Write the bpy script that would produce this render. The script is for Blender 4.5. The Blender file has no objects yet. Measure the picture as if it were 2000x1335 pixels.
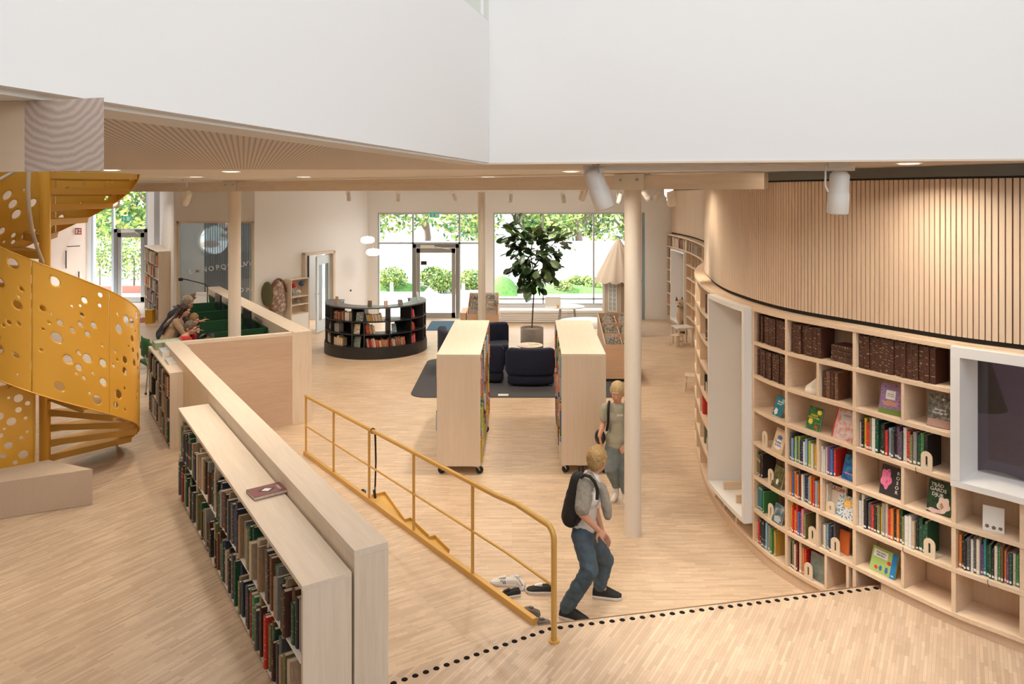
import bpy, bmesh, math, random
from mathutils import Vector, Matrix
rnd = random.Random(7)
PI = math.pi
SC = bpy.context.scene
COL = SC.collection
# ---------------------------------------------------------------- camera, world, exposure, large lights
F, CX, CY, EYE = 1440.0, 1000.0, 380.0, 3.5
cam_d = bpy.data.cameras.new('camera'); cam = bpy.data.objects.new('camera', cam_d); COL.objects.link(cam)
cam.location = (0, 0, EYE); cam.rotation_euler = (PI/2, 0, 0)
cam_d.sensor_width = 36; cam_d.lens = 36*F/2000; cam_d.clip_start = .05; cam_d.clip_end = 300
cam_d.shift_x = 0; cam_d.shift_y = -(667.5-CY)/2000
SC.camera = cam
SC.view_settings.view_transform = 'Standard'; SC.view_settings.look = 'None'
SC.view_settings.gamma = 1; SC.view_settings.exposure = 0.08; SC.view_settings.use_curve_mapping = False
w = bpy.data.worlds.new('sky'); SC.world = w; w.use_nodes = True
nt = w.node_tree; nt.nodes.clear()
bg = nt.nodes.new('ShaderNodeBackground'); ow = nt.nodes.new('ShaderNodeOutputWorld')
sk = nt.nodes.new('ShaderNodeTexSky'); sk.sky_type = 'HOSEK_WILKIE'; sk.turbidity = 4; sk.ground_albedo = .5
sk.sun_direction = (-.5, .35, .75)
mx = nt.nodes.new('ShaderNodeMixRGB'); mx.inputs[0].default_value = .45; mx.inputs[2].default_value = (1, 1, 1, 1)
nt.links.new(sk.outputs[0], mx.inputs[1]); nt.links.new(mx.outputs[0], bg.inputs[0])
bg.inputs[1].default_value = 10.0
nt.links.new(bg.outputs[0], ow.inputs[0])
SC.cycles.max_bounces = 9; SC.cycles.diffuse_bounces = 5; SC.cycles.glossy_bounces = 3
SC.cycles.transmission_bounces = 6; SC.cycles.transparent_max_bounces = 10
SC.cycles.sample_clamp_indirect = 6; SC.cycles.caustics_reflective = False; SC.cycles.caustics_refractive = False
def light(name, kind, loc, energy, color=(1, 1, 1), rot=(0, 0, 0), size=1, size_y=None, spot=None, blend=.5, shape=None):
    l = bpy.data.lights.new(name, kind); o = bpy.data.objects.new(name, l); COL.objects.link(o)
    o.location = loc; o.rotation_euler = rot; l.energy = energy; l.color = color
    if kind == 'AREA':
        l.size = size
        if size_y: l.shape = 'RECTANGLE'; l.size_y = size_y
        if shape: l.shape = shape
    if kind == 'SUN': l.angle = size
    if kind == 'SPOT': l.spot_size = spot; l.spot_blend = blend; l.shadow_soft_size = size
    return o
DAY = (.93, .97, 1.0); WARM = (1.0, .89, .73)
light('sun', 'SUN', (0, 30, 20), 20.0, (1, .97, .9), Vector((.78, -.22, -.58)).to_track_quat('-Z', 'Y').to_euler(), math.radians(2))
# added fill lights over the void and behind the camera, and portals for the far glazing
light('void_top_fill', 'AREA', (1.0, 1.2, 7.6), 150, DAY, (0, 0, 0), 5.5, 5.0)  # added fill hung below the closed roof; no rooflight is modelled
light('rear_fill', 'AREA', (0.5, -4.5, 5.6), 120, (1, .98, .96), (math.radians(78), 0, 0), 9, 3.0)  # added fill out of view; the rear wall has no glazing
for nm, lc, sx, sy in (('west_window_portal', (-11.6, 21.6, 2.0), 3.4, 3.2), ('garden_window_portal', (-.6, 20.75, 1.8), 7.4, 2.7)):
    po = light(nm, 'AREA', lc, 1, (1, 1, 1), (math.radians(-90), 0, 0), sx, sy); po.data.cycles.is_portal = True
light('parapet_blue_fill', 'AREA', (4.5, -2.0, 5.6), 120, (.78, .90, 1.0), (math.radians(80), 0, math.radians(65)), 3, 2)  # added fill aimed to tint the left parapet blue; no window here
light('stair_side_blue_fill', 'AREA', (-7.5, 5.0, 6.6), 200, (.80, .91, 1.0), (0, math.radians(-25), 0), 3.0, 3.0)  # added bluish fill above the stair side; no opening is modelled

# ---------------------------------------------------------------- helpers
def W(px, py, z):
    """floor-plan point (x, y) of the spot at height z seen along one sight line"""
    Y = (EYE-z)*F/(py-CY); return ((px-CX)/F*Y, Y)
def XY(px, Y): return (px-CX)/F*Y
def ZY(py, Y): return EYE-(py-CY)/F*Y

class MB:
    def __init__(s): s.v = []; s.f = []; s.m = []; s.sm = []
    def add(s, vs, fs, mi=0, smooth=False):
        n = len(s.v); s.v += [tuple(p) for p in vs]
        for q in fs: s.f.append(tuple(n+i for i in q)); s.m.append(mi); s.sm.append(smooth)
        return s
    def box(s, x0, x1, y0, y1, z0, z1, mi=0, M=None):
        vs = [Vector((x, y, z)) for z in (z0, z1) for x, y in ((x0, y0), (x1, y0), (x1, y1), (x0, y1))]
        if M is not None: vs = [M @ q for q in vs]
        return s.add(vs, [(3, 2, 1, 0), (4, 5, 6, 7), (0, 1, 5, 4), (1, 2, 6, 5), (2, 3, 7, 6), (3, 0, 4, 7)], mi)
    def prism(s, poly, z0, z1, mi=0, smooth=False):
        a = sum(poly[i][0]*poly[(i+1) % len(poly)][1]-poly[(i+1) % len(poly)][0]*poly[i][1] for i in range(len(poly)))
        if a < 0: poly = poly[::-1]
        n = len(poly)
        f0 = (lambda p: z0) if not callable(z0) else z0
        f1 = (lambda p: z1) if not callable(z1) else z1
        vs = [(p[0], p[1], f0(p)) for p in poly]+[(p[0], p[1], f1(p)) for p in poly]
        s.add(vs, [tuple(range(n-1, -1, -1)), tuple(range(n, 2*n))], mi)
        k = len(s.v)-2*n
        for i in range(n):
            j = (i+1) % n; s.f.append((k+i, k+j, k+n+j, k+n+i)); s.m.append(mi); s.sm.append(smooth)
        return s
    def bar(s, a, b, w, z0, z1, mi=0, side=0):
        """wall-like bar from a to b (plan), width w; side 0 centred, 1 left of a>b, -1 right"""
        d = Vector((b[0]-a[0], b[1]-a[1])).normalized(); n = Vector((-d.y, d.x))
        o0, o1 = {0: (-w/2, w/2), 1: (0, w), -1: (-w, 0)}[side]
        P = [(a[0]+n.x*o0, a[1]+n.y*o0), (b[0]+n.x*o0, b[1]+n.y*o0), (b[0]+n.x*o1, b[1]+n.y*o1), (a[0]+n.x*o1, a[1]+n.y*o1)]
        return s.prism(P, z0, z1, mi)
    def tube(s, path, r, seg=10, mi=0, cap=True, closed=False):
        pts = [Vector(p) for p in path]; n = len(pts)
        rs = r if isinstance(r, (list, tuple)) else [r]*n
        vs = []; up = None
        for i, p in enumerate(pts):
            if closed: t = pts[(i+1) % n]-pts[i-1]
            else: t = pts[min(i+1, n-1)]-pts[max(i-1, 0)]
            t.normalize()
            if up is None: up = Vector((0, 0, 1)) if abs(t.z) < .9 else Vector((1, 0, 0))
            a = t.cross(up)
            if a.length < 1e-5: a = t.cross(Vector((1, 0, 0)))
            a.normalize(); b = a.cross(t); up = b.copy()
            for k in range(seg):
                th = 2*PI*k/seg; vs.append(p+(a*math.cos(th)+b*math.sin(th))*rs[i])
        fs = []
        for i in range(n if closed else n-1):
            j = (i+1) % n
            for k in range(seg): fs.append((i*seg+k, j*seg+k, j*seg+(k+1) % seg, i*seg+(k+1) % seg))
        s.add(vs, fs, mi, True)
        if cap and not closed: s.add(vs[:seg], [tuple(range(seg))], mi); s.add(vs[-seg:], [tuple(range(seg-1, -1, -1))], mi)
        return s
    def cyl(s, p0, p1, r, seg=16, mi=0): return s.tube([p0, p1], r, seg, mi)
    def lathe(s, prof, c=(0, 0, 0), seg=32, mi=0, smooth=True, a0=0, a1=2*PI):
        full = abs(a1-a0-2*PI) < 1e-6; n = seg if full else seg+1; vs = []
        for r, z in prof:
            for k in range(n):
                t = a0+(a1-a0)*k/seg; vs.append((c[0]+r*math.cos(t), c[1]+r*math.sin(t), c[2]+z))
        fs = []
        for i in range(len(prof)-1):
            for k in range(seg if full else seg):
                k2 = (k+1) % n if full else k+1
                fs.append((i*n+k, i*n+k2, (i+1)*n+k2, (i+1)*n+k))
        return s.add(vs, fs, mi, smooth)
    def sphere(s, c, r, mi=0, seg=16, rings=10, M=None):
        rx, ry, rz = r if isinstance(r, (tuple, list)) else (r, r, r); vs = []; fs = []
        for i in range(rings+1):
            ph = PI*i/rings
            for k in range(seg):
                t = 2*PI*k/seg; q = Vector((rx*math.sin(ph)*math.cos(t), ry*math.sin(ph)*math.sin(t), rz*math.cos(ph)))
                if M is not None: q = M @ q
                vs.append(q+Vector(c))
        for i in range(rings):
            for k in range(seg): fs.append((i*seg+k, (i+1)*seg+k, (i+1)*seg+(k+1) % seg, i*seg+(k+1) % seg))
        return s.add(vs, fs, mi, True)
    def grid(s, rows, mi=0, smooth=True, closed=False):
        n = len(rows[0]); vs = [p for r in rows for p in r]; fs = []
        for i in range(len(rows)-1):
            for k in range(n if closed else n-1): fs.append((i*n+k, i*n+(k+1) % n, (i+1)*n+(k+1) % n, (i+1)*n+k))
        return s.add(vs, fs, mi, smooth)
    def build(s, name, mats, parent=None, bevel=0, kind=None, merge=False):
        off = Vector((0, 0, 0))
        if parent is not None and not s.__dict__.get('local'):
            p = parent
            while p is not None: off += p.location; p = p.parent
        me = bpy.data.meshes.new(name)
        me.from_pydata([Vector(q)-off for q in s.v], [], s.f)
        for m in (mats if isinstance(mats, (list, tuple)) else [mats]): me.materials.append(m)
        for i, p in enumerate(me.polygons): p.material_index = s.m[i]; p.use_smooth = s.sm[i]
        if merge:
            bm = bmesh.new(); bm.from_mesh(me); bmesh.ops.remove_doubles(bm, verts=bm.verts, dist=1e-5); bm.to_mesh(me); bm.free()
        me.validate(); me.update()
        o = bpy.data.objects.new(name, me); COL.objects.link(o)
        if parent is not None: o.parent = parent
        if kind: o['kind'] = kind
        if bevel:
            b = o.modifiers.new('bevel', 'BEVEL'); b.width = bevel; b.segments = 2; b.limit_method = 'ANGLE'; b.angle_limit = math.radians(40)
        return o
def LMB():
    m = MB(); m.local = True; return m
def thing(name, label, cat, loc=(0, 0, 0), rz=0, group=None):
    o = bpy.data.objects.new(name, None); COL.objects.link(o); o.empty_display_size = .1
    o.location = loc; o.rotation_euler = (0, 0, rz); return tag(o, label, cat, group)
def tag(o, label, cat, group=None):
    o['label'] = label; o['category'] = cat
    if group: o['group'] = group
    return o
def struct(o): o['kind'] = 'structure'; return o
def recenter(o):
    """put a top-level mesh's origin at the foot of its own bounding box"""
    me = o.data; xs = [v.co for v in me.vertices]
    c = Vector((sum(v.x for v in xs)/len(xs), sum(v.y for v in xs)/len(xs), min(v.z for v in xs)))
    me.transform(Matrix.Translation(-c)); o.location = o.location+c; return o
def dup_tree(o, parent=None):
    kids = list(o.children); c = o.copy(); COL.objects.link(c); c.parent = parent
    for k in kids: dup_tree(k, c)
    return c

# ---------------------------------------------------------------- materials
_mc = {}
def mat(name, color, rough=.6, metal=0, noise=0, nscale=8, stretch=(1, 1, 1), bump=0, emit=None, estr=0, alpha=None, trans=0, spec=.5, col2=None, sheen=0):
    if name in _mc: return _mc[name]
    m = bpy.data.materials.new(name); m.use_nodes = True; n = m.node_tree; b = n.nodes['Principled BSDF']
    b.inputs['Base Color'].default_value = (*color, 1); b.inputs['Roughness'].default_value = rough
    b.inputs['Metallic'].default_value = metal; b.inputs['Specular IOR Level'].default_value = spec
    if sheen: b.inputs['Sheen Weight'].default_value = sheen
    if trans: b.inputs['Transmission Weight'].default_value = trans
    if emit: b.inputs['Emission Color'].default_value = (*emit, 1); b.inputs['Emission Strength'].default_value = estr
    if noise or bump:
        tc = n.nodes.new('ShaderNodeTexCoord'); mp = n.nodes.new('ShaderNodeMapping'); mp.inputs['Scale'].default_value = stretch
        nz = n.nodes.new('ShaderNodeTexNoise'); nz.inputs['Scale'].default_value = nscale; nz.inputs['Detail'].default_value = 5
        n.links.new(tc.outputs['Object'], mp.inputs[0]); n.links.new(mp.outputs[0], nz.inputs['Vector'])
        if noise:
            mr = n.nodes.new('ShaderNodeMapRange'); mr.inputs[1].default_value = .3; mr.inputs[2].default_value = .7
            n.links.new(nz.outputs[0], mr.inputs[0])
            mixn = n.nodes.new('ShaderNodeMixRGB')
            c2 = col2 or tuple(max(0, c*(1-noise)) for c in color)
            mixn.inputs[1].default_value = (*color, 1); mixn.inputs[2].default_value = (*c2, 1)
            n.links.new(mr.outputs[0], mixn.inputs[0]); n.links.new(mixn.outputs[0], b.inputs['Base Color'])
        if bump:
            bp = n.nodes.new('ShaderNodeBump'); bp.inputs['Strength'].default_value = bump; bp.inputs['Distance'].default_value = .01
            n.links.new(nz.outputs[0], bp.inputs['Height']); n.links.new(bp.outputs[0], b.inputs['Normal'])
    _mc[name] = m; return m
def wood(name, c1, c2, axis='z', scale=14, rough=.45, rot=0):
    """light timber with long soft grain along one axis"""
    if name in _mc: return _mc[name]
    m = mat(name, c1, rough); n = m.node_tree; b = n.nodes['Principled BSDF']
    tc = n.nodes.new('ShaderNodeTexCoord'); mp = n.nodes.new('ShaderNodeMapping'); mp.inputs['Rotation'].default_value = (0, 0, rot)
    mp2 = n.nodes.new('ShaderNodeMapping')
    mp2.inputs['Scale'].default_value = {'x': (.06, 1, 1), 'y': (1, .06, 1), 'z': (1, 1, .06)}[axis]
    nz = n.nodes.new('ShaderNodeTexNoise'); nz.inputs['Scale'].default_value = scale*3; nz.inputs['Detail'].default_value = 6; nz.inputs['Distortion'].default_value = .6
    n2 = n.nodes.new('ShaderNodeTexNoise'); n2.inputs['Scale'].default_value = scale*.25; n2.inputs['Detail'].default_value = 2
    n.links.new(tc.outputs['Object'], mp.inputs[0]); n.links.new(mp.outputs[0], mp2.inputs[0])
    n.links.new(mp2.outputs[0], nz.inputs['Vector']); n.links.new(mp2.outputs[0], n2.inputs['Vector'])
    ad = n.nodes.new('ShaderNodeMath'); ad.operation = 'ADD'; n.links.new(nz.outputs[0], ad.inputs[0]); n.links.new(n2.outputs[0], ad.inputs[1])
    mr = n.nodes.new('ShaderNodeMapRange'); mr.inputs[1].default_value = .75; mr.inputs[2].default_value = 1.3
    n.links.new(ad.outputs[0], mr.inputs[0]); mxn = n.nodes.new('ShaderNodeMixRGB')
    mxn.inputs[1].default_value = (*c1, 1); mxn.inputs[2].default_value = (*c2, 1)
    n.links.new(mr.outputs[0], mxn.inputs[0]); n.links.new(mxn.outputs[0], b.inputs['Base Color'])
    return m
def parquet(name, ang, c1, c2, rough=.38):
    m = mat(name, c1, rough); n = m.node_tree; b = n.nodes['Principled BSDF']
    tc = n.nodes.new('ShaderNodeTexCoord'); mp = n.nodes.new('ShaderNodeMapping'); mp.inputs['Rotation'].default_value = (0, 0, -ang)
    n.links.new(tc.outputs['Object'], mp.inputs[0])
    def brick(wd, ht, ca, cb, off, mort):
        br = n.nodes.new('ShaderNodeTexBrick'); br.inputs['Scale'].default_value = 1; br.inputs['Brick Width'].default_value = wd
        br.inputs['Row Height'].default_value = ht; br.inputs['Mortar Size'].default_value = mort; br.inputs['Mortar Smooth'].default_value = .5
        br.offset = off; br.offset_frequency = 3; br.squash = .8; br.squash_frequency = 2
        br.inputs['Color1'].default_value = (*ca, 1); br.inputs['Color2'].default_value = (*cb, 1)
        br.inputs['Mortar'].default_value = (ca[0]*.55, ca[1]*.5, ca[2]*.45, 1)
        n.links.new(mp.outputs[0], br.inputs['Vector']); return br
    a = brick(.31, .023, c1, c2, .37, .0009); d = brick(.173, .046, (1, 1, 1), (.90, .88, .86), .61, 0)
    nz = n.nodes.new('ShaderNodeTexNoise'); nz.inputs['Scale'].default_value = 1.2; nz.inputs['Detail'].default_value = 3
    n.links.new(mp.outputs[0], nz.inputs['Vector'])
    mu = n.nodes.new('ShaderNodeMixRGB'); mu.blend_type = 'MULTIPLY'; mu.inputs[0].default_value = 1
    n.links.new(a.outputs[0], mu.inputs[1]); n.links.new(d.outputs[0], mu.inputs[2])
    mr = n.nodes.new('ShaderNodeMapRange'); mr.inputs[1].default_value = .3; mr.inputs[2].default_value = .7; mr.inputs[3].default_value = .93; mr.inputs[4].default_value = 1.05
    n.links.new(nz.outputs[0], mr.inputs[0]); mv = n.nodes.new('ShaderNodeVectorMath'); mv.operation = 'SCALE'
    n.links.new(mu.outputs[0], mv.inputs[0]); n.links.new(mr.outputs[0], mv.inputs['Scale']); n.links.new(mv.outputs[0], b.inputs['Base Color'])
    return m
WALLC = (.84, .83, .82)
M_white = mat('white_paint', WALLC, .85)
M_wall2 = mat('white_plaster', (.86, .855, .85), .9)
M_ceil = mat('pale_ceiling', (.80, .77, .73), .8)
M_ash = wood('ash_veneer', (.77, .67, .55), (.67, .56, .44), 'z')
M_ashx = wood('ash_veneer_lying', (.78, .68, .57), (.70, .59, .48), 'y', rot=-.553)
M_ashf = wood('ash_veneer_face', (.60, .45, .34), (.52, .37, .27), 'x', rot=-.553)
M_shelf = wood('shelf_plywood', (.80, .62, .45), (.72, .54, .375), 'x')
M_shelfb = wood('shelf_back_board', (.70, .53, .38), (.63, .46, .33), 'z')
M_glulam = wood('glulam_pine', (.86, .76, .65), (.77, .65, .53), 'x', scale=9, rot=.498)
M_endg = wood('glulam_end_grain', (.60, .47, .40), (.50, .37, .30), 'x', scale=6)
M_par0 = parquet('parquet_lower', 0, (.74, .565, .40), (.58, .43, .295))
M_par1 = parquet('parquet_upper', math.radians(58.5), (.67, .52, .385), (.50, .375, .27))
M_par2 = parquet('parquet_ramp', math.radians(31.7), (.72, .56, .41), (.57, .43, .30))
M_gold = mat('golden_lacquer', (.84, .46, .065), .30, .25, spec=.6)
M_gold2 = mat('golden_rail_lacquer', (.62, .37, .10), .4, .3)
M_black = mat('black_rubber', (.012, .011, .011), .6)
M_dark = mat('dark_gap', (.02, .018, .016), .9)
M_col = mat('cream_column_paint', (.80, .73, .64), .5)
M_frame = mat('grey_aluminium_frame', (.30, .31, .31), .4, .4)
M_frame2 = mat('pale_window_frame', (.55, .60, .62), .4, .2)
M_lamp = mat('lamp_diffuser', (1, .9, .75), .5, emit=(1, .86, .66), estr=6)
M_spot = mat('spotlight_housing', (.82, .79, .75), .4)
M_greymetal = mat('grey_metal', (.4, .4, .41), .3, .8)
def glassmat(name, tint=(1, 1, 1), refl=.08):
    if name in _mc: return _mc[name]
    m = bpy.data.materials.new(name); m.use_nodes = True; n = m.node_tree; n.nodes.clear()
    o = n.nodes.new('ShaderNodeOutputMaterial'); t = n.nodes.new('ShaderNodeBsdfTransparent'); g = n.nodes.new('ShaderNodeBsdfGlossy'); mx = n.nodes.new('ShaderNodeMixShader')
    t.inputs[0].default_value = (*tint, 1); g.inputs['Roughness'].default_value = .02; mx.inputs[0].default_value = refl
    n.links.new(t.outputs[0], mx.inputs[1]); n.links.new(g.outputs[0], mx.inputs[2]); n.links.new(mx.outputs[0], o.inputs[0])
    _mc[name] = m; return m
M_glass = glassmat('clear_glass')
# ================================================================ THE SETTING
UP = .35
DR = Vector((-.547, .837)).normalized()      # direction of the ramp, seen from its top
NR = Vector((DR.y, -DR.x))                    # across the ramp, to the right
def V2(a, t, n=0): return (a[0]+DR.x*t+NR.x*n, a[1]+DR.y*t+NR.y*n)
WL0 = (-.93, 4.35)                            # near left corner of the long ramp wall
LONG = 7.35
RK0 = (.169, 5.40)                            # near end of the rail kerb
dotL = (-.83, 4.73); dotM = (.26, 5.375); dotR = (2.97, 5.93)
wall_near_r = V2(WL0, 0, .216)
# lower floor
m = MB(); m.prism([(-11, 3), (9, 3), (9, 22), (-11, 22)], -.12, 0)
# keep the upper slab separate: its top hides the rest
struct(m.build('floor', M_par0))
edgeL = (dotL[0]-.02, dotL[1]+.02); eM = (.15, 5.385); eR = (4.0, 6.17)
up_poly = [(-16, -6), (7, -6), (7, 6.8), eR, eM, V2(WL0, .35, .2), V2(WL0, LONG, .1)]
third0 = (-3.33, 11.24)
up_poly += [(-3.4, 11.3), V2((-3.2, 11.35), 6.6, 0), (-6.3, 17.4), (-7.9, 17.4), (-16, 22), ]
m = MB(); m.prism(up_poly, .004, UP)
struct(m.build('floor', M_par1))
# ramp between the long wall and the rail
ra = V2(WL0, .35, .2); rb = (RK0[0]+.0, RK0[1]); rl = 5.5
m = MB()
a0, a1 = V2(ra, 0, -.02), (rb[0]+.02, rb[1]); b0, b1 = V2(ra, rl, -.02), V2((rb[0]+.02, rb[1]), rl-.1, 0)
m.add([(a0[0], a0[1], UP), (a1[0], a1[1], UP), (b1[0], b1[1], .006), (b0[0], b0[1], .006), (a0[0], a0[1], 0), (a1[0], a1[1], 0), (b1[0], b1[1], 0), (b0[0], b0[1], 0)],
      [(0, 1, 2, 3), (1, 5, 6, 2), (0, 3, 7, 4), (4, 7, 6, 5), (2, 6, 7, 3), (0, 4, 5, 1)])
struct(m.build('floor', M_par2))
# step nosing along the edge of the upper floor
m = MB(); m.bar((.19, 5.395), (2.86, 5.938), .012, UP-.012, UP+.002); struct(m.build('trim_1', mat('nosing_brown', (.19, .12, .07), .5)))
# long ramp wall, desk wall (across) and desk wall (along) with veneered caps
ZT = 1.40
def half_wall(name, a, b, w, side, z0, face, capw=0):
    m = MB(); m.bar(a, b, w, z0, ZT-.045, 0, side); o = struct(m.build(name, face))
    m = MB(); m.bar(a, b, w, ZT-.045, ZT, 0, side); m.build('wall_cap', M_ashx, o, bevel=.002)
    return o
half_wall('wall_ramp', WL0, V2(WL0, LONG+.02), .216, -1, .0, M_ash)
crossA = V2(WL0, LONG-.12, .216); crossB = (-3.33, 11.24)
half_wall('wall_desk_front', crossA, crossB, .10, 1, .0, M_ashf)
T0 = (-3.345, 11.23); T1 = V2(T0, 6.6)
half_wall('wall_desk_side', T0, T1, .30, -1, .0, M_ash)

# columns and long beam
C1 = (1.245, 7.60); C2 = (-4.29, 11.4); C3 = (-.69, 16.8)
bd = (Vector(C2)-Vector(C1)).normalized(); b0p = Vector(C1)-bd*1.35; b1p = Vector(C2)+bd*6.0
o = thing('ceiling_beam', 'long knotty glued pine beam under the ceiling carried by the cream columns', 'beam', (C1[0], C1[1], 3.55))
m = MB(); m.bar(b0p, b1p, .14, 3.552, 3.70); m.build('beam_timber', M_glulam, o)
def column(c, r, label, plate, z0=0, pz=0):
    t = thing('column', label, 'column', (c[0], c[1], z0))
    m = MB(); m.cyl((c[0], c[1], z0), (c[0], c[1], 3.56), r, 32); m.build('shaft', M_col, t)
    if plate:
        m = MB(); n = Vector((-bd.y, bd.x))
        for s in (-1, 1):
            a = Vector(c)+n*s*.085-bd*.165; b = Vector(c)+n*s*.085+bd*.165
            m.bar(a, b, .014, 3.55, 3.713)
        p = m.build('bracket_plate', mat('cream_plate', (.80, .74, .66), .5), t, bevel=.002)
        m = MB()
        for q in (-.09, .09):
            e = Vector(c)+bd*q
            m.cyl((e.x-n.x*.094, e.y-n.y*.094, 3.65), (e.x-n.x*.103, e.y-n.y*.103, 3.65), .012, 10)
            m.cyl((e.x+n.x*.094, e.y+n.y*.094, 3.65), (e.x+n.x*.103, e.y+n.y*.103, 3.65), .012, 10)
        m.build('bolt', M_greymetal, p)
    return t
column(C1, .087, 'cream round column in front of the boy with the grey-green shirt', True)
column(C2, .094, 'cream round column rising out of the green-screened study desks', True, UP)
column(C3, .085, 'cream round column beside the garden door and behind the rolling bookcases', False)

# outer walls
FY = 20.7
LW = lambda t: (-4.02-.5286*t, 20.7-.8489*t)     # left plaster wall, runs parallel to the ramp wall
M_wf = M_wall2
def wall_with_holes(name, a, b, z0, z1, holes, th, matl):
    """upright wall from a to b; holes = [(t0, t1, z0, z1)] in metres along it; thickness to the left of a>b"""
    a = Vector(a); b = Vector(b); d = (b-a); L = d.length; d.normalize(); n = Vector((-d.y, d.x))
    ts = sorted({0, L, *[h[0] for h in holes], *[h[1] for h in holes]}); m = MB()
    for i in range(len(ts)-1):
        t0, t1 = ts[i], ts[i+1]; cuts = sorted([(h[2], h[3]) for h in holes if h[0] <= t0+1e-6 and h[1] >= t1-1e-6])
        z = z0
        for c0, c1 in cuts+[(z1, z1)]:
            if c0 > z+1e-6:
                P = [a+d*t0, a+d*t1, a+d*t1+n*th, a+d*t0+n*th]; m.prism([(p.x, p.y) for p in P], z, c0)
            z = max(z, c1)
    return struct(m.build(name, matl))
# far wall: window strip with a door, large garden window, narrow slot at the right
ax = -4.05
A0, A1 = XY(737, FY), XY(937, FY); B0, B1 = XY(963, FY), XY(1224, FY); S0, S1 = XY(1255, FY), XY(1259, FY)
wall_with_holes('wall_far', (ax, FY), (5.4, FY), 0, 3.75, [(A0-ax, A1-ax, 0.02, 3.0), (B0-ax, B1-ax, .40, 3.0)], .35, M_wf)
wl0, wl1 = LW(0), LW(3.887)
D0, D1 = 1.72, 2.62                            # doorway in the left wall
wall_with_holes('wall_left', wl0, wl1, 0, 3.75, [(1.46, 2.38, 0.0, 1.97)], -.20, M_wf)
# glazed wall of the silent room
GY = 17.4; gx1 = wl1[0]; gx0 = XY(345, GY)
wall_with_holes('wall_glazed_room', (gx0-.05, GY), (gx1, GY), UP, 3.75, [(.05, .05+(gx1-gx0)-.02, UP, 2.87)], .14, M_wf)
# far left: window wall with a door
FLY = 21.5
wall_with_holes('wall_far_left', (-16, FLY), (-10.3, FLY), 0, 3.75, [(16+XY(176, FLY), 16+XY(288, FLY), UP, 3.70)], .3, M_wf)
m = MB(); m.bar((-10.3, FLY), (gx0-.05, GY+.1), .12, UP, 3.75); struct(m.build('wall_room_side', M_wf))
m = MB(); m.prism([(-16, 8), (-15.9, 8), (-12.4, FLY), (-12.6, FLY)], UP, 3.72); struct(m.build('wall_left_cabinet', mat('cabinet_panel', (.80, .64, .53), .5)))
# right end wall and enclosing shell (outside the frame)
m = MB(); m.box(5.4, 5.5, 14.0, 21, 0, 3.75); struct(m.build('wall_right', M_wf))
m = MB(); m.box(7, 7.1, -6, 15, 0, 8); struct(m.build('wall_east', M_white))
m = MB(); m.box(-16.1, -16, -6, 22, 0, 8); struct(m.build('wall_west', M_white))
m = MB(); m.box(-16, 7, -6.1, -6, 0, 8); struct(m.build('wall_rear', M_white))
# ceiling slab at 3.72 with the stair opening, and void parapets
ZC = 3.72
PL0 = (-1.75, -1.3); PLm = (-1.05, 1.50); PC = (-.16, 5.10); PR = (3.6, 4.42); PR2 = (7, 3.8)
slat_edge = 6.35
CB = wood('ceiling_lath', (.62, .49, .39), (.55, .42, .33), 'x', scale=5)
def lath(name):
    mt = mat(name, (.64, .51, .41), .7); n = mt.node_tree; b = n.nodes['Principled BSDF']
    tc = n.nodes.new('ShaderNodeTexCoord'); mp = n.nodes.new('ShaderNodeMapping'); mp.inputs['Rotation'].default_value = (0, 0, math.radians(-20))
    wv = n.nodes.new('ShaderNodeTexWave'); wv.inputs['Scale'].default_value = 14; wv.inputs['Distortion'].default_value = 0; wv.wave_profile = 'SIN'
    r = n.nodes.new('ShaderNodeValToRGB'); r.color_ramp.elements[0].position = .25; r.color_ramp.elements[0].color = (.42, .35, .29, 1)
    r.color_ramp.elements[1].position = .42; r.color_ramp.elements[1].color = (.68, .59, .51, 1)
    n.links.new(tc.outputs['Object'], mp.inputs[0]); n.links.new(mp.outputs[0], wv.inputs[0]); n.links.new(wv.outputs[0], r.inputs[0]); n.links.new(r.outputs[0], b.inputs['Base Color'])
    return mt
M_lath = lath('ceiling_lath_slats')
STC = (-5.29, 8.35); STR = .958
# near soffit between the void and the first beam, left part notched around the stair
hole = [(STC[0]+1.12*math.cos(t), STC[1]+1.12*math.sin(t)) for t in [math.radians(a) for a in range(-90, 91, 15)]]
m = MB(); m.prism([PL0, PLm, PC, PR, PR2, (7, 6.45), (STC[0], 6.45), (STC[0], STC[1]-1.12)] [:6]+[(-4.0, 6.45), (-5.2, 7.1), (-16, 7.1), (-16, -1.3)], ZC, ZC+.25)
struct(m.build('ceiling', M_lath))
m = MB(); m.prism([(7, 6.45), (-4.0, 6.45), (-4.0, 9.6), (-16, 9.6), (-16, 22), (7, 22)], ZC+.0, ZC+.25); struct(m.build('ceiling', M_ceil))
m = MB(); m.prism([(-16, 7.1), (-6.5, 7.1), (-6.5, 9.6), (-16, 9.6)], ZC, ZC+.25); struct(m.build('ceiling', M_ceil))
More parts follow.
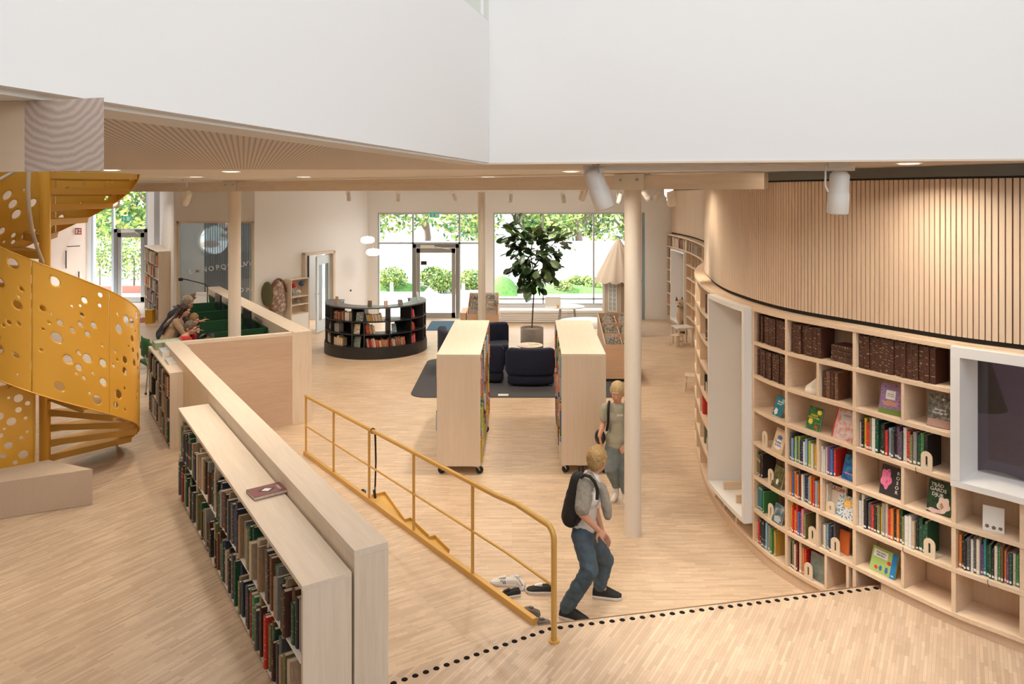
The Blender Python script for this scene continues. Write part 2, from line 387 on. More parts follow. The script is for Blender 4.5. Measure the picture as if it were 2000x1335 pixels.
# void parapet on the left and the tall wall on the right
def seg_wall(name, a, b, z0, z1, matl, th=.12):
    m = MB(); m.bar(a, b, th, z0, z1, 0, 1); return struct(m.build(name, matl))
m = MB(); m.prism([PC, PLm, PL0, (PL0[0]+.03, PL0[1]-.01), (PLm[0]+.03, PLm[1]-.012), (PC[0]+.0, PC[1]-.03)], ZC-.001, 4.69)
struct(m.build('wall_void_left', M_white))
m = MB(); m.bar(PC, PLm, .13, 4.69, 4.705, 0, -1); struct(m.build('trim_2', mat('parapet_cap', (.72, .72, .72), .5)))
m = MB(); m.bar((PC[0]-.0, PC[1]), PR2, .14, ZC, 8.0, 0, 1); struct(m.build('wall_void_right', M_white))
m = MB(); m.bar((PC[0]-.012, PC[1]-.012), PR2, .02, ZC-.012, ZC, 0, 1); struct(m.build('trim_3', mat('soffit_edge', (.72, .60, .49), .6)))
m = MB(); m.bar(PC, PLm, .16, ZC-.014, ZC, 0, -1); struct(m.build('trim_4', M_ceil))
# upper storey behind the left parapet
m = MB(); m.prism([PC, (PC[0]-.2, PC[1]+.2), (-16, 9), (-16, 9.1), (PC[0]-.1, PC[1]+.35)], ZC+.25, 8.0); struct(m.build('wall_upper_far', mat('upper_wall', (.80, .80, .74), .9)))
m = MB(); m.cyl((-.205, 5.02, 4.66), (-.205, 5.02, 7.5), .012, 10); struct(m.build('trim_5', M_white))
# closed roof over the void
m = MB()
for bx in ((-16, 7.1, -6, 22),): m.box(*bx, 8.0, 8.15)
struct(m.build('ceiling', M_white))
# ================================================================ CURVED BOOK WALL AND SLATTED DRUM
CP = [(4.4, 3.9), (3.9, 4.52), (3.5, 5.04), (3.22, 5.35), (2.98, 5.74), (2.75, 6.15), (2.555, 6.5), (2.43, 6.8), (2.355, 7.1), (2.30, 7.45), (2.262, 7.93), (2.258, 8.28),
      (2.28, 8.65), (2.32, 9.0), (2.39, 9.45), (2.55, 10.3), (2.78, 11.1), (3.12, 12.0), (3.6, 13.4), (3.95, 14.9), (4.2, 16.4), (4.36, 18.0), (4.40, 19.3), (4.33, 20.7)]
def catmull(P, n=14):
    out = []
    for i in range(len(P)-1):
        p0, p1, p2, p3 = Vector(P[max(i-1, 0)]), Vector(P[i]), Vector(P[i+1]), Vector(P[min(i+2, len(P)-1)])
        for k in range(n):
            t = k/n; out.append(.5*((2*p1)+(p2-p0)*t+(2*p0-5*p1+4*p2-p3)*t*t+(3*p1-p0-3*p2+p3)*t**3))
    out.append(Vector(P[-1])); return out
CV = catmull(CP)
for _ in range(12): CV = [CV[0]]+[(CV[i-1]+CV[i]*2+CV[i+1])/4 for i in range(1, len(CV)-1)]+[CV[-1]]
CS = [0.0]
for i in range(1, len(CV)): CS.append(CS[-1]+(CV[i]-CV[i-1]).length)
def cvp(s, d=0):
    """point on the shelf front at length s, moved d metres into the wall, and its unit tangent"""
    s = min(max(s, 0), CS[-1]-1e-4); lo, hi = 0, len(CS)-1
    while hi-lo > 1:
        mid = (lo+hi)//2
        if CS[mid] <= s: lo = mid
        else: hi = mid
    t = (s-CS[lo])/(CS[hi]-CS[lo]); p = CV[lo].lerp(CV[hi], t)
    tg = (CV[min(hi+1, len(CV)-1)]-CV[max(lo-1, 0)]).normalized()
    return p+Vector((tg.y, -tg.x))*d, tg
def s_px(px):
    r = (px-1000)/F; s = 0.0
    while s < CS[-1]:
        p, _ = cvp(s)
        if p.x/p.y <= r: return s
        s += .004
    return s
def s_y(y):
    for i, p in enumerate(CV):
        if p.y >= y: return CS[i]
def strip(m, s0, s1, d0, d1, z0, z1, step=.09, mi=0):
    n = max(1, int(math.ceil((s1-s0)/step))); A = []; B = []
    for i in range(n+1):
        s = s0+(s1-s0)*i/n; A.append(cvp(s, d0)[0]); B.append(cvp(s, d1)[0])
    rows = []
    for z, L in ((z0, A), (z1, A), (z1, B), (z0, B)): rows.append([(p.x, p.y, z) for p in L])
    vs = [p for r in rows for p in r]; k = n+1; fs = []
    for r in range(4):
        q = (r+1) % 4
        for i in range(n): fs.append((r*k+i, q*k+i, q*k+i+1, r*k+i+1)[::-1])
    fs += [(0, k, 2*k, 3*k)[::-1], (n, 3*k+n, 2*k+n, k+n)[::-1]]
    m.add(vs, fs, mi); return m
TH = .034; DP = .29
ZK = [2.407-.324*k for k in range(8)]
sJ = s_px(1716); sN1r, sN1l = s_px(1469), s_px(1397); sE = s_px(1350); sE = s_y(10.9)
sR = s_px(1862); sNr = 0.0
sN2a, sN2b = s_y(18.5), s_y(20.0); sFar = CS[-1]-.02
bw_label = 'tall curved bookcase of pale plywood winding along the slatted round wall'
bookwall = thing('curved_bookcase', bw_label, 'bookcase', (*cvp(s_px(1600))[0], 0))
def shelf(s0, s1, k, d0=0, d1=DP):
    m = MB(); strip(m, s0, s1, d0, d1, ZK[k]-TH, ZK[k]); return m.build('shelf', M_shelf, bookwall, bevel=.002)
# shelves, row by row, with the white niches left open
shelf(0, sN1r, 0, -.005); shelf(sN1l, sFar, 0, -.005); shelf(sN1r, sN1l, 0, .0)
shelf(0, sN1r, 4); shelf(0, sN1r, 5); shelf(0, sN1r, 6)
for k in (1, 2, 3): shelf(sR if k < 3 else 0, sN1r, k)
shelf(sJ-.02, sN1l+.03, 7); 
for k in range(1, 8): shelf(sN1l, sN2a if k > 1 else sFar, k)
for k in range(2, 8): shelf(sN2b, sFar, k)
# dividers
def divider(s, k0, k1, w=.03):
    p, t = cvp(s); m = MB()
    a, b = cvp(s, .004)[0], cvp(s, DP)[0]
    m.bar(a, b, w, ZK[k1]-.001, ZK[k0]-TH+.001); m.build('divider', M_shelf, bookwall)
for px in (1997, 1862, 1668, 1535): divider(s_px(px), 0 if px < 1990 else 3, 6 if px > 1700 else 7)
divider(s_px(1720), 6, 6) if False else None
for px in (1763,):
    for r in (1, 3, 5): divider(s_px(px), r, r+1, .024)
for px, r in ((1597, 1), (1597, 3), (1604, 4), (1596, 5), (1612, 6)): divider(s_px(px), r, r+1, .024)
divider(s_px(1655), 6, 7, .024)
divider(sN1r-.018, 0, 7); divider(sN1l+.018, 0, 7)
for px in (1381.5,): divider(s_px(px), 0, 7)
for yy in (9.25, 9.85, 10.5): divider(s_y(yy), 0, 7)
for px in (1413, 1437): divider(s_px(px), 6, 7, .026)
for yy in (16.2, 17.0, 17.8, 18.48, 20.02, 20.6): divider(s_y(yy), 0, 7)
for yy in (19.0, 19.5): divider(s_y(yy), 0, 1)
m = MB(); strip(m, 0, sJ, .03, .06, UP, ZK[6]-TH); strip(m, sJ-.03, sFar, .02, .05, .001, ZK[7]-TH)
m.build('plinth', M_shelfb, bookwall)
m = MB(); strip(m, 0, sN1r, DP, DP+.012, .36, 1.40); strip(m, sR-.02, sFar, DP, DP+.012, 0, 2.38, mi=0); m.build('back_panel', M_shelfb, bookwall)
m = MB(); strip(m, 0, sFar, .05, DP+.012, 2.407, 2.412); m.build('top_panel', M_shelf, bookwall)
# white niches
M_niche = mat('white_niche_laminate', (.83, .81, .79), .45)
def niche(name, s0, s1, z0, z1, d0, label, grey=True):
    t = thing(name, label, 'niche', (*cvp((s0+s1)/2)[0], z0))
    m = MB(); e = .045
    strip(m, s0, s1, d0, DP-.005, z1-e, z1); strip(m, s0, s1, d0, DP-.005, z0, z0+e)
    strip(m, s0, s0+e, d0, DP-.005, z0+e, z1-e); strip(m, s1-e, s1, d0, DP-.005, z0+e, z1-e)
    m.build('frame', M_niche, t)
    m = MB(); strip(m, s0+e, s1-e, DP-.02, DP-.006, z0+e, z1-e); m.build('back_board', mat('niche_back', (.72, .66, .60), .7), t)
    return t
niche('wall_niche', sN1r, sN1l, .30, 2.40, -.085, 'tall white framed seating niche in the near bulge of the curved bookcase')
niche('wall_niche', sN2a, sN2b, .12, 2.04, -.06, 'white framed niche in the far stretch of the curved bookcase behind the toy fox')
# right niche with window into the drum
t = thing('niche_window', 'white framed window niche looking into the dim purple round room', 'window', (*cvp(sR-.2)[0], 1.40))
m = MB(); e = .06
strip(m, 0, sR, -.045, DP, 2.33, 2.405); strip(m, 0, sR, -.045, DP+.03, 1.395, 1.44); strip(m, sR-e, sR, -.045, DP, 1.44, 2.33)
m.build('frame', M_niche, t, bevel=.002)
m = MB(); strip(m, 0, sR-.02, DP+.0, DP+.008, 1.44, 2.33); m.build('window_pane', glassmat('dim_glass', (.80, .78, .80), .07), t)
# drum wall
ZD = 3.63
m = MB(); strip(m, 0, sFar+.02, .155, .22, 2.412, ZD); drum = struct(m.build('wall_drum', M_dark))
M_slat = wood('slat_pine', (.78, .60, .44), (.70, .52, .37), 'z')
m = MB(); s = 0.02; pitch = .0415
while s < sFar-.02:
    a, tg = cvp(s, .13); b, _ = cvp(s+.0330, .13); n = Vector((tg.y, -tg.x))
    m.prism([(a.x, a.y), (b.x, b.y), (b.x+n.x*.028, b.y+n.y*.028), (a.x+n.x*.028, a.y+n.y*.028)], 2.45, ZD-.012)
    s += pitch
m.build('slats', M_slat, drum)
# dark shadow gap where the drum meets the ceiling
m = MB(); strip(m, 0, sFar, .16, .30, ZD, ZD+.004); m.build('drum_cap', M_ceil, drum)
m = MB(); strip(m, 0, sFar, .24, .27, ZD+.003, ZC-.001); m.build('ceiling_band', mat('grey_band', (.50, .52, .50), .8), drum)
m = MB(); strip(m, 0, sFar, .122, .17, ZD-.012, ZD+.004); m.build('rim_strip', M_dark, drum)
m = MB(); m.prism([(3.6, 5.6), (6.9, 4.0), (6.9, 9.2), (3.2, 9.2), (3.0, 6.6)], 3.58, 3.60); m.build('drum_room_ceiling', M_dark, drum)
# dim room inside the drum
m = MB(); m.box(4.2, 6.9, 9.2, 9.3, UP, 3.57); 
P = [cvp(.0, .33)[0], Vector((6.9, 4.2)), Vector((6.9, 9.2)), Vector((3.2, 9.2)), cvp(s_px(1600), .33)[0]]
wm = MB(); wm.bar((4.05, 7.15), (6.9, 5.6), .06, UP, 3.57); struct(wm.build('wall_drum_room', mat('purple_wall', (.21, .155, .24), .9)))
wm = MB(); wm.bar((3.62, 7.2), (4.05, 7.15), .06, UP, 3.57); wm.bar((3.05, 6.45), (3.62, 7.2), .06, UP, 3.57)
struct(wm.build('wall_drum_partition', mat('beige_partition', (.42, .33, .26), .8)))
light('drum_room_fill', 'AREA', (4.9, 5.6, 3.5), 14, WARM, (0, 0, 0), .5)  # added fill without a fixture, apart from the cone lamp
t = thing('cone_lamp', 'dark plum cone shaped pendant lamp hanging behind the niche window', 'lamp', (3.80, 6.02, 1.72))
lx, ly = 3.83, 6.05
m = MB(); m.lathe([(.02, 2.36), (.20, 1.76), (.195, 1.76), (.014, 2.35)], (lx, ly, 0), 36); m.build('lamp_shade', mat('plum_shade', (.05, .03, .035), .7), t)
m = MB(); m.cyl((lx, ly, 2.35), (lx, ly, 3.57), .006, 6); m.build('cord', M_black, t)
def shell_chair(px, py, col, label):
    x, y = px, py; t = thing('shell_chair', label, 'chair', (x, y, UP)); m = MB()
    rows = []
    for i in range(8):
        u = i/7; r = []
        for k in range(13):
            a = -1.9+3.8*k/12; rad = .20+.05*u
            r.append((x+rad*math.sin(a), y-rad*math.cos(a)*-1, UP+.45+u*.42*(.45+.55*math.cos(a*.5))))
        rows.append(r)
    rows.insert(0, [(x+.01*math.sin(-1.9+3.8*k/12), y, UP+.44) for k in range(13)])
    m.grid(rows); so = m.build('seat_shell', mat(col[0], col[1], .6), t)
    sd = so.modifiers.new('thick', 'SOLIDIFY'); sd.thickness = .012
    m = MB(); 
    for a in (.8, 2.35, 3.9, 5.5): m.cyl((x+.05*math.cos(a), y+.05*math.sin(a), UP+.44), (x+.24*math.cos(a), y+.24*math.sin(a), UP), .012, 8)
    m.build('legs', M_shelf, t)
shell_chair(3.90, 5.86, ('grey_shell', (.36, .33, .33)), 'grey tub chair seen through the niche window below the cone lamp')
shell_chair(4.42, 5.80, ('black_shell', (.02, .02, .022)), 'black tub chair seen through the niche window')
# ================================================================ BOOKS
NUM = ['first', 'second', 'third', 'fourth', 'fifth', 'sixth', 'seventh', 'eighth', 'ninth', 'tenth', 'eleventh', 'twelfth', 'thirteenth', 'fourteenth', 'fifteenth', 'sixteenth',
       'seventeenth', 'eighteenth', 'nineteenth', 'twentieth']
def nth(i):
    if i < 20: return NUM[i]
    tens = {2: 'twenty', 3: 'thirty', 4: 'forty', 5: 'fifty', 6: 'sixty', 7: 'seventy', 8: 'eighty'}; t, u = divmod(i+1, 10)
    return (tens[t][:-1]+'ieth') if u == 0 else tens[t]+'-'+NUM[u-1]
PAL = {'dark brown': (.075, .027, .016), 'brown': (.17, .075, .04), 'tan': (.42, .28, .17), 'beige': (.58, .45, .32), 'cream': (.72, .63, .52), 'white': (.80, .78, .75),
       'grey': (.30, .29, .28), 'dark grey': (.09, .09, .095), 'black': (.018, .018, .02), 'navy': (.02, .035, .085), 'blue': (.05, .14, .36), 'light blue': (.25, .46, .62),
       'teal': (.03, .22, .24), 'dark green': (.012, .085, .045), 'green': (.05, .24, .08), 'olive': (.20, .19, .08), 'lime': (.42, .52, .08), 'yellow': (.78, .52, .04),
       'orange': (.74, .22, .04), 'red': (.62, .03, .025), 'dark red': (.22, .02, .02), 'pink': (.72, .25, .30), 'purple': (.16, .06, .22), 'mustard': (.50, .31, .06)}
M_page = mat('book_pages', (.74, .66, .54), .9, noise=.25, nscale=60, stretch=(1, 1, .1))
M_label = mat('spine_label', (.86, .84, .80), .7)
def cover(c):
    return mat('cover_'+c.replace(' ', '_'), PAL[c], .5, noise=.35, nscale=16, stretch=(2, 1, .3))
def spine_mat(c):
    """cloth or paper spine with worn bands of lettering"""
    nm = 'spine_'+c.replace(' ', '_')
    if nm in _mc: return _mc[nm]
    m = mat(nm, PAL[c], .5); n = m.node_tree; b = n.nodes['Principled BSDF']
    tc = n.nodes.new('ShaderNodeTexCoord'); mp = n.nodes.new('ShaderNodeMapping'); mp.inputs['Scale'].default_value = (1.2, .3, 26)
    oi = n.nodes.new('ShaderNodeObjectInfo'); cb = n.nodes.new('ShaderNodeCombineXYZ'); ad = n.nodes.new('ShaderNodeVectorMath')
    ml = n.nodes.new('ShaderNodeMath'); ml.operation = 'MULTIPLY'; ml.inputs[1].default_value = 37
    nz = n.nodes.new('ShaderNodeTexNoise'); nz.inputs['Scale'].default_value = 1; nz.inputs['Detail'].default_value = 2
    n.links.new(oi.outputs['Random'], ml.inputs[0]); n.links.new(ml.outputs[0], cb.inputs[0])
    n.links.new(tc.outputs['Object'], mp.inputs[0]); n.links.new(mp.outputs[0], ad.inputs[0]); n.links.new(cb.outputs[0], ad.inputs[1]); n.links.new(ad.outputs[0], nz.inputs['Vector'])
    r = n.nodes.new('ShaderNodeValToRGB'); r.color_ramp.elements[0].position = .60; r.color_ramp.elements[0].color = (*PAL[c], 1)
    k = PAL[c]; lum = sum(k)/3; dest = (.62, .50, .34) if lum < .25 else tuple(x*.45 for x in k)
    r.color_ramp.elements[1].position = .66; r.color_ramp.elements[1].color = (*[k[i]*.35+dest[i]*.65 for i in range(3)], 1)
    n.links.new(nz.outputs[0], r.inputs[0]); n.links.new(r.outputs[0], b.inputs['Base Color']); return m
def book_mesh():
    """unit book standing up: x thickness, y depth from the spine, z height"""
    m = LMB(); t = .07
    m.box(0, t, .03, 1, 0, 1, 0); m.box(1-t, 1, .03, 1, 0, 1, 0)
    P = [(0, .03), (.12, .008), (.3, 0), (.7, 0), (.88, .008), (1, .03), (1-t, .05), (t, .05)]; m.prism(P, 0, 1, 3)
    m.box(t, 1-t, .045, .985, .012, .985, 1)
    m.box(.12, .88, -.0015, .004, .05, .125, 2)
    o = m.build('book', [cover('brown'), M_page, M_label, spine_mat('brown')]); return o
_bp = book_mesh(); BOOKME = _bp.data; bpy.data.objects.remove(_bp)
def book_mesh2():
    m = LMB(); t = .07
    m.box(0, t, .03, 1, 0, 1, 0); m.box(1-t, 1, .03, 1, 0, 1, 0)
    P = [(0, .03), (.12, .008), (.3, 0), (.7, 0), (.88, .008), (1, .03), (1-t, .05), (t, .05)]; m.prism(P, 0, 1, 3)
    m.box(t, 1-t, .045, .985, .012, .985, 1)
    o = m.build('book', [cover('brown'), M_page, M_label, spine_mat('brown')]); return o
_bp = book_mesh2(); BOOKME2 = _bp.data; bpy.data.objects.remove(_bp)
NBOOK = 0
BOOKS = []
def book(x, y, z, ang, th, dep, h, color, label, group, lean=0, lab=False, rot=None, keep=0):
    """spine faces local -y; x is the thickness direction; built at the end by shelve_books()"""
    M = rot if rot is not None else Matrix.Rotation(ang, 4, 'Z') @ Matrix.Rotation(lean, 4, 'Y')
    BOOKS.append((M, (x, y, z), (th, dep, h), color, label, group, lab, keep))
def shelve_books(limit=298):
    def seen(r):
        M, p, sz = r[0], Vector(r[1]), r[2]; c = p+M @ Vector((sz[0]/2, 0, sz[2]/2)); v = (Vector((0, 0, EYE))-c); dist = v.length; v.normalize()
        px, py = CX+F*c.x/c.y, CY-F*(c.z-EYE)/c.y
        if not (-30 < px < 2030 and py < 1350): return 0
        f = max(0, v.dot(M @ Vector((0, -1, 0))))
        return (f*sz[0]*sz[2]+.15*v.dot(M @ Vector((0, 0, 1)))*sz[0]*sz[1])/dist**2+r[7]
    order = sorted(BOOKS, key=seen, reverse=True); rest = MB(); mats = []; mi = {}
    for i, r in enumerate(order):
        M, p, sz, color, label, group, lab, _ = r; src = BOOKME if lab else BOOKME2
        if i < limit:
            o = bpy.data.objects.new('book', src); COL.objects.link(o); o.location = p; o.scale = sz; o.rotation_euler = M.to_euler()
            o.material_slots[0].link = 'OBJECT'; o.material_slots[0].material = cover(color)
            o.material_slots[3].link = 'OBJECT'; o.material_slots[3].material = spine_mat(color); tag(o, label, 'book', group)
        elif seen(r) > 0:
            T = Matrix.Translation(p) @ M.to_4x4() @ Matrix.Diagonal((*sz, 1)); loc = [cover(color), M_page, M_label, spine_mat(color)]
            vs = [T @ v.co for v in src.vertices]
            for q, mt in enumerate(loc):
                if mt.name not in mi: mi[mt.name] = len(mats); mats.append(mt)
            n = len(rest.v); rest.v += [tuple(v) for v in vs]
            for f in src.polygons: rest.f.append(tuple(n+k for k in f.vertices)); rest.m.append(mi[loc[f.material_index].name]); rest.sm.append(False)
    if rest.v:
        o = rest.build('shelved_books', mats, kind='stuff'); tag(o, 'small and half hidden books filling the remaining shelves in every bookcase', 'books')
CNT = {}
def label_book(color, where, th, h):
    size = 'thick' if th > .036 else ('thin' if th < .017 else '')
    size = (size+' ' if size else '')
    k = (size+color, where); i = CNT.get(k, 0); CNT[k] = i+1
    art = '' if i == 0 else nth(i)+' '
    return f"{art}{size}{color} book {where}"
# --- curved wall -------------------------------------------------
def cw_place(s, d, th, dep, h, z, color, label, group, lean=0, lab=False):
    """book whose left cover (seen from the room) lies at length s"""
    p, t = cvp(s, d); ang = math.atan2(-t.y, -t.x)      # local x runs towards falling s (to the right in the room view)
    # local y must point into the wall: rotate x by +90
    return book(p.x, p.y, z, ang, th, dep, h, color, label, group, lean, lab)
ROWN = ['top', 'second', 'third', 'fourth', 'fifth', 'sixth', 'lowest']
def cw_fill(px0, px1, row, colors, hs=(.19, .25), ths=(.014, .035), where='', group='', lab=True, s0=None, s1=None, cyc=False, dep=(.14, .19), d=None, lean_last=0):
    a = s0 if s0 is not None else s_px(px0); b = s1 if s1 is not None else s_px(px1); s = a; i = 0
    while True:
        th = rnd.uniform(*ths); c = colors[i % len(colors)] if cyc else rnd.choice(colors)
        if s-th < b: break
        h = min(rnd.uniform(*hs), .282); dp = rnd.uniform(*dep)
        cw_place(s, (d if d is not None else rnd.uniform(.02, .045)), th, dp, h, ZK[row+1]+.001, c, label_book(c, where, th, h), group, 0, lab); s -= th+.0012; i += 1
        if cyc and i >= len(colors): break
    return s
DB = ['dark brown']; G1 = 'old leather bound volumes on the curved bookcase'; G2 = 'library books on the curved bookcase'
def clear(px, off=.02): return s_px(px)-off
BWH = dict(hs=(.245, .262), ths=(.026, .034), dep=(.17, .185), lab=False)
sb = cw_fill(0, 0, 0, DB, s0=sN1r-.035, s1=s_px(1529), where='on the top shelf nearest the white niche', group=G1, **BWH)
cw_fill(0, 0, 0, DB, s0=clear(1535), s1=s_px(1604), where='on the top shelf beside the flat stack of brown volumes', group=G1, hs=(.25, .262), ths=(.034, .052), dep=(.17, .185), lab=False)
cw_fill(0, 0, 0, DB, s0=clear(1668), s1=s_px(1838), where='in the long brown row next to the purple room window', group=G1, hs=(.268, .276), ths=(.038, .06), dep=(.18, .19), lab=False)
cw_fill(0, 0, 1, DB, s0=sN1r-.035, s1=s_px(1533), where='on the second shelf nearest the white niche', group=G1, **BWH)
cw_fill(0, 0, 1, ['dark brown', 'brown', 'dark brown', 'brown'], s0=clear(1597, .03), s1=s_px(1640), where='on the second shelf right of the paper cone', group=G1, hs=(.225, .235), ths=(.03, .036), dep=(.17, .18), lab=False, cyc=True)
# the flat stack of three
for i in range(3):
    p, t = cvp(clear(1615, .0), .06); a = math.atan2(-t.y, -t.x)
    R = Matrix.Rotation(a, 4, 'Z') @ Matrix.Rotation(-PI/2, 4, 'Z') @ Matrix.Rotation(PI/2, 4, 'Y')
    R = Matrix.Rotation(a, 4, 'Z') @ Matrix(((0, 0, 1, 0), (0, 1, 0, 0), (-1, 0, 0, 0), (0, 0, 0, 1)))
    book(p.x, p.y, ZK[1]+.046*(i+1)+.002, 0, .044, .18, .215, 'dark brown', ['lowest', 'middle', 'uppermost'][i]+' dark brown volume in the flat stack on the top shelf', G1, rot=R, keep=1)
MIX = ['white', 'cream', 'olive', 'black', 'red', 'dark green', 'grey', 'navy', 'dark red', 'beige', 'dark grey', 'green', 'brown', 'purple', 'light blue']
# row 3 (index 3) mixed books, both main bays
cw_fill(0, 0, 3, ['orange', 'blue', 'yellow', 'light blue', 'dark grey', 'navy', 'light blue', 'blue', 'yellow', 'white', 'lime', 'lime', 'beige'], s0=clear(1535), s1=s_px(1592), where='on the shelf under the sunflower book', group=G2, hs=(.19, .24), ths=(.014, .024))
cw_fill(0, 0, 3, ['white', 'white', 'cream', 'purple', 'blue', 'red', 'white', 'black'], s0=clear(1597, .016), s1=s_px(1628), where='on the shelf under the red and white book', group=G2, hs=(.2, .24), ths=(.014, .026), cyc=True)
cw_fill(0, 0, 2, ['white', 'black', 'yellow', 'red', 'olive', 'white', 'dark green', 'dark green', 'black', 'red', 'light blue', 'dark grey', 'black', 'purple', 'dark grey', 'white', 'red', 'olive', 'grey', 'dark green', 'green', 'black', 'olive', 'dark green'],
        s0=clear(1668, .018), s1=s_px(1808), where='on the shelf under the lilac flower book', group=G2, hs=(.2, .27), ths=(.018, .03), cyc=True)
cw_fill(0, 0, 4, ['olive', 'green', 'brown', 'black'], s0=sN1r-.035, s1=s_px(1497), where='on the fifth shelf beside the white niche', group=G2, hs=(.2, .24), ths=(.02, .03), cyc=True)
cw_fill(0, 0, 4, ['olive', 'mustard', 'red', 'blue', 'navy', 'orange', 'red', 'orange', 'red', 'orange', 'red', 'orange', 'light blue', 'light blue', 'white'], s0=clear(1535, .016), s1=s_px(1602), where='in the orange and red run of the fifth shelf', group=G2, hs=(.2, .262), ths=(.014, .024))
cw_fill(0, 0, 4, ['cream', 'cream'], s0=clear(1604, .016), s1=s_px(1614), where='beside the book lettered in red on the fifth shelf', group=G2, hs=(.2, .24), ths=(.016, .024), cyc=True)
cw_fill(0, 0, 5, ['grey', 'teal', 'teal', 'dark green', 'green', 'green'], s0=sN1r-.035, s1=s_px(1508), where='on the sixth shelf beside the white niche', group=G2, hs=(.18, .23), ths=(.016, .026), cyc=True)
cw_fill(0, 0, 5, ['yellow', 'red', 'orange', 'red', 'blue', 'purple', 'pink', 'olive', 'green', 'dark green', 'black'], s0=clear(1535, .016), s1=s_px(1570), where='in the middle of the sixth shelf', group=G2, hs=(.19, .27), ths=(.018, .03), cyc=True)
cw_fill(0, 0, 5, ['grey', 'cream', 'light blue', 'black', 'navy', 'dark grey', 'orange', 'orange'], s0=clear(1597, .016), s1=s_px(1627), where='on the sixth shelf left of the orange cover', group=G2, hs=(.19, .25), ths=(.014, .022), cyc=True)
cw_fill(0, 0, 4, ['white', 'white', 'black', 'dark grey', 'red', 'black', 'olive', 'yellow', 'grey', 'beige', 'red', 'orange', 'black', 'orange', 'dark green', 'olive', 'white', 'white', 'beige', 'black', 'dark green', 'dark green', 'dark green', 'black', 'dark green'],
        s0=clear(1668, .018), s1=s_px(1812), where='on the long shelf above the green picture book', group=G2, hs=(.2, .272), ths=(.02, .03), cyc=True)
cw_fill(0, 0, 6, ['beige', 'red', 'black', 'dark red', 'black', 'navy', 'black', 'light blue', 'grey', 'dark green', 'green', 'yellow', 'mustard'], s0=sN1r-.035, s1=s_px(1531), where='on the lowest shelf beside the white niche', group=G2, hs=(.2, .262), ths=(.018, .03), cyc=True)
cw_fill(0, 0, 6, ['black', 'olive', 'cream', 'dark red', 'purple', 'beige', 'orange', 'red', 'beige'], s0=clear(1535, .016), s1=s_px(1572), where='on the lowest shelf behind the grey patterned cover', group=G2, hs=(.2, .275), ths=(.016, .03), cyc=True)
cw_fill(0, 0, 4, ['orange', 'black', 'black', 'dark grey', 'white', 'dark grey', 'cream', 'purple', 'teal', 'dark green', 'dark green', 'black', 'cream', 'green', 'brown', 'orange', 'purple', 'dark green', 'cream', 'green', 'dark green', 'navy', 'olive', 'beige'],
        s0=clear(1862, .02), s1=s_px(1995), where='on the shelf under the small white mushroom card', group=G2, hs=(.2, .262), ths=(.014, .022), cyc=True)
# beyond the near niche
for r, cols, k0, k1 in ((0, ['dark brown', 'brown', 'dark brown'], 8.66, 8.86), (0, ['brown', 'dark brown'], 9.3, 9.45), (1, ['brown', 'tan', 'brown', 'dark brown', 'dark brown'], 8.66, 8.98), (1, ['dark brown', 'brown', 'dark brown'], 8.30, 8.45),
                        (3, ['black', 'dark grey'], 8.9, 9.02), (3, ['dark brown'], 8.5, 8.56), (4, ['red'], 9.1, 9.15), (4, ['brown', 'grey', 'orange', 'dark green', 'black'], 8.30, 8.46), (5, ['olive', 'grey'], 9.0, 9.1), (5, ['navy', 'dark grey', 'white'], 8.66, 8.76), (5, ['mustard', 'beige'], 8.34, 8.42),
                        (2, ['dark brown'], 8.66, 8.72), (6, ['navy'], 8.66, 8.7)):
    cw_fill(0, 0, r, cols, s0=s_y(k1), s1=s_y(k0), where=f'on the {ROWN[r]} shelf beyond the near niche', group=G2, hs=(.2, .25), ths=(.022, .034), lab=False)
# far stretch
for r, y0, y1, cols in [(0, 17.05, 17.75, ['beige', 'brown', 'dark brown', 'tan', 'black', 'grey']), (0, 17.85, 18.4, ['brown', 'beige', 'dark red', 'tan']), (0, 18.55, 18.95, ['beige', 'tan', 'black', 'cream']), (0, 19.05, 19.45, ['brown', 'dark brown', 'pink']),
                        (0, 19.55, 19.97, ['tan', 'beige', 'cream']), (0, 20.1, 20.5, ['brown', 'tan', 'beige']), (1, 20.1, 20.5, ['brown', 'dark brown']), (2, 20.1, 20.35, ['dark grey', 'beige']), (3, 20.1, 20.45, ['light blue', 'grey', 'white', 'teal']), (4, 20.1, 20.4, ['black', 'grey', 'beige']),
                        (5, 20.1, 20.4, ['red', 'orange', 'light blue']), (6, 20.1, 20.45, ['beige', 'cream', 'tan']), (1, 17.05, 17.5, ['brown', 'tan', 'dark brown']), (0, 16.25, 16.95, ['brown', 'grey', 'beige', 'dark brown']), (1, 16.3, 16.8, ['brown', 'beige'])]:
    cw_fill(0, 0, r, cols, s0=s_y(y1), s1=s_y(y0), where=f'on the {ROWN[r]} far shelf {("past" if y0 > 18.5 else "before")} the fox niche', group='books on the far stretch of the curved bookcase', hs=(.2, .262), ths=(.035, .05), lab=False)
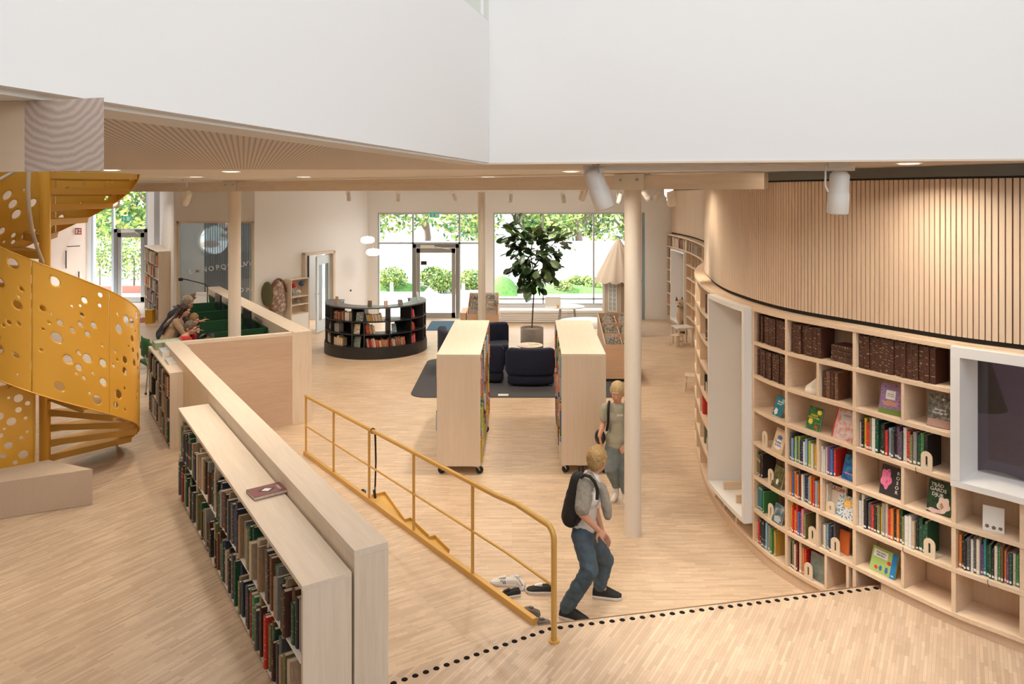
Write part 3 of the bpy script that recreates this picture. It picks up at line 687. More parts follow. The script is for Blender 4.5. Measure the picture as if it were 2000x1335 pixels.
# --- face-out books and bookends on the curved wall ------------------
def text_mesh(txt, size, m, parent, M, name='title', extr=.0006, align='CENTER', spacing=1.0, line=1.0, shear=0):
    cu = bpy.data.curves.new('t', 'FONT'); cu.body = txt; cu.size = size; cu.align_x = align; cu.align_y = 'CENTER'; cu.extrude = extr; cu.resolution_u = 3
    cu.space_character = spacing; cu.space_line = line; cu.offset = size*.012
    o = bpy.data.objects.new('t', cu); COL.objects.link(o); bpy.context.view_layer.update()
    me = bpy.data.meshes.new_from_object(o); bpy.data.objects.remove(o); me.name = name
    me.transform(M); me.materials.clear(); me.materials.append(m); o2 = bpy.data.objects.new(name, me); COL.objects.link(o2)
    if parent: o2.parent = parent
    return o2
def art(name, base, c2, c3, scale=30, kind='noise', lo=.45, hi=.55):
    """printed cover art: soft blotches in three colours"""
    if name in _mc: return _mc[name]
    m = mat(name, base, .4); n = m.node_tree; b = n.nodes['Principled BSDF']; tc = n.nodes.new('ShaderNodeTexCoord')
    if kind == 'voronoi': nz = n.nodes.new('ShaderNodeTexVoronoi'); out = nz.outputs['Distance']
    else: nz = n.nodes.new('ShaderNodeTexNoise'); nz.inputs['Detail'].default_value = 4; out = nz.outputs[0]
    nz.inputs['Scale'].default_value = scale; n.links.new(tc.outputs['Object'], nz.inputs['Vector'])
    r = n.nodes.new('ShaderNodeValToRGB'); e = r.color_ramp.elements; e[0].position = lo-.12; e[0].color = (*base, 1); e[1].position = hi+.1; e[1].color = (*c3, 1)
    k = e.new((lo+hi)/2); k.color = (*c2, 1); n.links.new(out, r.inputs[0]); n.links.new(r.outputs[0], b.inputs['Base Color']); return m
def face_book(s, row, wd, ht, th, cov, edge, label, group='face-out books leaning on the curved bookcase', tilt=.30, yaw=0, parts=(), d=.06, texts=()):
    """leaning book showing its front: local x = width to the right, local z = height, local -y = out"""
    p, t = cvp(s, d); ang = math.atan2(-t.y, -t.x)+yaw
    z = ZK[row+1]+.001
    o = thing('display_book', label, 'book', (p.x, p.y, z), 0, group); o.rotation_euler = (Matrix.Rotation(ang, 4, 'Z') @ Matrix.Rotation(-tilt, 4, 'X')).to_euler()
    m = LMB(); m.box(-wd/2, wd/2, 0, .003, 0, ht); m.box(-wd/2, wd/2, th-.003, th, 0, ht); m.box(-wd/2, -wd/2+.003, .003, th-.003, 0, ht)
    m.build('cover', cov, o, bevel=.001)
    m = LMB(); m.box(-wd/2+.003, wd/2-.004, .003, th-.003, .003, ht-.003); m.build('pages', M_page, o)
    for nm, x0, x1, z0, z1, mt, shape in parts:
        m = LMB()
        if shape == 'rect': m.box(x0, x1, -.0012, .0002, z0, z1)
        else:
            cx, cz, rx, rz = (x0+x1)/2, (z0+z1)/2, (x1-x0)/2, (z1-z0)/2; n = 28; ring = []
            for k in range(n):
                a = 2*PI*k/n; q = 1+(.14*math.sin(5*a+cx*90) if shape == 'blob' else (.22*math.cos(8*a) if shape == 'flower' else 0)); ring.append((cx+rx*q*math.cos(a), cz+rz*q*math.sin(a)))
            m.add([(x, -.0012, zz) for x, zz in ring]+[(x, .0002, zz) for x, zz in ring], [tuple(range(n))]+[(k, n+k, n+(k+1) % n, (k+1) % n) for k in range(n)])
        m.build(nm, mt, o)
    for txt, size, x, zz, mt, rot in texts:
        text_mesh(txt, size, mt, o, Matrix.Translation((x, -.0016, zz)) @ Matrix.Rotation(PI/2, 4, 'X') @ Matrix.Rotation(rot, 4, 'Z'), 'title')
    return o
I = lambda n, c, r=.5: mat('ink_'+n, c, r)
Wt, Yl, Bk, Rd = I('white', (.85, .83, .8)), I('yellow', (.85, .62, .05)), I('black', (.02, .02, .02)), I('red', (.65, .04, .03))
face_book(s_px(1506), 2, .13, .19, .014, mat('teal_cover', (.01, .17, .24), .4), 0, 'small teal book with white leaf shapes, alone in its compartment', tilt=.32,
          parts=[('leaf_print', -.05, .0, .01, .07, Wt, 'blob'), ('leaf_print', .02, .06, .12, .17, I('aqua', (.2, .5, .55)), 'blob')], texts=[('Lilla ön\nom hav', .022, 0, .125, Wt, 0)])
face_book(s_px(1577), 2, .145, .20, .016, art('sunflower_cover', (.01, .09, .03), (.02, .14, .04), (.10, .25, .04), 40), 0, 'dark green book with sunflowers and yellow lettering', tilt=.30,
          parts=[('flower_print', -.055, -.01, .045, .095, Yl, 'flower'), ('flower_print', .02, .065, .14, .18, Yl, 'flower'), ('flower_print', .015, .05, .02, .045, Rd, 'flower')], texts=[('SÅRBAR\nOCH STARK', .021, -.005, .115, Yl, 0)])
face_book(s_px(1634), 2, .19, .25, .02, art('redwhite_cover', (.75, .68, .64), (.70, .40, .36), (.62, .10, .08), 26, lo=.5, hi=.62), 0, 'large white and red illustrated book with a red spine', tilt=.36,
          parts=[('sky_print', -.05, .075, .15, .235, I('palepink', (.78, .72, .72)), 'blob'), ('spine_band', -.095, -.083, 0, .25, Rd, 'rect')], texts=[('TRÄDET', .02, .01, .20, I('slate', (.25, .22, .25)), 0)])
face_book(s_px(1728), 1, .18, .235, .022, art('lilac_cover', (.10, .06, .12), (.42, .25, .48), (.06, .10, .03), 55, lo=.42, hi=.6), 0, 'book with purple lilac flowers and a white title plate', tilt=.26, yaw=.12,
          parts=[('title_plate', -.045, .03, .115, .185, Wt, 'rect'), ('hands_print', -.07, .06, .065, .105, I('skin', (.62, .30, .22)), 'blob'), ('grass_print', -.088, .088, .002, .04, I('grass', (.14, .22, .03)), 'rect')], texts=[('Syrener\noch sånt', .016, -.007, .15, I('slate', (.2, .2, .22)), 0)])
face_book(s_px(1826), 1, .17, .245, .024, art('forest_cover', (.05, .055, .05), (.16, .15, .12), (.36, .32, .27), 34), 0, 'grey-green book with a misty tree photograph', tilt=.24, yaw=.15,
          parts=[('ground_print', -.08, .08, .004, .06, I('rosybrown', (.45, .27, .22)), 'rect')], texts=[('Skogens\nhemliga liv', .024, .0, .12, Wt, 0), ('*', .05, .015, .2, Wt, 0)])
face_book(s_px(1513), 3, .15, .225, .03, mat('sand_cover', (.62, .45, .28), .5), 0, 'sand coloured book with a bottle drawing, beside an arched bookend', tilt=.34, d=.015,
          parts=[('label_print', -.055, .055, .035, .125, Wt, 'round'), ('bottle_print', -.03, .035, .125, .165, I('blue', (.04, .12, .4)), 'blob')], texts=[('BUBBEL\nBOKEN', .026, 0, .085, I('navy', (.02, .04, .15)), 0)])
face_book(s_px(1650), 3, .15, .205, .02, art('sea_cover', (.01, .04, .16), (.02, .14, .40), (.05, .30, .28), 22), 0, 'dark blue book with wave artwork and a pink line', tilt=.30,
          parts=[('pink_line', -.05, .05, .05, .058, I('pink', (.85, .15, .25)), 'rect')])
face_book(s_px(1512), 4, .135, .20, .022, art('night_cover', (.02, .022, .015), (.10, .09, .03), (.16, .16, .06), 30), 0, 'dark book with a white goose on the fifth shelf', tilt=.30, d=.015,
          parts=[('goose_print', -.01, .02, .035, .085, Wt, 'blob')])
face_book(s_px(1728), 3, .175, .23, .02, mat('rose_book_black', (.035, .03, .035), .4), 0, 'black book with a big pink rose and upright white lettering', tilt=.24, yaw=.05,
          parts=[('rose_print', -.085, -.0, .05, .20, art('rose_petals', (.80, .10, .28), (.85, .25, .42), (.60, .05, .18), 40), 'blob')], texts=[('R\nO\nS\nO\nR', .036, .05, .115, Wt, 0)])
face_book(s_px(1823), 3, .165, .24, .022, art('garden_black', (.012, .02, .012), (.02, .05, .02), (.03, .08, .03), 30), 0, 'black book titled in white and yellow with a pale flower', tilt=.24, yaw=.08,
          parts=[('flower_print', -.01, .078, .02, .13, I('palepetal', (.80, .62, .52)), 'blob'), ('flower_heart', .0, .035, .04, .085, I('orange', (.85, .45, .05)), 'blob'), ('petal_print', -.08, .03, .003, .035, I('rosepale', (.75, .5, .48)), 'blob')],
          texts=[('TRÄD', .034, -.02, .205, Wt, 0), ('GÅRDS\nDJUR', .036, -.012, .155, Yl if False else Wt, 0)])
face_book(s_px(1621), 4, .16, .258, .02, mat('kropp_cover', (.78, .66, .54), .5), 0, 'cream book with bold dark red lettering behind a blue patterned one', tilt=.10, d=.085,
          parts=[('black_band', -.07, .04, .22, .24, Bk, 'rect')], texts=[('KROPP', .046, .0, .195, I('darkred', (.25, .03, .03)), 0)])
face_book(s_px(1644), 4, .19, .185, .022, art('bluewhite_cover', (.03, .10, .26), (.30, .42, .52), (.70, .70, .68), 60, 'voronoi', .3, .45), 0, 'blue and white patterned book with an orange heart shape', tilt=.34, d=.04,
          parts=[('orange_patch', -.04, .04, .09, .165, I('orange', (.80, .33, .10)), 'blob')], texts=[('1000\nBLAD', .020, 0, .13, Wt, 0)])
face_book(s_px(1513), 5, .13, .17, .02, art('pond_cover', (.03, .08, .12), (.08, .16, .2), (.45, .45, .45), 18), 0, 'slate blue book with a pale animal on the sixth shelf', tilt=.30, d=.015, parts=[('animal_print', -.04, .05, .01, .07, I('greywhite', (.5, .5, .5)), 'blob')])
face_book(s_px(1629), 5, .14, .19, .016, mat('orange_cover', (.72, .17, .04), .45), 0, 'orange book behind an arched bookend on the sixth shelf', tilt=.12, d=.09)
face_book(s_px(1589), 6, .17, .225, .02, art('grey_pattern_cover', (.16, .19, .17), (.22, .25, .22), (.45, .12, .10), 28, lo=.55, hi=.75), 0, 'grey-green picture book on the lowest shelf behind an arched bookend', tilt=.12, d=.05)
face_book(s_px(1713), 5, .215, .19, .014, mat('lime_cover', (.36, .52, .16), .45), 0, 'wide light green picture book with a blue edge band', tilt=.30, d=.06,
          parts=[('blue_band', .065, .1075, 0, .19, I('cobalt', (.01, .19, .50)), 'rect'), ('title_plate', -.09, .03, .115, .17, Wt, 'rect'), ('red_disc', .03, .062, .085, .115, Rd, 'round'), ('figure_print', -.07, -.04, .02, .05, Rd, 'blob'), ('figure_print', -.03, -.005, .02, .06, I('blue', (.04, .12, .4)), 'blob'), ('figure_print', .02, .045, .015, .065, I('blue', (.04, .12, .4)), 'blob')],
          texts=[('Den stora\nlekboken', .02, -.03, .143, Bk, 0), ('BIB', .016, .086, .02, Wt, 0)])
face_book(s_px(1936), 3, .13, .17, .012, mat('white_card_cover', (.78, .75, .71), .5), 0, 'small white card book with mushrooms printed along its foot', tilt=.16, yaw=.2,
          parts=[('mushroom_print', -.05, -.025, .02, .045, I('brown', (.2, .12, .08)), 'blob'), ('mushroom_print', -.01, .015, .015, .04, I('brown', (.2, .12, .08)), 'blob'), ('mushroom_print', .03, .055, .018, .04, I('brown', (.2, .12, .08)), 'blob')])
M_bend = mat('birch_ply_bookend', (.76, .63, .47), .5)
def bookend(s, row, label, d=.03, yaw=0, wd=.085, ht=.14):
    p, t = cvp(s, d); ang = math.atan2(-t.y, -t.x)+yaw; m = LMB(); r = wd/2; n = 14
    outer = [(r, 0)]+[(r*math.cos(PI*k/n), ht-r+r*math.sin(PI*k/n)) for k in range(n+1)]+[(-r, 0)]
    q = r*.2; inner = [(q, .03)]+[(q*math.cos(PI*k/n), ht-r+q*math.sin(PI*k/n)) for k in range(n+1)]+[(-q, .03)]
    N = len(outer); vs = [(x, 0, z) for x, z in outer]+[(x, 0, z) for x, z in inner]+[(x, .008, z) for x, z in outer]+[(x, .008, z) for x, z in inner]; fs = []
    for k in range(N):
        j = (k+1) % N; fs += [(k, j, N+j, N+k), (2*N+k, 3*N+k, 3*N+j, 2*N+j), (k, 2*N+k, 2*N+j, j), (N+k, N+j, 3*N+j, 3*N+k)]
    m.add(vs, fs); m.box(-r, r, .008, .11, 0, .004)
    o = m.build('bookend', M_bend); o.location = (p.x, p.y, ZK[row+1]+.001); o.rotation_euler = (0, 0, ang)
    return tag(o, label, 'bookend', 'arched plywood bookends on the curved bookcase')
bookend(s_px(1488), 3, 'arched plywood bookend beside the sand coloured bottle book')
bookend(s_px(1500), 4, 'arched plywood bookend left of the goose book')
bookend(s_px(1500), 5, 'arched plywood bookend in front of green books on the sixth shelf')
bookend(s_px(1582), 5, 'arched plywood bookend after the green books, middle of the sixth shelf')
bookend(s_px(1628), 5, 'arched plywood bookend in front of the orange cover', d=.02)
bookend(s_px(1577), 6, 'arched plywood bookend in front of the grey-green picture book', d=.01)
bookend(s_px(1617), 4, 'arched plywood bookend under the dark red lettering', d=.03, ht=.10)
bookend(s_px(1810), 2, 'arched plywood bookend ending the mixed row under the lilac flower book', d=.0)
bookend(s_px(1814), 4, 'arched plywood bookend ending the long row above the green picture book', d=.01)
for yy, r in ((8.78, 5), (8.85, 3)): bookend(s_y(yy), r, f'arched plywood bookend on the {ROWN[r]} shelf in the shade beyond the near niche')
def paper_cone(s, row, label):
    p, t = cvp(s, .12); m = LMB(); n = 10; rows = []
    for rr, z in ((.10, 0), (.10, .02), (.085, .05), (.0, .125)): rows.append([(rr*(1+.05*(k % 2))*math.cos(2*PI*k/n), rr*(1+.05*(k % 2))*math.sin(2*PI*k/n), z) for k in range(n)])
    m.grid(rows, closed=True, smooth=False); o = m.build('paper_cone', mat('folded_paper', (.80, .71, .58), .8)); o.location = (p.x, p.y, ZK[row+1]+.002); return tag(o, label, 'ornament')
paper_cone(s_px(1577), 1, 'folded cream paper cone standing on the second shelf')
paper_cone(s_y(8.42), 0, 'folded cream paper cone on the top shelf beyond the near niche')
# label strings hanging from two shelves
for px, r in ((1789, 2), (1765, 4), (1930, 4)):
    p, t = cvp(s_px(px), -.004); m = MB(); z = ZK[r+1]
    m.tube([(p.x, p.y, z+.002), (p.x-.004, p.y-.008, z-.02), (p.x+.006, p.y-.01, z-.045)], .002, 6); o = m.build('ribbon', M_black)
    tag(recenter(o), {1789: 'short black ribbon hanging off the shelf under the mixed books', 1765: 'short black ribbon hanging off the shelf above the green picture book', 1930: 'short black ribbon hanging off the shelf by the edge of the view'}[px], 'ribbon')
# ================================================================ LEFT SIDE: LOW BOOKCASES, STAIR, RAMP RAIL
ANG_R = math.atan2(DR.y, DR.x)
def low_case(name, label, near_l, length, depth, z0, z1, rows, end_panel_at_near=True, legs=True):
    """open towards the left (-NR); near_l = left near corner, runs along DR"""
    t = thing(name, label, 'bookcase', (near_l[0], near_l[1], z0))
    P = lambda u, n: (near_l[0]+DR.x*u+NR.x*n, near_l[1]+DR.y*u+NR.y*n)
    def slab(nm, u0, u1, n0, n1, a, b, m, bev=.0015):
        q = MB(); q.prism([P(u0, n0), P(u1, n0), P(u1, n1), P(u0, n1)], a, b); return q.build(nm, m, t, bevel=bev)
    slab('top_board', 0, length, 0, depth, z1-.028, z1, M_ashx)
    slab('end_panel', 0, .03, 0.004, depth, z0+.0, z1-.028, M_ash); slab('end_panel', length-.03, length, .004, depth, z0, z1-.028, M_ash)
    slab('back_panel', .03, length-.03, depth-.02, depth, z0, z1-.028, M_ash)
    zb = z0+.07; rowh = (z1-.028-zb)/rows
    M_w = mat('white_steel_shelf', (.80, .77, .73), .45)
    for r in range(rows): slab('shelf', .03, length-.03, .0, depth-.02, zb+rowh*r-.012, zb+rowh*r, M_w, 0)
    n = max(1, round(length/.9))
    for k in range(1, n): slab('upright', length*k/n-.008, length*k/n+.008, .03, depth-.02, z0+.03, z1-.028, M_w, 0)
    for k in range(n+1): slab('foot', min(max(length*k/n, .05), length-.05)-.02, min(max(length*k/n, .05), length-.05)+.02, .01, .05, z0, z0+.06, M_w, 0)
    return t, P, zb, rowh
def fill_line(P, u0, u1, z, hs, ths, cols, where, group, dep=(.16, .23), n0=.0, out=(-.03, .02), lean=0, skip=.0, maxn=None):
    """books whose spines face -NR, placed along DR from u0 up to u1"""
    u = u0; k = 0; i = 0
    ang = math.atan2(DR.y, DR.x)+PI       # local +x runs towards the near end, local y points to +NR
    while True:
        th = rnd.uniform(*ths)
        if u+th > u1: break
        if rnd.random() < skip: u += rnd.uniform(.03, .08); continue
        c = rnd.choice(cols); h = rnd.uniform(*hs); dp = rnd.uniform(*dep); n = n0-rnd.uniform(*out)
        x, y = P(u+th, n)
        book(x, y, z+.001, ang, th, dp, h, c, label_book(c, where, th, h), group, lean=rnd.choice([0, 0, 0, .03, -.03]) if lean else 0)
        u += th+.0015; i += 1
        if maxn and i >= maxn: break
NLc = (-1.19, 4.18)
tcase, Pc, zb, rh = low_case('low_bookcase', 'long low ash bookcase backed against the ramp wall with one book lying on top', NLc, 4.18, .295, UP, 1.28, 2)
DK = ['dark brown', 'black', 'dark green', 'navy', 'dark grey', 'brown', 'grey', 'tan', 'beige', 'dark green', 'dark brown', 'olive', 'dark grey', 'black', 'tan', 'grey', 'dark red']
DK2 = DK+['red', 'green', 'cream']
zz0, zz1 = zb, zb+rh
fill_line(Pc, .05, 1.4, zz1, (.24, .34), (.024, .056), DK+['green', 'tan'], 'on the upper shelf near the end of the low bookcase', 'books on the long low bookcase', dep=(.18, .26))
fill_line(Pc, 1.42, 2.8, zz1, (.24, .35), (.024, .058), DK, 'on the middle upper shelf of the low bookcase', 'books on the long low bookcase', dep=(.18, .27))
fill_line(Pc, 2.82, 4.12, zz1, (.23, .34), (.024, .052), DK+['green', 'green', 'dark green'], 'on the far upper shelf of the low bookcase', 'books on the long low bookcase', dep=(.18, .26))
fill_line(Pc, .05, 1.4, zz0, (.24, .34), (.024, .058), DK2, 'on the bottom shelf near the end of the low bookcase', 'books on the long low bookcase', dep=(.18, .28))
fill_line(Pc, 1.42, 2.8, zz0, (.22, .35), (.026, .06), DK, 'on the middle bottom shelf of the low bookcase', 'books on the long low bookcase', dep=(.18, .27))
fill_line(Pc, 2.82, 4.12, zz0, (.22, .36), (.024, .052), DK+['light blue'], 'on the far bottom shelf of the low bookcase', 'books on the long low bookcase', dep=(.18, .26))
# maroon book lying on the low bookcase
bx, by = W(522, 957, 1.30)
o = thing('lying_book', 'maroon paperback with a white diamond on its cover lying on the low bookcase', 'book', (bx, by, 1.281), math.radians(38))
m = LMB(); m.box(-.125, .125, -.09, .09, 0, .003); m.box(-.125, .125, -.09, .09, .023, .026); m.box(-.125, .125, .087, .09, .003, .023); m.build('cover', mat('maroon_cover', (.20, .045, .05), .45), o, bevel=.001)
m = LMB(); m.box(-.122, .122, -.087, .087, .003, .023); m.build('pages', M_page, o)
m = LMB(); m.add([(x, y, z) for z in (.0258, .0268) for x, y in ((-.045, 0), (-.005, -.032), (.035, 0), (-.005, .032))], [(4, 5, 6, 7), (0, 1, 5, 4), (1, 2, 6, 5), (2, 3, 7, 6), (3, 0, 4, 7)]); m.build('diamond_print', Wt, o)
m = LMB(); m.add([(x, y, z) for z in (.0257, .0263) for x, y in ((-.075, 0), (-.005, -.055), (.065, 0), (-.005, .055))], [(4, 5, 6, 7), (0, 1, 5, 4), (1, 2, 6, 5), (2, 3, 7, 6), (3, 0, 4, 7)]); m.build('dark_print', I('plumdark', (.05, .015, .03)), o)
text_mesh('KARLA', .03, Wt, o, Matrix.Translation((.085, 0, .0262)) @ Matrix.Rotation(PI/2, 4, 'Z'), 'title')
# second low bookcase with leaflet trays and a paper notice on its end
n2 = W(331, 877, UP); n2r = W(386, 872, UP)
t2case, P2, zb2, rh2 = low_case('low_bookcase', 'short low ash bookcase with leaflet trays on top and a paper notice on its end', (n2[0], n2[1]), 1.95, .44, UP, 1.29, 3)
GY_ = ['dark grey', 'grey', 'beige', 'tan', 'dark green', 'navy', 'dark red', 'olive', 'black', 'cream', 'grey']
for r in range(3):
    fill_line(P2, .05, 1.88, zb2+rh2*r, (.2, .27), (.02, .05), GY_, f"on the {['bottom', 'middle', 'upper'][r]} shelf under the leaflet trays", 'books and folders on the short low bookcase', dep=(.2, .28), skip=.03)
# paper notice
def sheet(name, label, cat, c, wd, ht, ang, matl, parent=None, z=0, texts=()):
    m = LMB(); m.box(-wd/2, wd/2, -.0015, 0, 0, ht); o = m.build(name, matl); o.location = c; o.rotation_euler = (0, 0, ang)
    for txt, size, x, zz, mt in texts: text_mesh(txt, size, mt, o, Matrix.Translation((x, -.0022, zz)) @ Matrix.Rotation(PI/2, 4, 'X'), 'text')
    return tag(o, label, cat) if label else o
px_, py_ = P2(-.002, .30)
sheet('paper_notice', 'paper notice taped to the end of the short low bookcase', 'notice', (px_, py_, .86), .21, .30, math.atan2(NR.y, NR.x), mat('notice_paper', (.74, .62, .53), .8), texts=[('Kommunens litteratur', .021, 0, .262, Bk), ('hylla', .014, 0, .238, Bk)])
def tray(u, n, L, Wd, h, label, matl, stack):
    x, y = P2(u, n); t = thing('leaflet_tray', label, 'tray', (x, y, 1.291), ANG_R-PI/2)
    m = LMB(); m.box(-Wd/2, Wd/2, -L/2, L/2, 0, .006); m.box(-Wd/2, -Wd/2+.006, -L/2, L/2, .006, h); m.box(Wd/2-.006, Wd/2, -L/2, L/2, .006, h); m.box(-Wd/2+.006, Wd/2-.006, -L/2, -L/2+.006, .006, h); m.box(-Wd/2+.006, Wd/2-.006, L/2-.006, L/2, .006, h)
    m.build('tray_body', matl, t)
    m = LMB(); m.box(-Wd/2+.012, Wd/2-.012, -L/2+.012, L/2-.012, .007, h-.012); m.build('leaflets', stack, t); return t
tray(1.72, .22, .30, .36, .10, 'pale green leaflet tray farthest back on the short low bookcase', mat('pale_green_tray', (.30, .36, .24), .5), mat('white_leaflets', (.62, .66, .56), .7, noise=.5, nscale=25))
tray(1.20, .24, .34, .36, .07, 'white tray of blue printed leaflets in the middle of the short low bookcase', mat('white_tray', (.72, .72, .70), .5), art('blue_leaflets', (.7, .7, .7), (.35, .5, .62), (.75, .75, .75), 18))
tray(.66, .24, .36, .36, .03, 'flat clear tray of pale leaflets nearest the notice', mat('white_tray', (.72, .72, .70), .5), art('pale_leaflets', (.66, .62, .58), (.5, .48, .46), (.72, .70, .68), 14))
# ---------------------------------------------------------------- spiral stair
uvec = Vector((STC[0], STC[1])).normalized(); vvec = Vector((uvec.y, -uvec.x))
def sp(phi, r):
    a = math.radians(phi); q = Vector(STC)+vvec*(r*math.sin(a))-uvec*(r*math.cos(a)); return q.x, q.y
zbot = lambda phi: .72-.0085*(phi-84.5)
st = thing('spiral_staircase', 'golden yellow spiral staircase wrapped in a perforated metal balustrade', 'staircase', (STC[0], STC[1], UP))
m = MB(); m.cyl((STC[0], STC[1], UP), (STC[0], STC[1], ZC+.3), .058, 28); m.build('pole', M_gold, st)
PH0, PH1 = 128.0, -285.0; step = 21.0; k = 0; ph = PH0
M_tread = mat('golden_tread', (.66, .37, .07), .45, .15)
while ph-step > PH1:
    z = zbot(ph-step*.5)+.10
    if z > UP+.05:
        m = MB(); R = STR-.025; n = 6; top = [sp(ph-step*i/n*1.08, R) for i in range(n+1)]
        inner = [sp(ph-step*1.08, .055), sp(ph, .055)]
        m.prism(top+inner, z-.035, z)
        a, b = sp(ph, .055), sp(ph, R); m.bar(a, b, .006, z-.09, z-.035)
        a, b = sp(ph-step*1.05, .055), sp(ph-step*1.05, R); m.bar(a, b, .006, z-.07, z-.035)
        m.build('tread', M_tread, st); k += 1
    ph -= step
def perforated(name, ph0, ph1, zlo, zhi, r, parent, holes, cell=.0135, matl=None, flatf=None):
    """sheet bent round the stair, with real round holes; u = arc length from ph0 (falling angle), v = height share in metres above zlo(phi)"""
    L = math.radians(abs(ph0-ph1))*r; nu = int(L/cell); H = zhi; nv = int(H/cell)
    hs = holes(L, H); vid = {}; vs = []; fs = []
    cellsz = .3; buckets = {}
    for (hu, hv, hr) in hs:
        for bi in range(int((hu-hr)/cellsz)-1, int((hu+hr)/cellsz)+2):
            for bj in range(int((hv-hr)/cellsz)-1, int((hv+hr)/cellsz)+2): buckets.setdefault((bi, bj), []).append((hu, hv, hr))
    def inside(u, v):
        for h in buckets.get((int(u/cellsz), int(v/cellsz)), ()):
            if (u-h[0])**2+(v-h[1])**2 < h[2]**2: return h
        return None
    P = {}
    for i in range(nu+1):
        for j in range(nv+1): P[i, j] = (L*i/nu, H*j/nv)
    keep = {}
    for i in range(nu):
        for j in range(nv):
            u, v = L*(i+.5)/nu, H*(j+.5)/nv
            h = inside(u, v); keep[i, j] = h
    mv = {}
    for (i, j), h in keep.items():
        if h:
            for a, b in ((i, j), (i+1, j), (i+1, j+1), (i, j+1)):
                nb = [keep.get((a-1, b-1), 0), keep.get((a, b-1), 0), keep.get((a, b), 0), keep.get((a-1, b), 0)]
                if any(q is None for q in nb): mv[a, b] = h
    for key, h in mv.items():
        u, v = P[key]; d = math.hypot(u-h[0], v-h[1])
        if d > 1e-6: P[key] = (h[0]+(u-h[0])/d*h[2], h[1]+(v-h[1])/d*h[2])
    sg = -1 if ph1 < ph0 else 1
    def idx(i, j):
        if (i, j) not in vid:
            u, v = P[i, j]; phi = ph0+sg*math.degrees(u/r); x, y = sp(phi, r); vid[i, j] = len(vs); vs.append((x, y, zlo(phi)+v))
        return vid[i, j]
    for (i, j), h in keep.items():
        if not h: fs.append((idx(i, j), idx(i+1, j), idx(i+1, j+1), idx(i, j+1)))
    m = MB(); m.add(vs, fs, 0, True); o = m.build(name, matl or M_gold, parent)
    sd = o.modifiers.new('thickness', 'SOLIDIFY'); sd.thickness = .004; sd.offset = 0
    return o
def hole_field(seed, dens=30, rmin=.012, rmax=.05, mleft=.05):
    def f(L, H):
        g = random.Random(seed); out = []
        for _ in range(int(L*H*dens*14)):
            r = rmin+(rmax-rmin)*g.random()**1.8; u = g.uniform(mleft, L-mleft); v = g.uniform(.09, H-.08)
            if all((u-a)**2+(v-b)**2 > (r+c+.02)**2 for a, b, c in out): out.append((u, v, r))
            if len(out) >= L*H*dens: break
        return out
    return f
bal = [(128, 92), (92, 38), (38, -7), (-7, -52), (-52, -97), (-97, -142), (-142, -187), (-187, -232), (-232, -277)]
for i, (a, b) in enumerate(bal):
    perforated('balustrade_panel', a, b+.25, zbot, 1.34, STR, st, hole_field(20+i), cell=.0135)
# rim edge strip and handrail following the helix
for nm, rr, dz, w_ in (('lower_rim', STR+.002, 0, .006), ('upper_rim', STR+.002, 1.34, .006)):
    m = MB(); m.tube([(*sp(p, rr), zbot(p)+dz) for p in [128-3*i for i in range(136)]], .007, 6); m.build(nm, M_gold, st)
m = MB(); m.tube([(*sp(p, STR-.16), zbot(p)+1.0) for p in [118-4*i for i in range(98)]], .02, 10); m.build('handrail', mat('cream_handrail', (.74, .66, .56), .45), st)
m = MB(); m.tube([(XY(x, Y), Y, ZY(y, Y)) for x, y, Y in ((57, 322, 7.9), (55, 370, 7.95), (57, 410, 8.0), (63, 450, 8.1), (73, 485, 8.2), (84, 513, 8.3), (88, 530, 8.36))], .020, 10); m.build('handrail', mat('cream_handrail', (.74, .66, .56), .45), st)
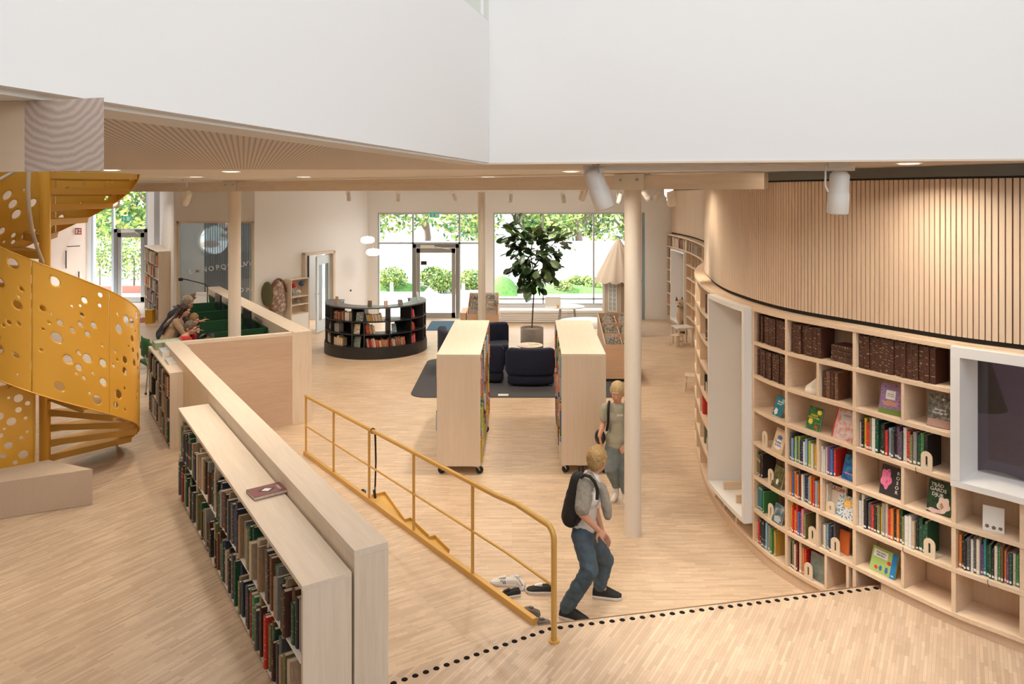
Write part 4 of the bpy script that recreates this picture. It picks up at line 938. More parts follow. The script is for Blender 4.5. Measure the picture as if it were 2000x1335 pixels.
# low gate with round holes at the foot of the stair
def gate():
    a = Vector(W(65, 900, .40)); ga = sp(-6, STR+.05); 
    p0 = Vector((XY(67, 7.86), 7.86)); p1 = Vector((XY(-30, 7.58), 7.58))
    t = thing('stair_gate', 'low golden sheet metal gate with round holes at the foot of the staircase', 'gate', (p0.x, p0.y, UP))
    d = (p0-p1); L = d.length; d.normalize(); H = 1.12; cell = .012; nu, nv = int(L/cell), int(H/cell)
    g = random.Random(5); hs = []
    for _ in range(900):
        r = .014+.03*g.random()**1.5; u = g.uniform(.06, L-.06); v = g.uniform(.1, H-.07)
        if all((u-a_)**2+(v-b_)**2 > (r+c_+.03)**2 for a_, b_, c_ in hs): hs.append((u, v, r))
        if len(hs) > 22: break
    P = {(i, j): (L*i/nu, H*j/nv) for i in range(nu+1) for j in range(nv+1)}
    ins = lambda u, v: next((h for h in hs if (u-h[0])**2+(v-h[1])**2 < h[2]**2), None)
    keep = {(i, j): ins(L*(i+.5)/nu, H*(j+.5)/nv) for i in range(nu) for j in range(nv)}
    for (i, j), h in list(keep.items()):
        if h:
            for q in ((i, j), (i+1, j), (i+1, j+1), (i, j+1)):
                nb = [keep.get((q[0]-1, q[1]-1), 0), keep.get((q[0], q[1]-1), 0), keep.get(q, 0), keep.get((q[0]-1, q[1]), 0)]
                if any(x is None for x in nb):
                    u, v = P[q]; dd = math.hypot(u-h[0], v-h[1])
                    if dd > 1e-6: P[q] = (h[0]+(u-h[0])/dd*h[2], h[1]+(v-h[1])/dd*h[2])
    vid = {}; vs = []; fs = []
    for (i, j), h in keep.items():
        if h: continue
        f = []
        for q in ((i, j), (i+1, j), (i+1, j+1), (i, j+1)):
            if q not in vid: u, v = P[q]; vid[q] = len(vs); vs.append((p1.x+d.x*u, p1.y+d.y*u, UP+.03+v))
            f.append(vid[q])
        fs.append(tuple(f))
    m = MB(); m.add(vs, fs); o = m.build('gate_panel', M_gold, t); sd = o.modifiers.new('t', 'SOLIDIFY'); sd.thickness = .004; sd.offset = 0
    m = MB(); m.cyl((p0.x+.0, p0.y+.0, UP), (p0.x, p0.y, UP+1.17), .012, 8); m.bar(p1, p0, .012, UP+1.14, UP+1.165); m.build('gate_frame', M_gold, t)
gate()
# carpeted first-step block
bA, bB, bC, bD = W(181, 985, UP), W(-260, 1055, UP), W(-120, 915, UP), W(100, 897+62, UP)
m = MB(); m.prism([bA, bB, (XY(-140, 7.05), 7.05), (XY(0, 7.50), 7.50), (XY(95, 7.757), 7.757)], UP, UP+.365)
tag(recenter(m.build('step_block', mat('beige_carpet', (.56, .44, .34), .95, noise=.12, nscale=120, bump=.15), bevel=.006)), 'beige carpeted step block at the foot of the golden staircase', 'step')
# ---------------------------------------------------------------- ramp railing
rr = thing('ramp_railing', 'golden tubular railing with a kerb running down the ramp', 'railing', (RK0[0], RK0[1], 0))
KL = 5.33
def zr(t): return UP*(1-max(0, min(1, t/5.4)))
K = lambda t, n=0: (RK0[0]+DR.x*t+NR.x*n, RK0[1]+DR.y*t+NR.y*n)
m = MB()
P = [K(0, -.02), K(KL+.08, -.02), K(KL+.08, .02), K(0, .02)]
m.add([(P[0][0], P[0][1], UP-.06), (P[1][0], P[1][1], -.0), (P[2][0], P[2][1], 0), (P[3][0], P[3][1], 0.0), (P[0][0], P[0][1], UP+.05), (P[1][0], P[1][1], .055), (P[2][0], P[2][1], .055), (P[3][0], P[3][1], UP+.05)],
      [(3, 2, 1, 0), (4, 5, 6, 7), (0, 1, 5, 4), (1, 2, 6, 5), (2, 3, 7, 6), (3, 0, 4, 7)]); m.build('kerb', M_gold2, rr)
def t_on(px):     # distance along the kerb of a post seen at this column
    r = (px-1000)/F; return (RK0[0]-r*RK0[1])/(r*DR.y-DR.x)
posts = [t_on(597.5), t_on(651.5), t_on(721), t_on(808), t_on(923)]
HR = .80
hrail = lambda t: zr(t)+HR+.0
endp = (W(1082, 1252, UP))
for tp in posts:
    m = MB(); m.cyl((*K(tp), zr(tp)+.05 if tp < KL else .05), (*K(tp), hrail(tp)-.01), .014, 12); m.build('post', M_gold2, rr)
ep = Vector(endp); topz = UP+HR
path = [(*K(posts[0]), hrail(posts[0])), *[(*K(posts[0]*(1-i/6)+.55*i/6), hrail(posts[0]*(1-i/6)+.55*i/6)) for i in range(1, 7)], (*K(.25), UP+HR-.0)]
dd = (ep-Vector(K(.25))); 
for i in range(1, 7):
    a = i/6*PI/2; r_ = .09; c = ep-dd.normalized()*r_; q = c+dd.normalized()*r_*math.sin(a); path.append((q.x, q.y, topz-r_+r_*math.cos(a)))
path.append((ep.x, ep.y, UP+.004))
m = MB(); m.tube(path, .021, 14); m.build('top_rail', M_gold2, rr)
m = MB(); m.tube([(*K(posts[0]), hrail(posts[0])-.40), (*K(.4), hrail(.4)-.40), (ep.x, ep.y, topz-.41)], .011, 10); m.build('middle_rail', M_gold2, rr)
m = MB(); m.cyl((ep.x, ep.y, UP), (ep.x, ep.y, UP+.012), .04, 18); m.build('foot_plate', M_gold2, rr)
# perforated shelf trays fixed to the outside of the kerb
M_mesh = mat('golden_mesh', (.70, .42, .10), .5, .2)
for a_, b_ in ((t_on(722), t_on(779)), (t_on(786), t_on(826)), (t_on(833), t_on(866))):
    lo, hi = min(a_, b_), max(a_, b_); m = MB(); zz = zr((lo+hi)/2)+.03
    wv = .16 if hi > 2.6 else .07
    P = [K(lo, .021), K(hi, .021), K(hi, .021+wv), K(lo+.02, .021+.05)]
    m.prism(P, zz-.006, zz, 0); 
    for q0, q1 in ((P[2], P[3]), (P[1], P[2])): m.bar(q0, q1, .008, zz, zz+.03)
    m.build('mesh_tray', M_mesh, rr)
# lanyard hanging on the rail
tl = t_on(725); lx, ly = K(tl-.05, .0); zt = hrail(tl)
m = MB(); m.tube([(lx+.024*math.sin(a), ly, zt+.004+.028*math.cos(a)) for a in [i*PI/5 for i in range(11)]], .006, 6)
m.tube([(lx+.02, ly, zt-.02), (lx+.028, ly, zt-.35), (lx+.02, ly, zt-.60), (lx+.03, ly, zt-.72)], .007, 6)
m.tube([(lx+.03, ly, zt-.02), (lx+.036, ly, zt-.3), (lx+.028, ly, zt-.60)], .005, 6)
o = m.build('lanyard', M_black); me = recenter(o); tag(me, 'long black strap looped over the golden ramp rail', 'strap')
m = LMB(); m.tube([(.0, 0, .09), (.012, 0, .0)], [.016, .014], 8); c = m.build('strap_grip', M_black, me); 
# wall handrail stub on the ramp side of the long wall
hs_ = thing('wall_handrail', 'golden handrail fixed to the ramp side of the long wall', 'handrail', (*V2(WL0, .5, .3), UP))
hp = [(*V2(WL0, t_, .216+.07), UP+.62-.0648*t_) for t_ in (.22, 2, 4, 6.0)]
m = MB(); m.tube(hp, .02, 12); m.build('rail', M_gold2, hs_)
for t_ in (.32, 2.2, 4.2):
    m = MB(); a = (*V2(WL0, t_, .218), UP+.54-.0648*t_); b = (*V2(WL0, t_, .286), UP+.545-.0648*t_); c = (*V2(WL0, t_, .286), UP+.61-.0648*t_); m.tube([a, b, c], .009, 8); m.build('bracket', M_gold2, hs_)
# tactile studs
M_stud = mat('dark_stud', (.014, .011, .010), .95, spec=.1)
def studs(a, b, n):
    for i in range(n):
        x, y = a[0]+(b[0]-a[0])*i/(n-1), a[1]+(b[1]-a[1])*i/(n-1)
        if i == 0 and n == 35: continue
        o = bpy.data.objects.new('floor_stud', STUD); COL.objects.link(o); o.location = (x, y, UP)
        tag(o, 'round black warning stud in the dotted line along the edge of the upper floor', 'floor stud', 'black warning studs in the floor')
m = LMB(); m.lathe([(0, .0035), (.017, .0035), (.0215, .0), (.0215, -.004)], (0, 0, 0), 20); _s = m.build('floor_stud', M_stud); STUD = _s.data; bpy.data.objects.remove(_s)
studs(W(747, 1341, UP), W(1075, 1227.5, UP), 18); studs(W(1075+19.3, 1225, UP), W(1711, 1148, UP), 34)
# ================================================================ MIDDLE OF THE ROOM
def wheel_caster(name='caster'):
    """twin-hoop swivel caster, wheel bottom at z=0, plate at z=.105"""
    m = LMB(); pl = m.box(-.03, .03, -.022, .022, .098, .105); m.cyl((0, 0, .082), (0, 0, .098), .014, 10)
    m.tube([(-.0, -.019, .085), (.012, -.019, .07), (.022, -.021, .048)], .007, 6); m.tube([(0, .019, .085), (.012, .019, .07), (.022, .021, .048)], .007, 6)
    m.box(-.012, .02, -.021, .021, .08, .086)
    o = m.build(name, mat('caster_steel', (.62, .60, .58), .3, .8))
    w = LMB(); w.lathe([(.0, -.016), (.04, -.016), (.048, -.010), (.048, .010), (.04, .016), (0, .016)], (0, 0, 0), 20)
    w.v = [(v[0]+.022, v[2], v[1]+.048) for v in w.v]; w.build('wheel', M_black, o); return o
CAST = wheel_caster(); CASTS = [CAST]
def caster_at(parent, x, y, rz):
    c = CAST if not CAST.parent else dup_tree(CAST, None)
    c.parent = parent; c.location = (x, y, 0); c.rotation_euler = (0, 0, rz); return c
def rolling_case(label, fl, fr, bl, br, z1, open_sides, group_w):
    cx = (fl[0]+fr[0]+bl[0]+br[0])/4; cy = (fl[1]+bl[1])/2
    ang = math.atan2(-(bl[0]-fl[0]), bl[1]-fl[1]); Wd = (fr[0]-fl[0]+br[0]-bl[0])/2; L = bl[1]-fl[1]
    t = thing('rolling_bookcase', label, 'bookcase', (cx, cy, 0), ang)
    def part(nm, x0, x1, y0, y1, z0, z1_, mt, b=.002):
        m = LMB(); m.box(x0, x1, y0, y1, z0, z1_); return m.build(nm, mt, t, bevel=b)
    e = .028; zb = .108
    part('top_board', -Wd/2, Wd/2, -L/2, L/2, z1-e, z1, M_tan); part('end_panel', -Wd/2, Wd/2, -L/2, -L/2+e, zb, z1-e, M_ashend); part('end_panel', -Wd/2, Wd/2, L/2-e, L/2, zb, z1-e, M_ashend)
    part('bottom_board', -Wd/2, Wd/2, -L/2+e, L/2-e, zb, zb+e, M_ashend); part('centre_panel', -.01, .01, -L/2+e, L/2-e, zb+e, z1-e, M_ashend)
    for k in (1, 2):
        yy = -L/2+L*k/3; part('upright', -Wd/2+.01, -.01, yy-.01, yy+.01, zb+e, z1-e, M_ashend, 0); part('upright', .01, Wd/2-.01, yy-.01, yy+.01, zb+e, z1-e, M_ashend, 0)
    zs = [zb+e, zb+e+.40, zb+e+.80, z1-.30]
    for z in zs[1:]:
        part('shelf', -Wd/2+.005, -.01, -L/2+e, L/2-e, z-.02, z, M_ashend, 0); part('shelf', .01, Wd/2-.005, -L/2+e, L/2-e, z-.02, z, M_ashend, 0)
    for sx in (-1, 1):
        for k in range(4): caster_at(t, sx*(Wd/2-.035), -L/2+.05+(L-.10)*k/3, rnd.choice([0.3, 2.9, 1.2]) if k else (.25 if sx > 0 else .35))
    BR = ['red', 'orange', 'pink', 'yellow', 'white', 'lime', 'green', 'light blue', 'blue', 'cream', 'teal', 'dark red', 'beige']
    for side in open_sides:
        for r, z in enumerate(zs):
            y = -L/2+e+.01
            while y < L/2-e-.05:
                th = rnd.uniform(.012, .04); h = rnd.uniform(.2, .30); c = rnd.choice(BR)
                if z == zs[-1]: h = min(h, .255)
                if rnd.random() < .12: y += .05; continue
                if any(abs(y+th/2-(-L/2+L*k/3)) < .012+th/2 for k in (1, 2)): y += .02; continue
                # spine faces outward: local -y of the book -> world side
                a = ang+(PI/2 if side > 0 else -PI/2); dep = rnd.uniform(.16, .23)
                out = Wd/2-rnd.uniform(-.02, .015)
                lx, ly = side*out, (y if side > 0 else y+th)
                x, yy = cx+lx*math.cos(ang)-ly*math.sin(ang), cy+lx*math.sin(ang)+ly*math.cos(ang)
                book(x, yy, z+.001, a, th, dep-.02, h, c, label_book(c, f"on the {['lowest', 'second', 'third', 'top'][r]} shelf of the {group_w} rolling bookcase", th, h), f'children\'s books in the {group_w} rolling bookcase')
                y += th+.002
    return t
M_tan = wood('ash_top', (.79, .70, .58), (.73, .63, .51), 'y', scale=10)
M_ashend = wood('ash_end', (.75, .64, .52), (.69, .575, .455), 'z', scale=12)
rolling_case('ash bookcase on casters whose coloured books face the aisle, nearer the ramp rail', (-.94, 9.21), (-.39, 9.21), (-.905, 11.73), (-.365, 11.73), 1.505, (1, -1), 'nearer')
rolling_case('ash bookcase on casters behind the pointing boy, next to the tall column', (.62, 9.24), (1.18, 9.24), (.69, 11.73), (1.245, 11.73), 1.505, (-1, 1), 'column side')
# rug
def rounded(x0, x1, y0, y1, r, n=8):
    out = []
    for cx, cy, a in ((x1-r, y0+r, -90), (x1-r, y1-r, 0), (x0+r, y1-r, 90), (x0+r, y0+r, 180)):
        for k in range(n+1): t = math.radians(a+90*k/n); out.append((cx+r*math.cos(t), cy+r*math.sin(t)))
    return out
m = MB(); m.prism(rounded(-1.78, 2.0, 12.72, 15.7, .28), .001, .012)
tag(recenter(m.build('rug', mat('charcoal_rug', (.075, .075, .085), .95, noise=.25, nscale=90, bump=.2))), 'charcoal rug with rounded corners under the navy armchairs', 'rug')
# navy modular armchairs
M_navy = mat('navy_wool', (.008, .011, .035), .95, noise=.3, nscale=70, bump=.25, sheen=.06)
def armchair(x, y, rz, wd, label, hb=.66, arc=.62):
    t = thing('lounge_armchair', label, 'armchair', (x, y, .012), rz)
    def cushion(nm, rad0, rad1, z0, z1, a0, a1, seg=22):
        m = LMB(); rows = []; rr = .055; prof = []
        w_, h_ = (rad1-rad0), (z1-z0)
        for cx_, cz_, s in ((rad1-rr, z1-rr, 0), (rad0+rr, z1-rr, 90), (rad0+rr, z0+rr, 180), (rad1-rr, z0+rr, 270)):
            for k in range(5): t_ = math.radians(s+90*k/4); prof.append((cx_+rr*math.cos(t_), cz_+rr*math.sin(t_)))
        for i in range(seg+1):
            a = a0+(a1-a0)*i/seg; e = min(i, seg-i)/seg; sh = 1-max(0, (.06-e)/.06)**2*.35
            rows.append([((cr-(rad0+rad1)/2)*sh*math.cos(a)+(rad0+rad1)/2*math.cos(a), (cr-(rad0+rad1)/2)*sh*math.sin(a)+(rad0+rad1)/2*math.sin(a)-rad1*.55, (cz-(z0+z1)/2)*sh+(z0+z1)/2) for cr, cz in prof])
        m.grid(rows, closed=True); n = len(prof); m.add(rows[0], [tuple(range(n))[::-1]], 0, True); m.add(rows[-1], [tuple(range(n))], 0, True)
        return m.build(nm, M_navy, t)
    R = wd/2/math.sin(arc)
    # backrest bulges away from the viewer's side (local -y is the back)
    yo = lambda: None
    for nm, z0, z1, r0, r1 in (('backrest', .20, hb, R-.17, R), ('seat', .18, .42, R-.75, R-.16), ('base', .03, .21, R-.70, R-.02)):
        m = LMB(); rows = []; rr = .05; prof = []
        for cx_, cz_, s in ((r1-rr, z1-rr, 0), (r0+rr, z1-rr, 90), (r0+rr, z0+rr, 180), (r1-rr, z0+rr, 270)):
            for k in range(5): q = math.radians(s+90*k/4); prof.append((cx_+rr*math.cos(q), cz_+rr*math.sin(q)))
        seg = 24; cr0 = (r0+r1)/2; cz0 = (z0+z1)/2
        for i in range(seg+1):
            a = -arc+2*arc*i/seg; e = min(i, seg-i)/seg; sh = 1-max(0, (.07-e)/.07)**2*.3
            rows.append([(((pr-cr0)*sh+cr0)*math.sin(a), -(((pr-cr0)*sh+cr0)*math.cos(a))+R*.8, (pz-cz0)*sh+cz0) for pr, pz in prof])
        m.grid(rows, closed=True); n = len(prof); m.add(rows[0], [tuple(range(n))[::-1]]); m.add(rows[-1], [tuple(range(n))])
        m.build(nm, M_navy, t)
    m = LMB()
    for a in (-arc*.7, arc*.7):
        for r_ in (R-.1, R-.6): m.cyl((r_*math.sin(a), -r_*math.cos(a)+R*.8, .0), (r_*math.sin(a), -r_*math.cos(a)+R*.8, .04), .02, 8)
    m.build('feet', M_black, t); return t
armchair(.34, 13.55, 0, .95, 'navy woollen armchair seen from behind, closest to the column side rolling bookcase', .69, .45)
armchair(-.55, 13.85, -.35, .95, 'navy woollen armchair half hidden by the nearer rolling bookcase, beside its twin', .71, .45)
armchair(-.45, 15.5, PI+.5, .95, 'navy woollen armchair turned towards the small round table beside the planter', .78, .5)
armchair(-1.25, 14.75, -1.2, 1.0, 'navy woollen armchair beyond the nearer rolling bookcase on the desk side', .80, .5)
# round side table with two booklets
t = thing('side_table', 'small round birch side table between the navy armchairs and the planter', 'table', (.36, 14.75, .012))
m = MB(); m.lathe([(0, .50), (.255, .50), (.26, .49), (.25, .478), (0, .478)], (.36, 14.75, 0), 36); m.build('table_top', mat('birch_top', (.78, .62, .50), .4), t)
m = MB(); m.cyl((.36, 14.75, .02), (.36, 14.75, .478), .022, 12); m.lathe([(0, .012), (.16, .012), (.16, .022), (.02, .035)], (.36, 14.75, 0), 24); m.build('pedestal', M_black, t)
for x, y, rz, nm, c in ((.44, 14.8, .3, 'lime', art('lime_booklet', (.5, .6, .12), (.65, .68, .3), (.3, .45, .1), 20)), (.28, 14.68, -.4, 'pink', art('pink_booklet', (.72, .3, .3), (.75, .62, .58), (.7, .5, .45), 20))):
    m = LMB(); m.box(-.09, .09, -.07, .07, 0, .006); o = m.build('booklet', c); o.location = (x, y, .501); o.rotation_euler = (0, 0, rz); tag(o, f'thin {nm} picture booklet lying on the small round table', 'booklet')
m = LMB(); m.box(-.09, .09, -.06, .06, 0, .004); o = m.build('card', art('white_card', (.8, .79, .76), (.7, .7, .7), (.3, .3, .3), 30, lo=.55, hi=.7)); o.location = (*W(983, 771, .012), .0125); tag(o, 'white printed card lying on the edge of the charcoal rug', 'card')
# potted fiddle leaf fig
PX, PY = XY(1039, 16.0), 16.0
t = thing('potted_fiddle_leaf_fig', 'tall fiddle leaf fig with a bare stem in a round grey planter', 'plant', (PX, PY, 0))
m = MB(); m.lathe([(0, .0), (.235, .0), (.245, .02), (.25, .62), (.235, .62), (.228, .57), (0, .57)], (PX, PY, 0), 40); m.build('planter', mat('grey_concrete', (.25, .21, .185), .85, noise=.2, nscale=20), t)
m = MB(); m.lathe([(0, .585), (.12, .58), (.23, .57)], (PX, PY, 0), 24); m.build('soil', mat('pale_soil', (.38, .28, .2), .95, noise=.4, nscale=60), t)
def fp(px, py, dy=0): return Vector((XY(px, PY+dy), PY+dy, ZY(py, PY+dy)))
stem_pts = [fp(1039, 640), fp(1041, 600), fp(1043, 566), fp(1041, 545), fp(1040, 520), fp(1036, 496)]
m = MB(); m.tube(stem_pts, [.016, .015, .014, .014, .013, .011], 10)
twigs = [[fp(1041, 545), fp(1030, 520, .1), fp(1015, 490, .15), fp(1009, 462, .1), fp(1006, 447, .1)], [fp(1040, 525), fp(1055, 505, -.1), fp(1072, 485, -.15), fp(1088, 468, -.1)], [fp(1036, 496), fp(1040, 470, -.1), fp(1045, 455, -.1)],
         [fp(1041, 545), fp(1052, 530, .15), fp(1063, 522, .2)], [fp(1030, 520), fp(1018, 510, -.15), fp(1004, 500, -.2)]]
for tw in twigs: m.tube(tw, [.012, .010, .009, .008, .007][:len(tw)], 8)
m.build('stem', mat('fig_bark', (.10, .07, .06), .8), t)
M_leaf = mat('fig_leaf', (.035, .095, .022), .4, noise=.5, nscale=5, col2=(.018, .05, .018), spec=.7)
M_leaf2 = mat('fig_leaf_young', (.10, .17, .045), .45, noise=.4, nscale=5, spec=.6)
def leaf(m, base, d, up, L, Wd, mi):
    d = d.normalized(); s = d.cross(up)
    if s.length < .05: s = d.cross(Vector((1, .2, 0)))
    s.normalize(); n = s.cross(d); rows = []
    for i in range(8):
        u = i/7; w_ = Wd*(.10+.9*math.sin(PI*min(1, u*.93+.03))**.8*(.62+.5*u)*(1-.25*math.exp(-((u-.42)/.1)**2))); 
        if i == 7: w_ = Wd*.12
        c = base+d*(L*u)+n*(-.22*L*u*u); rows.append([c+s*(w_*k/2)+n*(.10*w_*abs(k)+.02*L*math.sin(9*u)*abs(k)) for k in (-1, -.5, 0, .5, 1)])
    m.add([p for r in rows for p in r], [(i*5+k, i*5+k+1, (i+1)*5+k+1, (i+1)*5+k) for i in range(7) for k in range(4)], mi, True)
lr = random.Random(11); m = MB()
centers = [(1005, 447, 16), (1000, 465, 14), (1015, 485, 20), (1030, 470, 16), (1052, 462, 18), (1072, 455, 16), (1088, 470, 18), (1092, 482, 12), (1022, 505, 20), (1040, 500, 22), (1058, 495, 22), (1072, 510, 18), (1030, 525, 18), (1048, 528, 22), (1062, 530, 18), (1012, 515, 14), (1042, 550, 14), (1035, 560, 8), (1078, 500, 12), (1010, 470, 12), (1046, 545, 12), (1060, 480, 14)]
for px, py, n in centers:
    for _ in range(int(n*.8)):
        c = fp(px+lr.gauss(0, 7), py+lr.gauss(0, 7), lr.gauss(0, .16)); cc = fp(1042, 500)
        d = (c-cc); d = d*.9+Vector((lr.gauss(0, .35), lr.gauss(0, .35), lr.gauss(-.12, .3))); leaf(m, c, d, Vector((lr.gauss(0, .3), lr.gauss(0, .3), 1)), lr.uniform(.17, .30), lr.uniform(.14, .22), 1 if lr.random() < (.4 if py < 475 else .2) else 0)
for px, py, dx, dz in ((1004, 525, -1, -.35), (992, 470, -1, 0), (1030, 560, -1, -.5), (1050, 562, .8, -.5), (1078, 540, .6, -.8), (1070, 522, .7, -.9), (1008, 440, 0, 1), (1012, 438, .3, 1)):
    leaf(m, fp(px, py), Vector((dx, 0, dz)), Vector((0, -1, .5)), .26, .16, 0)
m.build('foliage', [M_leaf, M_leaf2], t)
# ---------------------------------------------------------------- dark horseshoe reading desk with shelves
DC = (-3.09, 16.78); DRad = 1.13
M_dk = mat('charcoal_laminate', (.020, .020, .024), .45, noise=.2, nscale=6); M_dkt = mat('charcoal_desk_top', (.085, .09, .10), .35)
uD = -Vector(DC).normalized(); aF = math.atan2(uD.y, uD.x)
t = thing('horseshoe_desk', 'charcoal horseshoe desk ringed with bookshelves in front of the garden door', 'desk', (DC[0], DC[1], 0))
A0_, A1_ = aF-math.radians(112), aF+math.radians(112)
def arcb(m, r0, r1, z0, z1, a0=A0_, a1=A1_, seg=48, mi=0):
    rows = []
    for i in range(seg+1):
        a = a0+(a1-a0)*i/seg; c, s = math.cos(a), math.sin(a)
        rows.append([(DC[0]+r0*c, DC[1]+r0*s, z0), (DC[0]+r1*c, DC[1]+r1*s, z0), (DC[0]+r1*c, DC[1]+r1*s, z1), (DC[0]+r0*c, DC[1]+r0*s, z1)])
    vs = [p for r in rows for p in r]; fs = [(i*4+k, i*4+(k+1) % 4, (i+1)*4+(k+1) % 4, (i+1)*4+k) for i in range(seg) for k in range(4)]
    fs += [(0, 1, 2, 3), tuple(seg*4+k for k in (3, 2, 1, 0))]; m.add(vs, fs, mi); return m
arcb(MB(), DRad-.36, DRad+.005, 1.07, 1.10).build('desk_top', M_dkt, t)
arcb(MB(), DRad-.34, DRad+.02, .0, .20).build('plinth', M_dk, t)
arcb(MB(), DRad-.36, DRad+.012, .20, .245).build('bottom_shelf', M_dk, t)
DZ = [.245, .53, .80]
for z in DZ[1:]: arcb(MB(), DRad-.34, DRad, z-.022, z).build('shelf', M_dk, t)
cells = [-112, -86, -60, -27, -13, 15, 42, 68, 90, 112]
for a in cells:
    q = aF+math.radians(a); m = MB(); m.bar((DC[0]+(DRad-.34)*math.cos(q), DC[1]+(DRad-.34)*math.sin(q)), (DC[0]+(DRad-.004)*math.cos(q), DC[1]+(DRad-.004)*math.sin(q)), .024, .245, 1.07); m.build('divider', M_dk, t)
for a0d, a1d, z0, z1 in ((-112, -62, .245, 1.07), (-60, 15, .245, .53), (15, 112, .245, .53), (60, 112, .245, 1.07), (-27, -13, .245, 1.07), (-60, -27, .53, .80), (30, 60, .53, .80)):
    arcb(MB(), DRad-.34, DRad-.33, z0, z1, aF+math.radians(a0d), aF+math.radians(a1d), 14).build('back_panel', M_dk, t)
def desk_books(deg0, deg1, row, cols, hs=(.15, .21), lean=.0, where=''):
    a = deg0; r = DRad-.06
    while a < deg1:
        th = rnd.uniform(.014, .03); q = aF+math.radians(a); x, y = DC[0]+r*math.cos(q), DC[1]+r*math.sin(q)
        # spine faces outward (radial); x axis is tangential
        c = rnd.choice(cols); h = rnd.uniform(*hs)
        book(x, y, DZ[row]+.001, q+PI/2, th, .13, h, c, label_book(c, where, th, h), 'books in the horseshoe desk', lean=lean); a += math.degrees((th+.002)/r)
WB = ['orange', 'tan', 'cream', 'red', 'beige', 'pink', 'brown']
desk_books(-58, -42, 2, ['red', 'dark red', 'tan', 'brown'], where='on the top shelf of the dark desk'); desk_books(-38, -30, 2, ['black', 'white', 'cream'], where='on the top shelf of the dark desk')
desk_books(-10, 8, 2, ['tan', 'cream', 'mustard', 'beige'], (.13, .17), where='on the top shelf in the middle of the dark desk', lean=-.25)
desk_books(44, 50, 2, ['red', 'pink'], where='on the top shelf at the door end of the dark desk', lean=-.2); desk_books(44, 52, 1, ['tan', 'red'], where='on the middle shelf at the door end of the dark desk', lean=-.2); desk_books(44, 53, 0, ['red', 'pink'], where='on the bottom shelf at the door end of the dark desk', lean=-.1)
desk_books(-58, -48, 1, ['navy', 'black', 'grey'], where='on the middle shelf of the dark desk'); desk_books(-11, -2, 1, ['red', 'cream', 'tan', 'olive'], where='in the middle of the dark desk', lean=-.2)
desk_books(-84, -64, 0, ['cream', 'grey', 'beige'], where='on the bottom shelf of the dark desk'); desk_books(-58, -42, 0, ['beige', 'cream', 'tan', 'yellow'], where='on the bottom shelf of the dark desk'); desk_books(-11, 36, 0, WB, (.13, .19), where='in the red and orange row of the dark desk', lean=-.15)
def stand_face(deg, z, wd, ht, mt, label, r=DRad-.09, tilt=.25, group='picture books shown face-out on the dark desk'):
    q = aF+math.radians(deg); o = thing('picture_book', label, 'book', (DC[0]+r*math.cos(q), DC[1]+r*math.sin(q), z), 0, group)
    o.rotation_euler = (Matrix.Rotation(q+PI/2, 4, 'Z') @ Matrix.Rotation(-tilt, 4, 'X')).to_euler()
    m = LMB(); m.box(-wd/2, wd/2, 0, .003, 0, ht); m.box(-wd/2, wd/2, .011, .014, 0, ht); m.box(-wd/2, -wd/2+.003, .003, .011, 0, ht); m.build('cover', mt, o)
    m = LMB(); m.box(-wd/2+.003, wd/2-.002, .003, .011, .003, ht-.003); m.build('pages', M_page, o)
pk = lambda n, a, b, c, s=24: art('pb_'+n, a, b, c, s)
stand_face(-80, DZ[1]+.003, .17, .20, pk('red', (.55, .15, .12), (.7, .55, .4), (.35, .3, .3)), 'red and cream picture book at the ramp end of the middle desk shelf'); stand_face(-70, DZ[1]+.003, .15, .20, pk('grey', (.5, .45, .4), (.7, .65, .5), (.2, .2, .25)), 'grey and cream picture book on the middle desk shelf'); stand_face(-62, DZ[1]+.003, .15, .20, pk('yellow', (.75, .5, .1), (.8, .7, .5), (.75, .6, .3), 14), 'yellow sun picture book on the middle desk shelf')
stand_face(-24, DZ[1]+.003, .18, .21, pk('spots', (.78, .70, .55), (.76, .68, .52), (.15, .08, .06), 30), 'cream picture book with black spots in the middle of the desk', r=DRad-.06)
stand_face(-24, DZ[0]+.003, .20, .23, pk('green', (.10, .16, .13), (.2, .28, .24), (.25, .25, .22), 12), 'grey-green picture book on the lowest desk shelf', r=DRad-.06)
stand_face(-32, DZ[2]+.003, .16, .17, pk('brown', (.40, .2, .12), (.6, .45, .3), (.3, .05, .04)), 'brown picture book on the top desk shelf'); stand_face(-20, DZ[2]+.003, .16, .19, pk('dots', (.08, .1, .1), (.3, .35, .36), (.65, .68, .68), 30), 'dark spotted picture book on the top desk shelf')
stand_face(22, DZ[1]+.003, .10, .19, pk('blue', (.15, .28, .34), (.25, .4, .45), (.3, .4, .42)), 'blue picture book in the desk compartment facing the garden door')
stand_face(-56, DZ[1]+.003, .12, .2, pk('night', (.02, .02, .035), (.05, .05, .07), (.3, .3, .3)), 'black picture book on the middle desk shelf')
